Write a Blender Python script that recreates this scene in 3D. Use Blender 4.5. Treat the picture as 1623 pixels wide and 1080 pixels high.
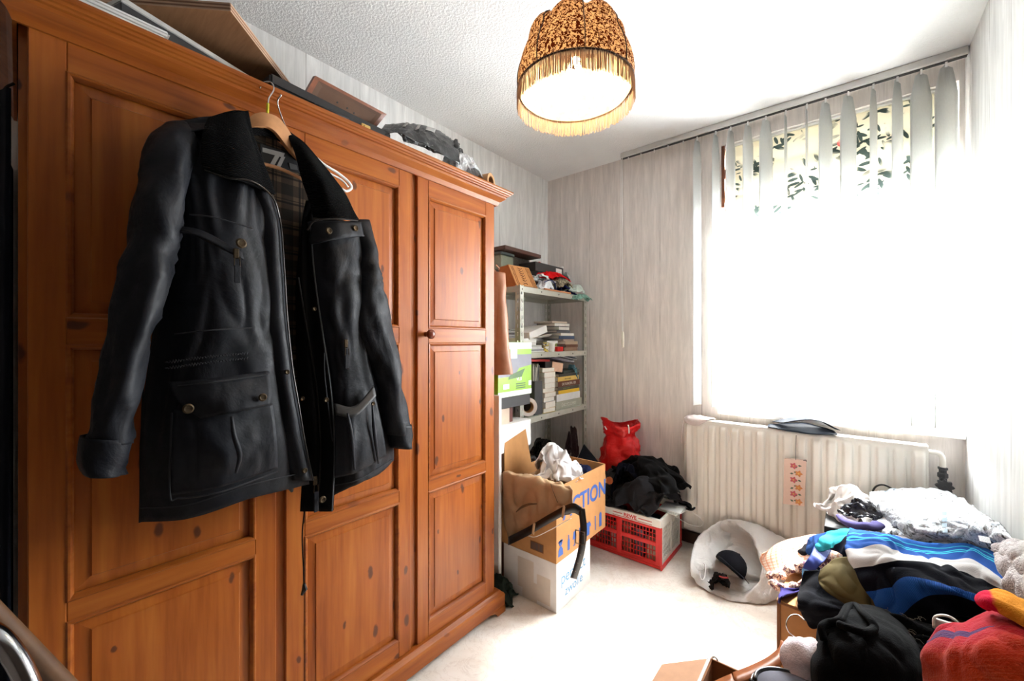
import bpy, bmesh, math, random
from mathutils import Vector, Matrix, noise, Euler
from math import sin, cos, pi, radians as R, atan, atan2, sqrt
for o in list(bpy.data.objects): bpy.data.objects.remove(o, do_unlink=True)
SC = bpy.context.scene
COL = SC.collection
# ------------------------------------------------------------------ camera
YAW = atan(531.5/645.0)
FOC = 645.0
CAMZ = 1.3
fx, fy, rx, ry = -sin(YAW), cos(YAW), cos(YAW), sin(YAW)
cam_d = bpy.data.cameras.new('camera'); cam = bpy.data.objects.new('camera', cam_d); COL.objects.link(cam)
cam.location = (0, 0, CAMZ); cam.rotation_euler = (pi/2, 0, YAW)
cam_d.sensor_width = 36.0; cam_d.lens = 36.0*FOC/1623.0; cam_d.clip_start = 0.02
SC.camera = cam
# ------------------------------------------------------------------ world, sun, portal
W = bpy.data.worlds.new('world'); SC.world = W; W.use_nodes = True
wn = W.node_tree.nodes; bg = wn['Background']
bg.inputs[0].default_value = (0.93, 0.97, 1.0, 1); bg.inputs[1].default_value = 18.0
sun_d = bpy.data.lights.new('sun', 'SUN'); sun_d.energy = 9.0; sun_d.angle = R(7.0); sun_d.color = (1.0, 0.96, 0.9)
sun = bpy.data.objects.new('sun', sun_d); COL.objects.link(sun)
sun.rotation_euler = Vector((-0.20, -0.62, -0.82)).to_track_quat('-Z', 'Y').to_euler()
sun.location = (0, 6, 6)
pd = bpy.data.lights.new('window_portal', 'AREA'); pd.shape = 'RECTANGLE'; pd.size = 1.05; pd.size_y = 1.66
pd.cycles.is_portal = True
po = bpy.data.objects.new('window_portal', pd); COL.objects.link(po)
po.location = (-0.10, 2.93, 1.70); po.rotation_euler = (R(-90), 0, 0)
SC.view_settings.view_transform = 'Standard'; SC.view_settings.look = 'None'
SC.view_settings.gamma = 1.0; SC.view_settings.use_curve_mapping = False
SC.view_settings.exposure = 1.65
# ------------------------------------------------------------------ picking points on real planes
def ray(px, py):
    a = (px-811.5)/FOC
    return Vector((fx+a*rx, fy+a*ry, (540.0-py)/FOC))
C0 = Vector((0, 0, CAMZ))
def PX(px, py, x): r = ray(px, py); return C0+r*(x/r.x)
def PY(px, py, y): r = ray(px, py); return C0+r*(y/r.y)
def PZ(px, py, z): r = ray(px, py); return C0+r*((z-CAMZ)/r.z)
def PD(px, py, d): return C0+ray(px, py)*d
V = Vector
# ------------------------------------------------------------------ node helpers
class NG:
    def __init__(s, name, rough=0.6, metallic=0.0, spec=0.5):
        s.m = bpy.data.materials.new(name); s.m.use_nodes = True
        s.t = s.m.node_tree; s.n = s.t.nodes; s.l = s.t.links
        s.b = s.n['Principled BSDF']; s.out = s.n['Material Output']
        s.b.inputs['Roughness'].default_value = rough; s.b.inputs['Metallic'].default_value = metallic
        s.b.inputs['Specular IOR Level'].default_value = spec
    def add(s, typ, **kw):
        n = s.n.new(typ)
        for k, v in kw.items():
            if k.startswith('i_'):
                key = k[2:]
                key = int(key) if key.isdigit() else key.replace('_', ' ')
                s.set(n.inputs[key], v)
            else: setattr(n, k, v)
        return n
    def set(s, sock, v):
        if isinstance(v, bpy.types.NodeSocket): s.l.new(v, sock)
        elif isinstance(v, (tuple, list)) and len(v) == 3 and sock.type == 'RGBA': sock.default_value = (*v, 1)
        else: sock.default_value = v
    def coord(s, scale=(1, 1, 1), rot=(0, 0, 0), loc=(0, 0, 0), which='Object'):
        tc = s.add('ShaderNodeTexCoord'); mp = s.add('ShaderNodeMapping')
        mp.inputs['Scale'].default_value = scale; mp.inputs['Rotation'].default_value = rot; mp.inputs['Location'].default_value = loc
        s.l.new(tc.outputs[which], mp.inputs[0]); return mp.outputs[0]
    def noise(s, vec, scale=5, detail=3, rough=0.5, dist=0.0, out=0):
        n = s.add('ShaderNodeTexNoise'); s.l.new(vec, n.inputs['Vector'])
        n.inputs['Scale'].default_value = scale; n.inputs['Detail'].default_value = detail
        n.inputs['Roughness'].default_value = rough; n.inputs['Distortion'].default_value = dist
        return n.outputs[out]
    def voro(s, vec, scale=5, feature='F1', out='Distance', rand=1.0):
        n = s.add('ShaderNodeTexVoronoi', feature=feature); s.l.new(vec, n.inputs['Vector'])
        n.inputs['Scale'].default_value = scale; n.inputs['Randomness'].default_value = rand
        return n.outputs[out]
    def ramp(s, fac, stops, interp='LINEAR'):
        n = s.add('ShaderNodeValToRGB'); s.l.new(fac, n.inputs[0]); cr = n.color_ramp; cr.interpolation = interp
        while len(cr.elements) < len(stops): cr.elements.new(0.5)
        for e, (p, c) in zip(cr.elements, stops):
            e.position = p; e.color = (*c, 1) if isinstance(c, (tuple, list)) else (c, c, c, 1)
        return n.outputs[0]
    def mix(s, fac, a, b, blend='MIX'):
        n = s.add('ShaderNodeMix', data_type='RGBA', blend_type=blend)
        s.set(n.inputs[0], fac); s.set(n.inputs[6], a); s.set(n.inputs[7], b); return n.outputs[2]
    def math(s, op, a, b=0.0, c=0.0):
        n = s.add('ShaderNodeMath', operation=op); s.set(n.inputs[0], a); s.set(n.inputs[1], b)
        if len(n.inputs) > 2: s.set(n.inputs[2], c)
        return n.outputs[0]
    def sep(s, vec):
        n = s.add('ShaderNodeSeparateXYZ'); s.l.new(vec, n.inputs[0]); return n.outputs
    def comb(s, x, y, z):
        n = s.add('ShaderNodeCombineXYZ')
        for i, v in enumerate((x, y, z)): s.set(n.inputs[i], v)
        return n.outputs[0]
    def bump(s, h, strength=0.3, dist=0.01):
        n = s.add('ShaderNodeBump'); s.l.new(h, n.inputs['Height'])
        n.inputs['Strength'].default_value = strength; n.inputs['Distance'].default_value = dist
        s.l.new(n.outputs[0], s.b.inputs['Normal']); return n
    def col(s, c): s.set(s.b.inputs['Base Color'], c)
    def inp(s, k, v): s.set(s.b.inputs[k], v)
def hexc(h):
    h = h.lstrip('#'); c = [int(h[i:i+2], 16)/255 for i in (0, 2, 4)]
    return tuple(v/12.92 if v <= 0.04045 else ((v+0.055)/1.055)**2.4 for v in c)
_pl = {}
def plain(name, c, rough=0.6, metallic=0.0, spec=0.5, vary=0.12, scale=14.0, bump=0.0):
    """procedural near-plain material with slight tonal mottling and fine relief"""
    if name in _pl: return _pl[name]
    if isinstance(c, str): c = hexc(c)
    g = NG(name, rough, metallic, spec); v = g.coord()
    f = g.noise(v, scale, 4, 0.6)
    lo = tuple(x*(1-vary) for x in c); hi = tuple(min(1, x*(1+vary)) for x in c)
    g.col(g.ramp(f, [(0.3, lo), (0.7, hi)]))
    if bump: g.bump(g.noise(v, scale*6, 3, 0.6), bump, 0.004)
    _pl[name] = g.m; return g.m
def fabric(name, c, c2=None, rough=0.9, weave=700, bump=0.25, sheen=0.0, vary=0.15, foldn=0.0):
    if name in _pl: return _pl[name]
    if isinstance(c, str): c = hexc(c)
    g = NG(name, rough, 0, 0.10); v = g.coord()
    f = g.noise(v, 9, 5, 0.6)
    lo = tuple(x*(1-vary) for x in c); hi = tuple(min(1, x*(1+vary)) for x in c)
    g.col(g.ramp(f, [(0.3, lo), (0.7, hi)]))
    w = g.noise(v, weave, 2, 0.5)
    if foldn:
        w = g.math('ADD', g.math('MULTIPLY', w, 0.15), g.math('MULTIPLY', g.noise(v, 14, 3, 0.5, 0.8), foldn))
    g.bump(w, bump, 0.003 if not foldn else 0.02)
    g.inp('Sheen Weight', sheen*.3)
    _pl[name] = g.m; return g.m
# ------------------------------------------------------------------ mesh builder
class MB:
    def __init__(s): s.b = bmesh.new()
    def box(s, x0, x1, y0, y1, z0, z1, bev=0.0, rot=None, piv=None, seg=1):
        vs = [s.b.verts.new(p) for p in ((x0,y0,z0),(x1,y0,z0),(x1,y1,z0),(x0,y1,z0),(x0,y0,z1),(x1,y0,z1),(x1,y1,z1),(x0,y1,z1))]
        fs = [s.b.faces.new([vs[i] for i in f]) for f in ((0,3,2,1),(4,5,6,7),(0,1,5,4),(1,2,6,5),(2,3,7,6),(3,0,4,7))]
        if bev > 0:
            es = list({e for f in fs for e in f.edges})
            r = bmesh.ops.bevel(s.b, geom=es, offset=bev, segments=seg, affect='EDGES', profile=0.5)
            vs = list({v for f in r['faces'] for v in f.verts} | {v for v in vs if v.is_valid})
        if rot is not None:
            M = rot if isinstance(rot, Matrix) else Euler(rot).to_matrix().to_4x4()
            p = V(piv) if piv is not None else V(((x0+x1)/2, (y0+y1)/2, (z0+z1)/2))
            for v in vs: v.co = p + (M.to_3x3() @ (v.co-p))
        return s
    def obox(s, c, ax, ay, az, hx, hy, hz, bev=0.0, seg=1):
        """oriented box: centre c, unit axes, half sizes"""
        n0 = len(s.b.verts)
        s.b.verts.ensure_lookup_table()
        t = MB().box(-hx, hx, -hy, hy, -hz, hz, bev, seg=seg)
        M = Matrix((ax, ay, az)).transposed()
        s.merge(t, lambda p: V(c)+M@p); return s
    def merge(s, t, f=None):
        mp = {}
        for v in t.b.verts: mp[v] = s.b.verts.new(f(v.co) if f else v.co)
        for fa in t.b.faces:
            try: s.b.faces.new([mp[v] for v in fa.verts])
            except ValueError: pass
        t.b.free(); return s
    def prism(s, pts, d):
        """pts: planar 3-D outline, d: extrusion vector"""
        d = V(d); a = [s.b.verts.new(V(p)) for p in pts]; c = [s.b.verts.new(V(p)+d) for p in pts]
        n = len(a)
        s.b.faces.new(a); s.b.faces.new(c[::-1])
        for i in range(n): s.b.faces.new((a[i], c[i], c[(i+1)%n], a[(i+1)%n]))
        return s
    def tube(s, pts, r, n=10, cap=True, flat=1.0, up=None, closed=False):
        pts = [V(p) for p in pts]; m = len(pts); rr = r if isinstance(r, (list, tuple)) else [r]*m
        rings = []; u = V(up) if up else None; prev = None
        for i, p in enumerate(pts):
            if closed: t = pts[(i+1)%m]-pts[(i-1)%m]
            else: t = (pts[min(i+1, m-1)]-pts[max(i-1, 0)])
            t.normalize()
            if prev is None:
                a = u if u else (V((0,0,1)) if abs(t.z) < .9 else V((1,0,0)))
            else: a = u if u else prev
            a = (a - t*a.dot(t)); 
            if a.length < 1e-6: a = t.orthogonal()
            a.normalize(); bb = t.cross(a); prev = a
            rings.append([s.b.verts.new(p + a*cos(2*pi*k/n)*rr[i]*flat + bb*sin(2*pi*k/n)*rr[i]) for k in range(n)])
        for i in range(m if closed else m-1):
            A, B = rings[i], rings[(i+1)%m]
            for k in range(n): s.b.faces.new((A[k], A[(k+1)%n], B[(k+1)%n], B[k]))
        if cap and not closed:
            s.b.faces.new(rings[0][::-1]); s.b.faces.new(rings[-1])
        return s
    def lathe(s, prof, c=(0,0,0), n=24, axis=V((0,0,1)), mod=None):
        """prof [(r,h)]; axis direction"""
        c = V(c); ax = V(axis).normalized(); a = ax.orthogonal().normalized(); bb = ax.cross(a); rings = []
        for r, h in prof:
            if r < 1e-6: rings.append([s.b.verts.new(c+ax*h)])
            else: rings.append([s.b.verts.new(c+ax*h+(a*cos(2*pi*k/n)+bb*sin(2*pi*k/n))*r) for k in range(n)])
        for A, B in zip(rings, rings[1:]):
            if len(A) == 1 and len(B) == 1: continue
            for k in range(n):
                k2 = (k+1)%n
                if len(A) == 1: s.b.faces.new((A[0], B[k2], B[k]))
                elif len(B) == 1: s.b.faces.new((A[k], A[k2], B[0]))
                else: s.b.faces.new((A[k], A[k2], B[k2], B[k]))
        return s
    def grid(s, rows, closed_u=False):
        g = [[s.b.verts.new(p) for p in r] for r in rows]
        for i in range(len(g)-1):
            n = len(g[i])
            for j in range(n if closed_u else n-1):
                s.b.faces.new((g[i][j], g[i][(j+1)%n], g[i+1][(j+1)%n], g[i+1][j]))
        return s
    def sweep(s, path, prof, closed=False):
        """horizontal path [(x,y)], profile [(out,z)], outward = right of travel"""
        P = [V((p[0], p[1])) for p in path]; n = len(P); rows = []
        for i in range(n):
            d0 = (P[i]-P[i-1]).normalized() if (i > 0 or closed) else (P[1]-P[0]).normalized()
            d1 = (P[(i+1)%n]-P[i]).normalized() if (i < n-1 or closed) else d0
            n0 = V((d0.y, -d0.x)); n1 = V((d1.y, -d1.x)); m = (n0+n1).normalized(); k = 1/max(.2, m.dot(n0))
            rows.append([V((P[i].x+m.x*k*o, P[i].y+m.y*k*o, z)) for o, z in prof])
        g = [[s.b.verts.new(p) for p in r] for r in rows]
        for i in range(n-1):
            for j in range(len(prof)): s.b.faces.new((g[i][j], g[i][(j+1)%len(prof)], g[i+1][(j+1)%len(prof)], g[i+1][j]))
        s.b.faces.new(g[0][::-1]); s.b.faces.new(g[-1]); return s
    def build(s, name, mat, parent=None, smooth=False, solid=0, sub=0, off=0.0, auto=True):
        return finish(name, s.b, mat, parent, smooth, solid, sub, off)
def finish(name, b, mat, parent=None, smooth=False, solid=0, sub=0, off=0.0):
    bmesh.ops.recalc_face_normals(b, faces=b.faces[:])
    me = bpy.data.meshes.new(name); root = parent
    while root is not None and root.parent is not None: root = root.parent
    if root is not None: o0 = root.matrix_basis.translation.copy()
    else:
        xs = [v.co for v in b.verts]
        lo = V((min(v[i] for v in xs) for i in range(3))); hi = V((max(v[i] for v in xs) for i in range(3)))
        o0 = V(((lo.x+hi.x)/2, (lo.y+hi.y)/2, lo.z))
    for v in b.verts: v.co -= o0
    b.to_mesh(me); b.free()
    if smooth:
        me.polygons.foreach_set('use_smooth', [True]*len(me.polygons))
        if smooth is not True: me.set_sharp_from_angle(angle=R(smooth))
    me.materials.append(mat)
    o = bpy.data.objects.new(name, me); COL.objects.link(o)
    if parent is None: o.location = o0
    else: o.parent = parent
    if solid:
        m = o.modifiers.new('solid', 'SOLIDIFY'); m.thickness = solid; m.offset = off
    if sub:
        m = o.modifiers.new('sub', 'SUBSURF'); m.levels = m.render_levels = sub
    return o
def tag(o, label=None, cat=None, group=None, kind=None):
    if label: o['label'] = label
    if cat: o['category'] = cat
    if group: o['group'] = group
    if kind: o['kind'] = kind
    return o
def thing(name, loc, label, cat, group=None):
    o = bpy.data.objects.new(name, None); COL.objects.link(o); o.location = loc; o.empty_display_size = 0.05
    return tag(o, label, cat, group)
def struct(o): o['kind'] = 'structure'; return o
def copy_tree(o, parent=None):
    c = o.copy(); COL.objects.link(c)
    if parent is not None: c.parent = parent
    for ch in list(o.children): copy_tree(ch, c)
    return c
# ------------------------------------------------------------------ cloth helpers
def cr(p0, p1, p2, p3, t):
    return 0.5*((2*p1)+(p2-p0)*t+(2*p0-5*p1+4*p2-p3)*t*t+(3*p1-p0-3*p2+p3)*t*t*t)
def crl(pts, n, closed=False):
    """resample a polyline of vectors with Catmull-Rom, n points"""
    m = len(pts); out = []
    if m == 1: return [pts[0].copy() for _ in range(n)]
    for i in range(n):
        if closed:
            u = i/n*m; k = int(u); t = u-k
            out.append(cr(pts[(k-1)%m], pts[k%m], pts[(k+1)%m], pts[(k+2)%m], t))
        else:
            u = i/(n-1)*(m-1); k = min(int(u), m-2); t = u-k
            a = pts[k-1] if k > 0 else 2*pts[0]-pts[1]
            d = pts[k+2] if k+2 < m else 2*pts[m-1]-pts[m-2]
            out.append(cr(a, pts[k], pts[k+1], d, t))
    return out
def patch(rows, nu, nv, closed=False):
    rows = [crl([V(p) for p in r], nu, closed) for r in rows]
    cols = [crl([r[j] for r in rows], nv) for j in range(nu)]
    return [[cols[j][i] for j in range(nu)] for i in range(nv)]
def fbm(p, o=3):
    s = 0; a = 1
    for k in range(o):
        s += a*noise.noise(p); p = p*2.03+V((7.1, 3.3, 1.7)); a *= 0.5
    return s
def folds(p, scale, warp=0.6):
    q = p*scale; w = V((noise.noise(q+V((5,1,2))), noise.noise(q+V((1,9,4))), noise.noise(q+V((3,7,8)))))
    n1 = noise.noise(q*1.0+w*warp*2)
    r = 1-abs(n1)*2.2
    return r
def displace(g, fn, closed=False):
    nv, nu = len(g), len(g[0]); out = []
    for i in range(nv):
        row = []
        for j in range(nu):
            a = g[min(i+1, nv-1)][j]-g[max(i-1, 0)][j]
            if closed: b = g[i][(j+1)%nu]-g[i][(j-1)%nu]
            else: b = g[i][min(j+1, nu-1)]-g[i][max(j-1, 0)]
            n = b.cross(a)
            n = n.normalized() if n.length > 1e-9 else V((0,0,1))
            row.append(g[i][j]+n*fn(g[i][j], j/(nu-1), i/(nv-1)))
        out.append(row)
    return out
def uvgrid(name, g, mat, parent=None, solid=0.002, closed=False, sub=0, off=0.0, smooth=True):
    """grid mesh with a UV map (0..1) so print follows the cloth"""
    mb = MB(); b = mb.b; uvl = b.loops.layers.uv.new('uv')
    vs = [[b.verts.new(p) for p in r] for r in g]; nv = len(g); nu = len(g[0])
    for i in range(nv-1):
        for j in range(nu if closed else nu-1):
            j2 = (j+1) % nu
            f = b.faces.new((vs[i][j], vs[i][j2], vs[i+1][j2], vs[i+1][j]))
            d = nu if closed else nu-1
            for lp, (a, c) in zip(f.loops, ((j, i), (j+1, i), (j+1, i+1), (j, i+1))): lp[uvl].uv = (a/d, c/(nv-1))
    return finish(name, b, mat, parent, smooth, solid, sub, off)
def crumple(c, r, seed=0, amp=0.18, scale=2.4, sub=5, flat=None, sharp=1.0, rot=0.0):
    """crumpled heap of cloth: returns MB; c centre, r radii, flat = z of resting plane"""
    mb = MB(); bmesh.ops.create_icosphere(mb.b, subdivisions=sub, radius=1.0)
    c = V(c); off = V((seed*3.7, seed*1.3, seed*5.1)); cs, sn = cos(rot), sin(rot)
    for v in mb.b.verts:
        d = v.co.normalized()
        e = V((d.x+.3*d.y, d.y*.75, d.z*.8-.4*d.x))
        f = folds(e+off, scale*.8, 0.9*sharp); f = f if f > -.3 else -.3+(f+.3)*.3
        f2 = noise.noise(V((e.x*1.0, e.y*.5, e.z))*scale*2.1+off)
        k = 1 + amp*(f-0.35)*.9 + amp*0.5*f2 + amp*0.9*noise.noise(d*1.3+off)
        p = V((d.x*r[0]*k, d.y*r[1]*k, d.z*r[2]*k))
        p = V((p.x*cs-p.y*sn, p.x*sn+p.y*cs, p.z))+c
        if flat is not None and p.z < flat+0.004: p.z = flat+0.002+0.002*noise.noise(p*30)
        v.co = p
    return mb
# ------------------------------------------------------------------ draped cloth (solved with the cloth solver, then frozen)
def drape(c, size, lumps, seed=0, n=56, frames=34, floor=None, selfcol=True, wall_y=None, squeeze=0.55, drop=.05):
    """a square of cloth gathered and dropped over a few lumps; returns vertex grid and frozen bmesh.
    c centre of the heap at resting height; lumps [(dx,dy,dz,r)]"""
    S_ = bpy.context.scene
    tmp = []
    cm = bmesh.new()
    for dx, dy, dz, r in lumps:
        M = Matrix.Translation(V((dx, dy, dz))) @ Matrix.Diagonal((r, r, r*.8, 1))
        bmesh.ops.create_icosphere(cm, subdivisions=3, radius=1, matrix=M)
    fz = floor if floor is not None else -0.0
    bmesh.ops.create_grid(cm, x_segments=2, y_segments=2, size=1.2, matrix=Matrix.Translation(V((0, 0, fz))))
    me = bpy.data.meshes.new('col'); cm.to_mesh(me); cm.free(); co = bpy.data.objects.new('col', me); COL.objects.link(co)
    co.modifiers.new('c', 'COLLISION'); co.collision.thickness_outer = .006; co.collision.cloth_friction = 12
    tmp.append(co)
    b = bmesh.new(); h = size/2; rnd = random.Random(seed); o = V((seed*3.1, seed*1.7, 0))
    vs = []
    top = max((l[2]+l[3]*.8 for l in lumps), default=0)+drop
    for i in range(n):
        row = []
        for j in range(n):
            u, v = j/(n-1)*2-1, i/(n-1)*2-1
            p = V((u*h*squeeze, v*h*squeeze, top))
            q = V((u*1.6, v*1.6, 0))+o
            amp = size*.5*sqrt(max(0, 1-squeeze**2))*.20
            p.z += amp*(1+noise.noise(q*1.6)*1.5+.5*noise.noise(q*4))+.0
            p += V((noise.noise(q*2.1+V((9,0,0))), noise.noise(q*2.1+V((0,9,0))), 0))*size*.06
            row.append(b.verts.new(p))
        vs.append(row)
    for i in range(n-1):
        for j in range(n-1): b.faces.new((vs[i][j], vs[i][j+1], vs[i+1][j+1], vs[i+1][j]))
    me2 = bpy.data.meshes.new('cl'); b.to_mesh(me2); b.free(); cl = bpy.data.objects.new('cl', me2); COL.objects.link(cl)
    # rest shape: the flat full-size cloth
    cl.shape_key_add(name='Basis'); k = cl.shape_key_add(name='rest')
    for i in range(n):
        for j in range(n): k.data[i*n+j].co = V(((j/(n-1)*2-1)*h, (i/(n-1)*2-1)*h, top))
    m = cl.modifiers.new('cloth', 'CLOTH'); st = m.settings
    st.quality = 5; st.mass = .4; st.tension_stiffness = 15; st.compression_stiffness = 8; st.shear_stiffness = 6; st.bending_stiffness = .6
    st.air_damping = 1.5; st.use_dynamic_mesh = False; st.rest_shape_key = k
    m.collision_settings.distance_min = .004; m.collision_settings.collision_quality = 2
    m.collision_settings.use_self_collision = selfcol; m.collision_settings.self_distance_min = .005
    m.point_cache.frame_start = 1; m.point_cache.frame_end = frames+1
    for f in range(1, frames+1): S_.frame_set(f)
    dg = bpy.context.evaluated_depsgraph_get(); em = bpy.data.meshes.new_from_object(cl.evaluated_get(dg))
    pts = [v.co.copy() for v in em.vertices]
    bpy.data.objects.remove(cl); bpy.data.objects.remove(co); bpy.data.meshes.remove(em)
    S_.frame_set(1)
    g = [[pts[i*n+j]+V(c) for j in range(n)] for i in range(n)]
    return g

# three cloths are settled once, then reused at other sizes and angles
RECIPES = [(.62, .62, [(0,0,.08,.09),(.09,.05,.03,.08),(-.09,.02,.03,.07)]), (.5, .62, [(0,0,.05,.08),(.08,-.05,.03,.06),(-.05,.07,.02,.06)]), (.60, .75, [(.03,.03,.09,.09),(-.10,-.04,.03,.08),(.10,-.05,.03,.07)])]
def crumpled_grid(k):
    squeeze, size, lumps = RECIPES[k]
    g = drape((0, 0, 0), size, lumps, seed=k+3, squeeze=squeeze, n=34, frames=46, selfcol=True)
    lo = [min(p[i] for r in g for p in r) for i in range(3)]; hi = [max(p[i] for r in g for p in r) for i in range(3)]
    return [[V(((p.x-lo[0])/(hi[0]-lo[0])*2-1, (p.y-lo[1])/(hi[1]-lo[1])*2-1, (p.z-lo[2])/(hi[2]-lo[2]))) for p in r] for r in g]
_cg = {}
def cloth_heap(name, c, r, k, mat, parent=None, rot=0.0, base=None, sub=1, solid=.003):
    """crumpled cloth filling the box c +- r (z from base or c.z-r.z up to c.z+r.z)"""
    if k not in _cg: _cg[k] = crumpled_grid(k)
    z0 = base if base is not None else c[2]-r[2]; z1 = c[2]+r[2]; cs, sn = cos(rot), sin(rot)
    g = [[V((c[0]+p.x*r[0]*cs-p.y*r[1]*sn, c[1]+p.x*r[0]*sn+p.y*r[1]*cs, z0+.002+p.z*(z1-z0))) for p in row] for row in _cg[k]]
    return uvgrid(name, g, mat, parent, solid, sub=sub)
# ================================================================== materials for the room
def m_wallpaper(name, base=(0.60, 0.565, 0.525), seam_axis='y'):
    g = NG(name, 0.85, 0, 0.2); v = g.coord()
    # whitewashed-timber print: stretched vertical streaks, hairline cracks
    vs = g.coord((9, 9, 0.9)); s1 = g.noise(vs, 3.0, 6, 0.65, 0.4)
    vf = g.coord((60, 60, 2.2)); s2 = g.noise(vf, 2.0, 5, 0.7, 0.2)
    c = g.ramp(s1, [(0.28, tuple(x*0.86 for x in base)), (0.5, base), (0.72, tuple(min(1, x*1.18) for x in base))])
    c = g.mix(g.math('MULTIPLY', g.ramp(s2, [(0.3, 1.0), (0.46, 0.0)]), 0.25), c, (0.36, 0.31, 0.27))
    c = g.mix(g.math('MULTIPLY', g.ramp(g.noise(g.coord((30, 30, 1.0)), 1.5, 4, 0.6), [(0.60, 0.0), (0.72, 1.0)]), 0.30), c, (0.72, 0.70, 0.68))
    o = g.sep(v); ax = o[1] if seam_axis == 'y' else o[0]
    fr = g.math('FRACT', g.math('MULTIPLY', g.math('ADD', ax, 7.13), 1/0.265))
    seam = g.math('LESS_THAN', fr, 0.012)
    seamn = g.math('MULTIPLY', seam, g.ramp(g.noise(g.coord((3, 3, 1.3)), 3, 2), [(0.45, 0.0), (0.62, 0.8)]))
    c = g.mix(seamn, c, (0.17, 0.13, 0.10))
    g.col(c); g.bump(g.math('ADD', s2, s1), 0.12, 0.003); return g.m
M_wallL = m_wallpaper('wallpaper_washed_timber', (0.82, 0.81, 0.79), 'y')
M_wallB = m_wallpaper('wallpaper_washed_timber_back', (0.80, 0.745, 0.705), 'x')
M_wallR = m_wallpaper('wallpaper_washed_timber_right', (0.76, 0.76, 0.75), 'y')
g = NG('stippled_ceiling_plaster', 0.95, 0, 0.1); v = g.coord()
n1 = g.noise(v, 90, 3, 0.6); n2 = g.noise(v, 260, 2, 0.5)
g.col(g.ramp(g.noise(v, 3, 3), [(0.3, (0.80, 0.80, 0.79)), (0.7, (0.86, 0.86, 0.85))]))
g.bump(g.math('ADD', g.ramp(n1, [(0.35, 0.0), (0.65, 1.0)]), g.math('MULTIPLY', n2, 0.4)), 0.45, 0.005); M_ceil = g.m
g = NG('marbled_vinyl_floor', 0.42, 0, 0.4); v = g.coord()
n1 = g.noise(v, 2.6, 6, 0.62, 1.4); n2 = g.noise(v, 8.0, 5, 0.7, 2.0)
c = g.ramp(n1, [(0.30, (0.66, 0.56, 0.47)), (0.45, (0.78, 0.71, 0.63)), (0.6, (0.84, 0.79, 0.73)), (0.75, (0.74, 0.64, 0.54))])
c = g.mix(g.math('MULTIPLY', g.ramp(n2, [(0.47, 0.0), (0.5, 1.0), (0.53, 0.0)]), 0.35), c, (0.50, 0.40, 0.33))
c = g.mix(g.math('MULTIPLY', g.ramp(g.noise(v, 160, 2), [(0.70, 0.0), (0.75, 1.0)]), 0.5), c, (0.35, 0.28, 0.22))
g.col(c); g.inp('Roughness', g.ramp(n2, [(0.3, 0.33), (0.7, 0.5)])); g.bump(n2, 0.05, 0.002); M_floor = g.m
# ================================================================== room shell
XL, XR, YB, YF, ZC = -1.89, 0.416, 2.753, -1.3, 2.6
WX0, WX1, WZ0, WZ1 = -0.60, 0.398, 0.87, 2.50     # window opening
XR2 = 1.0   # unseen room behind the camera, wider to keep bounce off the wardrobe
struct(MB().box(XL-.1, XR2+.1, YF-.1, YB+.25, -0.08, 0).build('floor', M_floor))
struct(MB().box(XL-.1, XR2+.1, YF-.1, YB+.25, ZC, ZC+.08).build('ceiling', M_ceil))
struct(MB().box(XL-.1, XL, YF-.1, YB+.25, 0, ZC).build('wall_left', M_wallL))
mb = MB(); yb2 = YB+.22
mb.box(XL, WX0, YB, yb2, 0, ZC); mb.box(WX0, WX1, YB, yb2, 0, WZ0); mb.box(WX0, WX1, YB, yb2, WZ1, ZC); mb.box(WX1, XR, YB, yb2, 0, ZC)
struct(mb.build('wall_back', M_wallB))
struct(MB().box(XR, XR2+.1, 1.1, YB+.25, 0, ZC).build('wall_right', M_wallR))
struct(MB().box(XR2, XR2+.1, YF-.1, 1.1, 0, ZC).build('wall_near_right', plain('near_wall_dark_brown', (0.12, 0.09, 0.07), .8)))  # unseen near walls, coloured dark to reduce bounce on the wardrobe's left
struct(MB().box(XL, XR2, YF-.1, YF, 0, ZC).build('wall_near', plain('near_wall_dark_brown', (0.12, 0.09, 0.07), .8)))
M_bb = plain('baseboard_brown_paint', '#4a2a18', 0.45, vary=0.2)
struct(MB().box(XL, XR, YB-.015, YB, 0, .075, .003).build('baseboard_back', M_bb))
struct(MB().box(XR-.015, XR, 1.11, YB-.016, 0, .075, .003).build('baseboard_right', M_bb))
# window: frame, sash, pane, sill
M_frame = plain('window_frame_white', (0.82, 0.82, 0.80), 0.4, vary=0.03)  # frame is white in place of glare; other white parts share it
M_casing = plain('window_casing_brown_wood', '#6d3a1c', 0.5, vary=0.3, scale=30)
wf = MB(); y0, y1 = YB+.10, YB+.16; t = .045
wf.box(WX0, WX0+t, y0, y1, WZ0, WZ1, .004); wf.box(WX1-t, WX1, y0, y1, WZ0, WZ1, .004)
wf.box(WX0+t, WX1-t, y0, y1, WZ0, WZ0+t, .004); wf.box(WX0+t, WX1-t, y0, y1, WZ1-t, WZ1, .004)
WIN = struct(wf.build('window_1', M_frame)); WIN['label'] = 'window behind the vertical blind, frame whitened to stand in for glare'
g = NG('window_glass'); tr = g.add('ShaderNodeBsdfTransparent'); gl = g.add('ShaderNodeBsdfGlossy'); gl.inputs['Roughness'].default_value = 0.02
mx = g.add('ShaderNodeMixShader'); mx.inputs[0].default_value = 0.05
g.l.new(tr.outputs[0], mx.inputs[1]); g.l.new(gl.outputs[0], mx.inputs[2]); g.l.new(mx.outputs[0], g.out.inputs[0]); M_glass = g.m
MB().box(WX0+t, WX1-t, YB+.127, YB+.133, WZ0+t, WZ1-t).build('pane', M_glass, WIN)
cs = MB(); cs.box(WX0, WX0+.018, YB+.005, YB+.095, 2.12, WZ1-.002, .002)
cas = cs.build('casing', M_casing, WIN)
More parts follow.
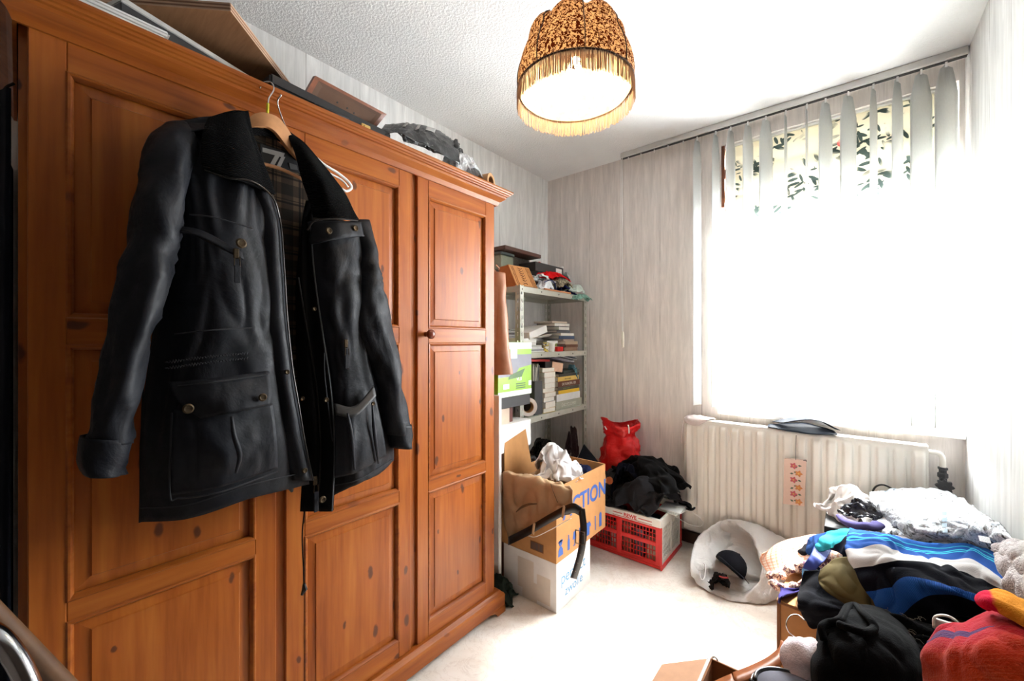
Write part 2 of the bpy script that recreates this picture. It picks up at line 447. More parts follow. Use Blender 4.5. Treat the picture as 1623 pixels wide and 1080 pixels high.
MB().box(WX0+.018, WX0+.030, YB+.03, YB+.05, 2.30, 2.36, .002).build('hinge', plain('hinge_metal', (0.3,0.3,0.3), .4, .8), WIN)
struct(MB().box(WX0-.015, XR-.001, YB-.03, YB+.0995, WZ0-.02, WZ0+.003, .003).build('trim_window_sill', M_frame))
# ================================================================== floral blind in the window recess
g = NG('floral_blind_fabric', 0.9, 0, 0.1)
v = g.coord(which='UV'); o = g.sep(v)
n = g.add('ShaderNodeMapping'); g.l.new(v, n.inputs[0]); n.inputs['Scale'].default_value = (1.0, 0.47, 1)
def leaf_layer(base, rot, sc, loc, thr):
    mp = g.add('ShaderNodeMapping'); g.l.new(n.outputs[0], mp.inputs[0])
    mp.vector_type = 'TEXTURE'; mp.inputs['Rotation'].default_value = (0, 0, rot); mp.inputs['Scale'].default_value = (1/sc, 1/(sc*3.4), 1); mp.inputs['Location'].default_value = (loc, loc*2, 0)
    d = g.voro(mp.outputs[0], 1.0, rand=0.9)
    return g.math('LESS_THAN', d, thr)
clus = g.ramp(g.noise(n.outputs[0], 5.0, 2, 0.5), [(0.47, 0.0), (0.52, 1.0)])
L = None
for rot, sc, loc in ((0.5, 9, 1.1), (-0.6, 9.5, 3.2), (1.25, 10, 5.5), (-0.1, 10, 8.3)):
    q = leaf_layer(None, rot, sc, loc, 0.30); L = q if L is None else g.math('MAXIMUM', L, q)
L = g.math('MULTIPLY', L, clus)
fl = g.math('LESS_THAN', g.voro(n.outputs[0], 6.0), 0.13)
c = g.mix(L, (0.80, 0.755, 0.63), (0.10, 0.135, 0.125)); c = g.mix(g.math('MULTIPLY', fl, clus), c, (0.72, 0.16, 0.15))
dif = g.add('ShaderNodeBsdfDiffuse'); tl = g.add('ShaderNodeBsdfTranslucent'); g.l.new(c, dif.inputs[0]); g.l.new(c, tl.inputs[0])
mx = g.add('ShaderNodeMixShader'); mx.inputs[0].default_value = 0.13; g.l.new(dif.outputs[0], mx.inputs[1]); g.l.new(tl.outputs[0], mx.inputs[2]); g.l.new(mx.outputs[0], g.out.inputs[0]); M_floral = g.m
FB = thing('roman_blind', (-.1, YB+.03, 2.1), 'cream roman blind printed with dark bamboo leaves and pink flowers, high in the window', 'blind')
zt, zb = 2.49, 2.03
rows = []
for k in range(41):
    u = k/40; z = zt+(zb-zt)*u; ph = (u*3) % 1
    yy = YB+.045-0.030*abs(sin(pi*ph))**0.7*(1 if u < .999 else 0)
    rows.append([V((WX0+.022+(WX1-.03-WX0)*j/40, yy+.003*sin(j*.9+k*.3), z+.004*sin(j*.5))) for j in range(41)])
uvgrid('fabric', rows, M_floral, FB, 0.0015)
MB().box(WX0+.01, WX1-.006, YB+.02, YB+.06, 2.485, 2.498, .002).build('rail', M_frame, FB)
# ================================================================== vertical blind
VB = thing('vertical_blind', (-.4, 2.70, 2.55), 'off-white vertical slat blind hanging from a ceiling rail in front of the window', 'blind')
M_rail = plain('blind_rail_grey_white', (0.60, 0.60, 0.58), 0.4, vary=0.04)
M_dark = plain('dark_groove', (0.03, 0.03, 0.03), 0.6)
YR = 2.675
hr = MB(); hr.box(-1.215, XR-.004, YR-.022, YR+.022, 2.565, ZC-.001, .003)
hr.build('head_rail', M_rail, VB)
MB().box(-1.214, XR-.006, YR-.010, YR+.010, 2.562, 2.566).build('rail_groove', M_dark, VB)
g = NG('vane_fabric', 0.9, 0, 0.1); v = g.coord()
w = g.noise(g.coord((1, 1, .2)), 400, 2); c = g.ramp(w, [(0.3, (0.66, 0.665, 0.65)), (0.7, (0.73, 0.735, 0.72))])
dif = g.add('ShaderNodeBsdfDiffuse'); tl = g.add('ShaderNodeBsdfTranslucent'); g.l.new(c, dif.inputs[0]); tl.inputs[0].default_value = (0.75, 0.76, 0.74, 1)
mx = g.add('ShaderNodeMixShader'); mx.inputs[0].default_value = 0.45; g.l.new(dif.outputs[0], mx.inputs[1]); g.l.new(tl.outputs[0], mx.inputs[2]); g.l.new(mx.outputs[0], g.out.inputs[0]); M_vane = g.m
def xat(px, y): r = ray(px, 0); return r.x*y/r.y
UPZ = V((0, 0, 1))
vanes = [(1098,1112),(1128,1141),(1151,1165),(1177,1194),(1203,1225),(1244,1247),(1277,1281),(1297,1320),(1332,1357),(1378,1391),(1413,1432),(1443,1477),(1484,1522)]
HW = .0445
for i, (pa, pb) in enumerate(vanes):
    # find the vane turned so that its edges show at columns pa and pb
    best = None
    xc0 = xat((pa+pb)/2, YR)
    for k in range(-80, 81):
        a = R(k*1.0+90)
        for dx in range(-12, 13):
            xc = xc0+dx*.002; e = 0
            ex = []
            for s in (-1, 1):
                X, Y = xc+s*HW*cos(a), YR+s*HW*sin(a); d = X*fx+Y*fy; ex.append(811.5+FOC*(X*rx+Y*ry)/d)
            ex.sort(); e = abs(ex[0]-pa)+abs(ex[1]-pb)+abs(k+5)*.004
            if best is None or e < best[0]: best = (e, a, xc)
    _, a, xc = best
    xc = min(xc, XR-.03-HW*abs(cos(a)))
    rows = []
    for k in range(14):
        z = 2.555-(2.555-0.90)*k/13; row = []
        for j in range(7):
            s = (j/6*2-1); tw = a+0.05*sin(i*2.1+k*.22)
            bow = 0.006*(1-s*s); hw = HW*(0.55+.45*min(1, k/1.0)) if k == 0 else HW
            row.append(V((xc+s*hw*cos(tw)-bow*sin(tw), YR+s*hw*sin(tw)+bow*cos(tw), z+(.02*abs(s) if k == 0 else 0)*-1)))
        rows.append(row)
    uvgrid('vane', rows, M_vane, VB, 0.0006)
    MB().box(xc-.004, xc+.004, YR-.004, YR+.004, 2.54, 2.566, .001).build('carrier', M_frame, VB)
    if i > 1: MB().obox(V((xc, YR, .907)), V((cos(a), sin(a), 0)), V((-sin(a), cos(a), 0)), UPZ, HW*.9, .0012, .008).build('vane_weight', M_frame, VB)
for px in (996, 1016, 1037, 1059, 1083):
    x = xat(px, YR); MB().box(x-.003, x+.003, YR-.004, YR+.004, 2.545, 2.566, .001).build('carrier', M_frame, VB)
MB().tube([V((-1.20, YR-.02, 2.57)), V((-1.20, YR-.022, 1.8)), V((-1.195, YR-.02, 1.36))], 0.0022, 6).build('pull_cord', M_frame, VB)
MB().tube([V((-1.21, YR-.02, 2.57)), V((-1.212, YR-.022, 1.8)), V((-1.2, YR-.02, 1.36))], 0.0016, 6).build('pull_cord', M_frame, VB)
MB().lathe([(0,0),(.009,.004),(.011,.05),(.009,.10),(.003,.115),(0,.115)], (-1.197, YR-.02, 1.25), 12).build('cord_weight', plain('cord_weight_cream', (0.75,.72,.62), .4), VB, 30)
# ================================================================== radiator
M_rad = plain('radiator_cream_enamel', (0.76, 0.725, 0.66), 0.38, vary=0.04, scale=4)
RD = thing('radiator', (-.25, 2.69, 0), 'cream panel radiator with vertical flutes below the window', 'radiator')
X0, X1, Z0, Z1, YFR = -0.785, 0.285, 0.13, 0.815, 2.645
nfl = 17; rows = []
NX = nfl*14+1
def flute(u, z):
    # u in flute units; rounded channels stopping short of top and bottom edge
    e = min(1.0, max(0.0, (Z1-0.028-z)/0.03), max(0.0, (z-Z0-0.028)/0.03)) if Z0+.028 < z < Z1-.028 else 0.0
    f = u % 1; w = 0.34
    d = abs(f-.5)
    if d > w: s = 0
    else: s = min(1.0, (w-d)/0.12)
    s = s*s*(3-2*s)
    return s*e**.5
zs = [Z0, Z0+.02, Z0+.03, Z0+.036, Z0+.045, Z0+.06, Z0+.09, .3, .45, .6, Z1-.09, Z1-.06, Z1-.045, Z1-.036, Z1-.03, Z1-.02, Z1]
for z in zs:
    rows.append([V((X0+(X1-X0)*j/(NX-1), YFR-.017*flute(j/14.0, z), z)) for j in range(NX)])
rr = MB(); rr.grid(rows); rr.build('front_panel', M_rad, RD, True, solid=0.002, off=-1)
MB().box(X0, X1, YFR+.003, YFR+.02, Z0, Z1, .004).build('water_channel', M_rad, RD)
MB().box(X0, X1, YFR+.06, YFR+.07, Z0, Z1, .003).build('rear_panel', M_rad, RD)
MB().box(X0+.005, X1-.005, YFR+.018, YFR+.062, Z1-.006, Z1+.001, .001).build('top_grille', M_rad, RD)
MB().box(X0-.002, X0+.001, YFR+.001, YFR+.07, Z0+.01, Z1, .0008).build('side_cover', M_rad, RD)
MB().box(X1-.001, X1+.002, YFR+.001, YFR+.07, Z0+.01, Z1, .0008).build('side_cover', M_rad, RD)
for x in (X0+.15, X1-.15):
    MB().box(x-.015, x+.015, YFR+.07, YB-.004, .3, .7).build('bracket', M_rad, RD)
pv = crl([V((X1-.005, YFR+.03, .785)), V((X1+.03, YFR+.03, .785)), V((X1+.045, YFR+.03, .775)), V((X1+.050, YFR+.03, .75)), V((X1+.050, YFR+.03, .71))], 16)
MB().tube(pv, .011, 12).build('pipe', M_rad, RD, True)
M_valve = plain('valve_dark_metal', (0.06, 0.06, 0.065), .4, .3)
MB().lathe([(0,0),(.016,0),(.018,.004),(.018,.02),(.013,.024),(.013,.036),(.017,.038),(.017,.048),(0,.05)], (X1+.050, YFR+.03, .675), 6).build('union_nut', M_valve, RD)
kb = MB()
prof = []
for k in range(32):
    a = 2*pi*k/32; r = .027+.0045*cos(8*a); prof.append((r*cos(a), r*sin(a)))
kb.prism([V((X1+.052+p[0], YFR-.012, .645+p[1])) for p in prof], (0, .022, 0))
kb.lathe([(0,0),(.008,0),(.008,.02),(0,.02)], (X1+.052, YFR+.005, .645), 10, axis=V((0,-1,0)))
kb.box(X1+.040, X1+.062, YFR+.01, YFR+.05, .628, .678, .003)
kb.build('valve_knob', M_valve, RD)
MB().tube([V((X1+.051, YFR+.03, .63)), V((X1+.051, YFR+.03, .1)), V((X1+.051, YFR+.03, .002))], .008, 10).build('pipe', M_rad, RD, True)
# ================================================================== wardrobe
def m_pine(name, axis, tone=1.0, knots=1.0):
    """varnished pine; axis = grain direction"""
    g = NG(name, 0.36, 0, 0.3); v = g.coord()
    ai = g.add('ShaderNodeObjectInfo')
    rnd = ai.outputs['Random']
    off = g.add('ShaderNodeVectorMath', operation='ADD'); g.l.new(v, off.inputs[0])
    sc = g.add('ShaderNodeVectorMath', operation='SCALE'); sc.inputs[0].default_value = (3.7, 5.1, 2.9); g.l.new(rnd, sc.inputs['Scale']); g.l.new(sc.outputs[0], off.inputs[1])
    vv = off.outputs[0]
    k = {'z': (1, 1, 0.07), 'y': (1, 0.07, 1), 'x': (0.07, 1, 1)}[axis]
    mp = g.add('ShaderNodeMapping'); g.l.new(vv, mp.inputs[0]); mp.inputs['Scale'].default_value = k
    # knots
    ks = {'z': (1, 1, 0.42), 'y': (1, 0.42, 1), 'x': (.42, 1, 1)}[axis]
    oo = g.sep(vv)
    kz = {'z': (1, .5), 'y': (.5, 1), 'x': (.5, 1)}[axis]
    kv = g.comb(g.math('MULTIPLY', oo[1], kz[0]), g.math('MULTIPLY', oo[2], kz[1]), 0.0)
    kv2 = g.add('ShaderNodeVectorMath', operation='ADD'); g.l.new(kv, kv2.inputs[0])
    nzv = g.add('ShaderNodeVectorMath', operation='SCALE'); g.l.new(g.noise(vv, 30, 2, 0.5, 0, 1), nzv.inputs[0]); nzv.inputs['Scale'].default_value = 0.012; g.l.new(nzv.outputs[0], kv2.inputs[1])
    vo = g.add('ShaderNodeTexVoronoi', voronoi_dimensions='2D'); g.l.new(kv2.outputs[0], vo.inputs['Vector']); vo.inputs['Scale'].default_value = 8.5
    kd = g.math('DIVIDE', vo.outputs['Distance'], g.math('ADD', 0.45, g.math('MULTIPLY', g.sep(vo.outputs['Color'])[1], 0.85))); kn = g.ramp(kd, [(0.0, 1.0), (0.06, 0.9), (0.095, 0.0)])
    selc = g.sep(vo.outputs['Color'])[0]
    ring = g.ramp(kd, [(0.08, 1.0), (0.24, 0.0)])
    bend = g.math('MULTIPLY', ring, 0.5)
    w1 = g.noise(mp.outputs[0], 26, 3, 0.55, 0.5); w2 = g.noise(mp.outputs[0], 90, 2, 0.5)
    wvo = g.math('ADD', g.math('MULTIPLY', w1, 0.7), g.math('MULTIPLY', w2, 0.3))
    T = lambda c: tuple(min(1, x*tone) for x in c)
    c = g.ramp(wvo, [(0.30, T((0.41, 0.130, 0.020))), (0.5, T((0.32, 0.083, 0.010))), (0.68, T((0.21, 0.045, 0.005)))])
    fine = g.noise(mp.outputs[0], 160, 3, 0.6)
    c = g.mix(g.math('MULTIPLY', g.ramp(fine, [(0.4, 0.0), (0.7, 1.0)]), 0.20), c, T((0.40, 0.10, 0.02)))
    if axis == 'z':   # glued staves: slightly different tone each
        o = g.sep(vv); st = g.math('FLOOR', g.math('MULTIPLY', o[1], 1/0.083)); wnz = g.add('ShaderNodeTexWhiteNoise', noise_dimensions='1D'); g.l.new(st, wnz.inputs['W'])
        c = g.mix(g.math('MULTIPLY', wnz.outputs[0], 0.28), c, T((0.42, 0.125, 0.025)))
    c = g.mix(g.math('MULTIPLY', g.math('MULTIPLY', ring, g.math('GREATER_THAN', selc, 0.42)), 0.40), c, T((0.36, 0.085, 0.018)))
    sel = g.math('GREATER_THAN', selc, 0.42)
    c = g.mix(g.math('MULTIPLY', g.math('MULTIPLY', kn, sel), 0.9*knots), c, (0.075, 0.025, 0.014))
    g.col(c); g.inp('Roughness', g.ramp(wvo, [(0, 0.34), (1, 0.44)])); g.bump(g.math('ADD', wvo, fine), 0.10, 0.0015)
    g.inp('Coat Weight', 0.08); g.inp('Coat Roughness', 0.3)
    return g.m
PZm = m_pine('pine_varnished_vertical', 'z'); PYm = m_pine('pine_varnished_horizontal', 'y'); PXm = m_pine('pine_varnished_side', 'x')
PMm = m_pine('pine_moulding', 'y', 0.92, 0.5); PMz = m_pine('pine_moulding_upright', 'z', 0.92, 0.5)
WR = thing('wardrobe', (-1.59, 0.725, 0), 'large three-door varnished pine wardrobe along the left wall', 'wardrobe')
FXp = -1.30
cc = MB()
cc.box(-1.885, -1.324, 0.0, 0.018, 0.03, 1.985); cc.box(-1.885, -1.324, 1.437, 1.455, .03, 1.985)
cc.box(-1.885, -1.875, .018, 1.437, .05, 1.985); cc.box(-1.885, -1.324, .018, 1.437, .07, .09); cc.box(-1.885, -1.324, .018, 1.437, 1.965, 1.985)
cc.build('carcass', PZm, WR)
for y0, y1 in ((0.487, 0.508), (0.967, 0.992)):
    MB().box(-1.34, -1.312, y0-.02, y1+.02, .09, 1.965, .001).build('mullion', PZm, WR)
MB().box(-1.352, -1.31, 1.425, 1.456, .09, 1.965, .002).build('corner_post', PZm, WR)
M_knob = plain('turned_knob_dark_wood', '#6a2c14', 0.28, vary=.15)
def door(y0, y1, knob_y, kz):
    D = thing_part = bpy.data.objects.new('door', None)
    st = 0.055; T0, T1 = FXp-.022, FXp
    d = MB()   # the door leaf as one board behind, frame pieces proud of it
    d.box(T0, T0+.006, y0, y1, .105, 1.957)
    dm = d.build('door', PZm, WR)
    MB().box(T0+.006, T1, y0, y0+st, .105, 1.957, .002).build('stile', PZm, dm)
    MB().box(T0+.006, T1, y1-st, y1, .105, 1.957, .002).build('stile', PZm, dm)
    ops = [(.17, .69), (.735, 1.29), (1.35, 1.88)]
    zz = [.105, .17, .69, .735, 1.29, 1.35, 1.88, 1.957]
    for a, b in zip(zz[0::2], zz[1::2]):
        MB().box(T0+.006, T1, y0+st, y1-st, a, b, .0015).build('rail', PYm, dm)
    a0, a1 = y0+st, y1-st
    for z0, z1 in ops:
        # raised and fielded panel
        pn = MB(); e = .036; xb, xf = T0+.007, T1-.006
        O = [V((xb, a0, z0)), V((xb, a1, z0)), V((xb, a1, z1)), V((xb, a0, z1))]
        O2 = [V((xb+.002, a0+.008, z0+.008)), V((xb+.002, a1-.008, z0+.008)), V((xb+.002, a1-.008, z1-.008)), V((xb+.002, a0+.008, z1-.008))]
        I1 = [V((xf-.003, a0+e, z0+e)), V((xf-.003, a1-e, z0+e)), V((xf-.003, a1-e, z1-e)), V((xf-.003, a0+e, z1-e))]
        e2 = e+.0022
        I = [V((xf, a0+e2, z0+e2)), V((xf, a1-e2, z0+e2)), V((xf, a1-e2, z1-e2)), V((xf, a0+e2, z1-e2))]
        for A, B in ((O, O2), (O2, I1), (I1, I)):
            va = [pn.b.verts.new(p) for p in A]; vb = [pn.b.verts.new(p) for p in B]
            for q in range(4): pn.b.faces.new((va[q], va[(q+1)%4], vb[(q+1)%4], vb[q]))
        pn.b.faces.new([pn.b.verts.new(p) for p in I])
        bmesh.ops.remove_doubles(pn.b, verts=pn.b.verts[:], dist=1e-5)
        pn.build('panel', PZm, dm)
        # bead moulding round the opening
        prof = [(0, 0), (0, .0165), (.003, .019), (.007, .0185), (.010, .015), (.013, .010), (.013, .002)]
        rows = []
        for k, (u, h) in enumerate(prof):
            rows.append([V((T0+.006+h, a0-.002+u, z0-.002+u)), V((T0+.006+h, a1+.002-u, z0-.002+u)), V((T0+.006+h, a1+.002-u, z1+.002-u)), V((T0+.006+h, a0-.002+u, z1+.002-u))])
        MB().grid(rows, True).build('moulding', PMm, dm)
    if knob_y:
        MB().lathe([(.0,0),(.010,0),(.009,.008),(.008,.014),(.014,.020),(.019,.028),(.019,.036),(.014,.042),(.006,.045),(0,.0455)], (T1, knob_y, kz), 20, axis=V((1,0,0))).build('knob', M_knob, dm, 40)
door(0.012, 0.484, 0.455, 1.315)
door(0.511, 0.965, None, 0)
door(0.995, 1.440, 1.036, 1.325)
# cornice with stepped mouldings and plinth, swept round the front and both ends
path = [(-1.885, 1.457), (-1.30, 1.457), (-1.30, -0.002), (-1.885, -0.002)]
path = path[::-1]
prof = [(0, 1.945), (.006, 1.945), (.010, 1.955), (.014, 1.962), (.034, 1.978), (.036, 1.986), (.042, 1.988), (.045, 1.992), (.050, 1.994), (.053, 1.999), (.058, 2.001), (.060, 2.006), (.060, 2.012), (-.004, 2.012)]
MB().sweep(path, prof).build('cornice', PMm, WR)
MB().box(-1.885, -1.30, 0, 1.455, 1.990, 2.0115).build('top_board', PYm, WR)
prof = [(-.02, .03), (.030, .03), (.030, .082), (.026, .090), (.018, .096), (.012, .104), (-.02, .104)]
MB().sweep(path, prof).build('plinth', PMm, WR)
for yy in (-.03, 1.405):
    f = MB(); Y0 = yy; 
    pts = [V((-1.355, Y0, 0)), V((-1.355, Y0, .031))]
    sgn = 1 if yy < 0 else -1; ye = Y0 if yy < 0 else Y0+.085
    out = [(0, 0), (.055, 0), (.062, .012), (.078, .022), (.105, .031), (0, .031)]
    f.prism([V((-1.282, ye+sgn*a, b)) for a, b in out], (.014, 0, 0))
    ou2 = [(0, 0), (.05, 0), (.058, .012), (.075, .022), (.10, .031), (0, .031)]
    f.prism([V((-1.268-a, ye, b)) for a, b in ou2], (0, sgn*.014, 0))
    f.build('foot', PMm, WR)
# ================================================================== pendant lamp
LC = PD(911, 170, 1.25); LC = V((LC.x, LC.y, 2.015))      # centre of the fringe's lower rim
LP = thing('pendant_lamp', (LC.x, LC.y, 2.0), 'lit pendant lamp with scalloped brown floral fabric shade and fringe', 'lamp')
g = NG('lampshade_floral_cloth', 0.9); v = g.coord()
o = g.sep(v); an = g.math('ARCTAN2', o[1], o[0]); cv = g.comb(g.math('MULTIPLY', an, 0.17), o[2], 0.0)
nz = g.add('ShaderNodeVectorMath', operation='SCALE'); g.l.new(g.noise(cv, 60, 2, 0.5, 0, 1), nz.inputs[0]); nz.inputs['Scale'].default_value = 0.006
cv2 = g.add('ShaderNodeVectorMath', operation='ADD'); g.l.new(cv, cv2.inputs[0]); g.l.new(nz.outputs[0], cv2.inputs[1]); cv2 = cv2.outputs[0]
fl = g.math('LESS_THAN', g.voro(cv2, 60), 0.29)
vd = g.voro(cv2, 130); lf = g.math('LESS_THAN', vd, 0.30)
st = g.math('LESS_THAN', g.math('ABSOLUTE', g.math('SUBTRACT', g.noise(cv, 75, 2, 0.6, 1.0), 0.5)), 0.035)
pat = g.math('MAXIMUM', g.math('MAXIMUM', fl, lf), st)
c = g.mix(pat, (0.075, 0.014, 0.006), (0.78, 0.55, 0.36))
dif = g.add('ShaderNodeBsdfDiffuse'); tl = g.add('ShaderNodeBsdfTranslucent'); g.l.new(c, dif.inputs[0]); g.l.new(c, tl.inputs[0])
mx = g.add('ShaderNodeMixShader'); mx.inputs[0].default_value = 0.55; g.l.new(dif.outputs[0], mx.inputs[1]); g.l.new(tl.outputs[0], mx.inputs[2]); g.l.new(mx.outputs[0], g.out.inputs[0]); M_shade = g.m
def translucent(name, c, t=0.5, streak=0):
    g = NG(name, 0.9); v = g.coord()
    f = g.noise(v, 60, 3)
    if streak:
        o = g.sep(v); an = g.math('ARCTAN2', o[1], o[0]); f = g.noise(g.comb(g.math('MULTIPLY', an, 90.0), g.math('MULTIPLY', o[2], 3.0), 0.0), 1.5, 2)
    cc = g.ramp(f, [(0.3, tuple(x*.7 for x in c)), (0.7, c)])
    dif = g.add('ShaderNodeBsdfDiffuse'); tl = g.add('ShaderNodeBsdfTranslucent'); g.l.new(cc, dif.inputs[0]); g.l.new(cc, tl.inputs[0])
    mx = g.add('ShaderNodeMixShader'); mx.inputs[0].default_value = t; g.l.new(dif.outputs[0], mx.inputs[1]); g.l.new(tl.outputs[0], mx.inputs[2]); g.l.new(mx.outputs[0], g.out.inputs[0]); return g.m
M_fringe = translucent('fringe_yarn', (0.60, 0.43, 0.30), 0.36, 1)
M_lining = translucent('shade_lining_cream', (0.85, 0.74, 0.50), 0.35)
M_wire = plain('lamp_wire_dark', (0.05, 0.02, 0.012), 0.6)
NR = 8
def shade_pt(a, u, inset=0.0):
    """u 0 bottom rim .. 1 centre top"""
    s = abs(sin(a*NR/2.0)); bul = s**0.6
    if u < 0.62:
        w = u/0.62; r = 0.172+0.004*sin(pi*w)-0.030*w*w; z = 0.055+w*0.125
        r += 0.007*bul*(0.3+.9*w)
    else:
        w = (u-0.62)/0.38; r0 = 0.142+0.007*1.2*bul
        r = r0*cos(w*pi/2)**0.72 + 0.012*w
        z = 0.180+0.068*sin(min(1, w*1.35)*pi/2)*(0.62+0.38*bul)-0.050*max(0, w-.55)/.45*1.2
    r -= inset; z -= inset
    return V((LC.x+r*cos(a), LC.y+r*sin(a), LC.z+z))
N = 96
A0 = YAW+pi/2
mb = MB(); mb.grid([[shade_pt(A0+2*pi*j/N, k/30) for j in range(N)] for k in range(31)], True); mb.build('shade', M_shade, LP, True)
mb = MB(); mb.grid([[shade_pt(A0+2*pi*j/N, k/16*.8, 0.006) for j in range(N)] for k in range(17)], True); mb.build('lining', M_lining, LP, True)
for q in range(NR):
    a = A0+2*pi*q/NR
    MB().tube([shade_pt(a, k/16, -0.0012) for k in range(17)], 0.0017, 6).build('rib', M_wire, LP)
# braid above the fringe and the fringe threads themselves
br = MB(); br.tube([V((LC.x+.1745*cos(2*pi*k/64), LC.y+.1745*sin(2*pi*k/64), LC.z+.058)) for k in range(64)], .0035, 6, closed=True); br.build('rim_braid', M_wire, LP, True)
fr = MB(); rnd = random.Random(4)
for k in range(520):
    a = 2*pi*k/520; r = .1755+rnd.uniform(-.0015, .0015); l = rnd.uniform(.050, .060); w = .0011
    t = V((-sin(a), cos(a), 0)); p = V((LC.x+r*cos(a), LC.y+r*sin(a), LC.z+.058)); q = p+V((rnd.uniform(-.002, .002), rnd.uniform(-.002, .002), -l)); rr_ = V((cos(a), sin(a), 0))*w
    vs = [fr.b.verts.new(x) for x in (p-t*w, p+t*w, p+rr_, q-t*w, q+t*w, q+rr_)]
    fr.b.faces.new((vs[0], vs[1], vs[4], vs[3])); fr.b.faces.new((vs[1], vs[2], vs[5], vs[4])); fr.b.faces.new((vs[2], vs[0], vs[3], vs[5])); fr.b.faces.new((vs[3], vs[4], vs[5]))
tag(fr.build('fringe', M_fringe, LP), kind='stuff')
MB().tube([V((LC.x, LC.y, LC.z+.175)), V((LC.x, LC.y, ZC-.03))], .0035, 8).build('cord', plain('lamp_cord_brown', '#5a2c18', .6), LP)
MB().lathe([(0,0),(.010,0),(.014,.02),(.012,.05),(.006,.075),(0,.08)], (LC.x, LC.y, LC.z+.195), 14).build('stem', plain('lamp_stem_brass', '#8a5a3a', .4, .5), LP, True)
MB().lathe([(0,0),(.05,0),(.048,.012),(.02,.028),(0,.03)], (LC.x, LC.y, ZC-.031), 24).build('ceiling_rose', M_frame, LP, 40)
g = NG('bulb_glow'); e = g.add('ShaderNodeEmission'); e.inputs[0].default_value = (1.0, 0.78, 0.52, 1); e.inputs[1].default_value = 50; g.l.new(e.outputs[0], g.out.inputs[0])
MB().lathe([(0,0),(.016,.004),(.028,.018),(.030,.034),(.022,.055),(.013,.075),(.012,.085),(0,.085)], (LC.x, LC.y, LC.z+.065), 18).build('bulb', g.m, LP, True)
MB().lathe([(0,0),(.016,0),(.017,.03),(.012,.04),(0,.04)], (LC.x, LC.y, LC.z+.148), 14).build('lamp_holder', plain('holder_white', (.7,.68,.62), .5), LP, 30)
# ================================================================== jacket on a wooden hanger
JK = thing('jacket', (-1.15, .45, .9), 'dark navy waxed jacket with ribbed collar hanging open on a wooden hanger', 'jacket')
g = NG('waxed_cotton_navy', 0.6, 0, 0.27); v = g.coord()
n1 = g.noise(v, 7, 5, 0.6, 0.6); n2 = g.noise(v, 28, 4, 0.6, 0.8); n3 = g.noise(v, 900, 1)
g.col(g.ramp(n1, [(0.3, (0.0020, 0.0027, 0.0048)), (0.7, (0.0046, 0.0062, 0.0112))]))
g.inp('Roughness', g.ramp(n2, [(0.3, 0.50), (0.7, 0.68)]))
g.bump(g.math('ADD', g.math('ADD', g.math('MULTIPLY', n1, 0.9), g.math('MULTIPLY', n2, 0.10)), g.math('MULTIPLY', n3, 0.02)), 0.22, 0.03); M_wax = g.m
g = NG('black_rib_knit', 0.95, 0, 0.1); v = g.coord()
wv = g.add('ShaderNodeTexWave', wave_type='BANDS', bands_direction='Z'); g.l.new(v, wv.inputs[0]); wv.inputs['Scale'].default_value = 75; wv.inputs['Distortion'].default_value = 0.6
g.col(g.ramp(wv.outputs[0], [(0.2, (0.002, 0.002, 0.0022)), (0.9, (0.0065, 0.0065, 0.007))])); g.bump(wv.outputs[0], 0.8, 0.004); M_rib = g.m
g = NG('tartan_lining', 0.95, 0, 0.1); o = g.sep(g.coord())
def stripes(ax, per, lo, hi):
    f = g.math('FRACT', g.math('MULTIPLY', g.math('ADD', ax, 3.0), 1/per))
    return g.math('MULTIPLY', g.math('GREATER_THAN', f, lo), g.math('LESS_THAN', f, hi))
c = g.mix(0.0, (0.10, 0.066, 0.041), (0, 0, 0))
for ax in (o[1], o[2]):
    c = g.mix(g.math('MULTIPLY', stripes(ax, 0.072, 0.0, 0.45), 0.62), c, (0.010, 0.011, 0.012))
    c = g.mix(g.math('MULTIPLY', stripes(ax, 0.072, 0.66, 0.74), 0.8), c, (0.012, 0.011, 0.012))
    c = g.mix(g.math('MULTIPLY', stripes(ax, 0.072, 0.80, 0.84), 0.7), c, (0.012, 0.011, 0.012))
g.col(c); g.bump(g.noise(g.coord(), 600, 2), 0.3, 0.002); M_tartan = g.m
M_blk = fabric('black_placket_fabric', (0.004, 0.004, 0.0045), rough=0.85, sheen=0)
M_brass = plain('antique_brass', (0.06, 0.043, 0.025), 0.45, 0.9, vary=.3, scale=200)
M_zip = plain('zip_teeth', (0.035, 0.032, 0.03), 0.35, 0.8, vary=.5, scale=900)
def J(px, py, x): return PX(px, py, x)
def body_disp(sc=5.0, amp=0.012, seed=0):
    o = V((seed, seed*.7, seed*1.9))
    def f(p, u, v):
        e = min(1, 6*min(u, 1-u))*min(1, 6*min(v, 1-v))
        q = V((p.x*1.0, p.y*1.5, p.z*.45))+o
        return amp*(0.35+.65*e)*(folds(q, sc, .9)*.6+.18*noise.noise(q*sc*2.2)-.25)
    return f
XB, XF = -1.235, -1.175         # back and front layers of the garment
# back panel (lining visible through the open front)
rows = [[J(392,205,-1.235), J(425,212,-1.238), J(470,255,-1.238), J(500,300,-1.235)],
        [J(300,300,-1.232), J(400,330,-1.238), J(470,350,-1.238), J(560,400,-1.232)],
        [J(240,540,-1.235), J(400,540,-1.238), J(480,520,-1.238), J(615,540,-1.232)],
        [J(225,800,-1.235), J(350,780,-1.238), J(480,740,-1.238), J(628,690,-1.232)]]
uvgrid('lining', displace(patch(rows, 28, 30), body_disp(6, .004, 2)), M_tartan, JK, .002)
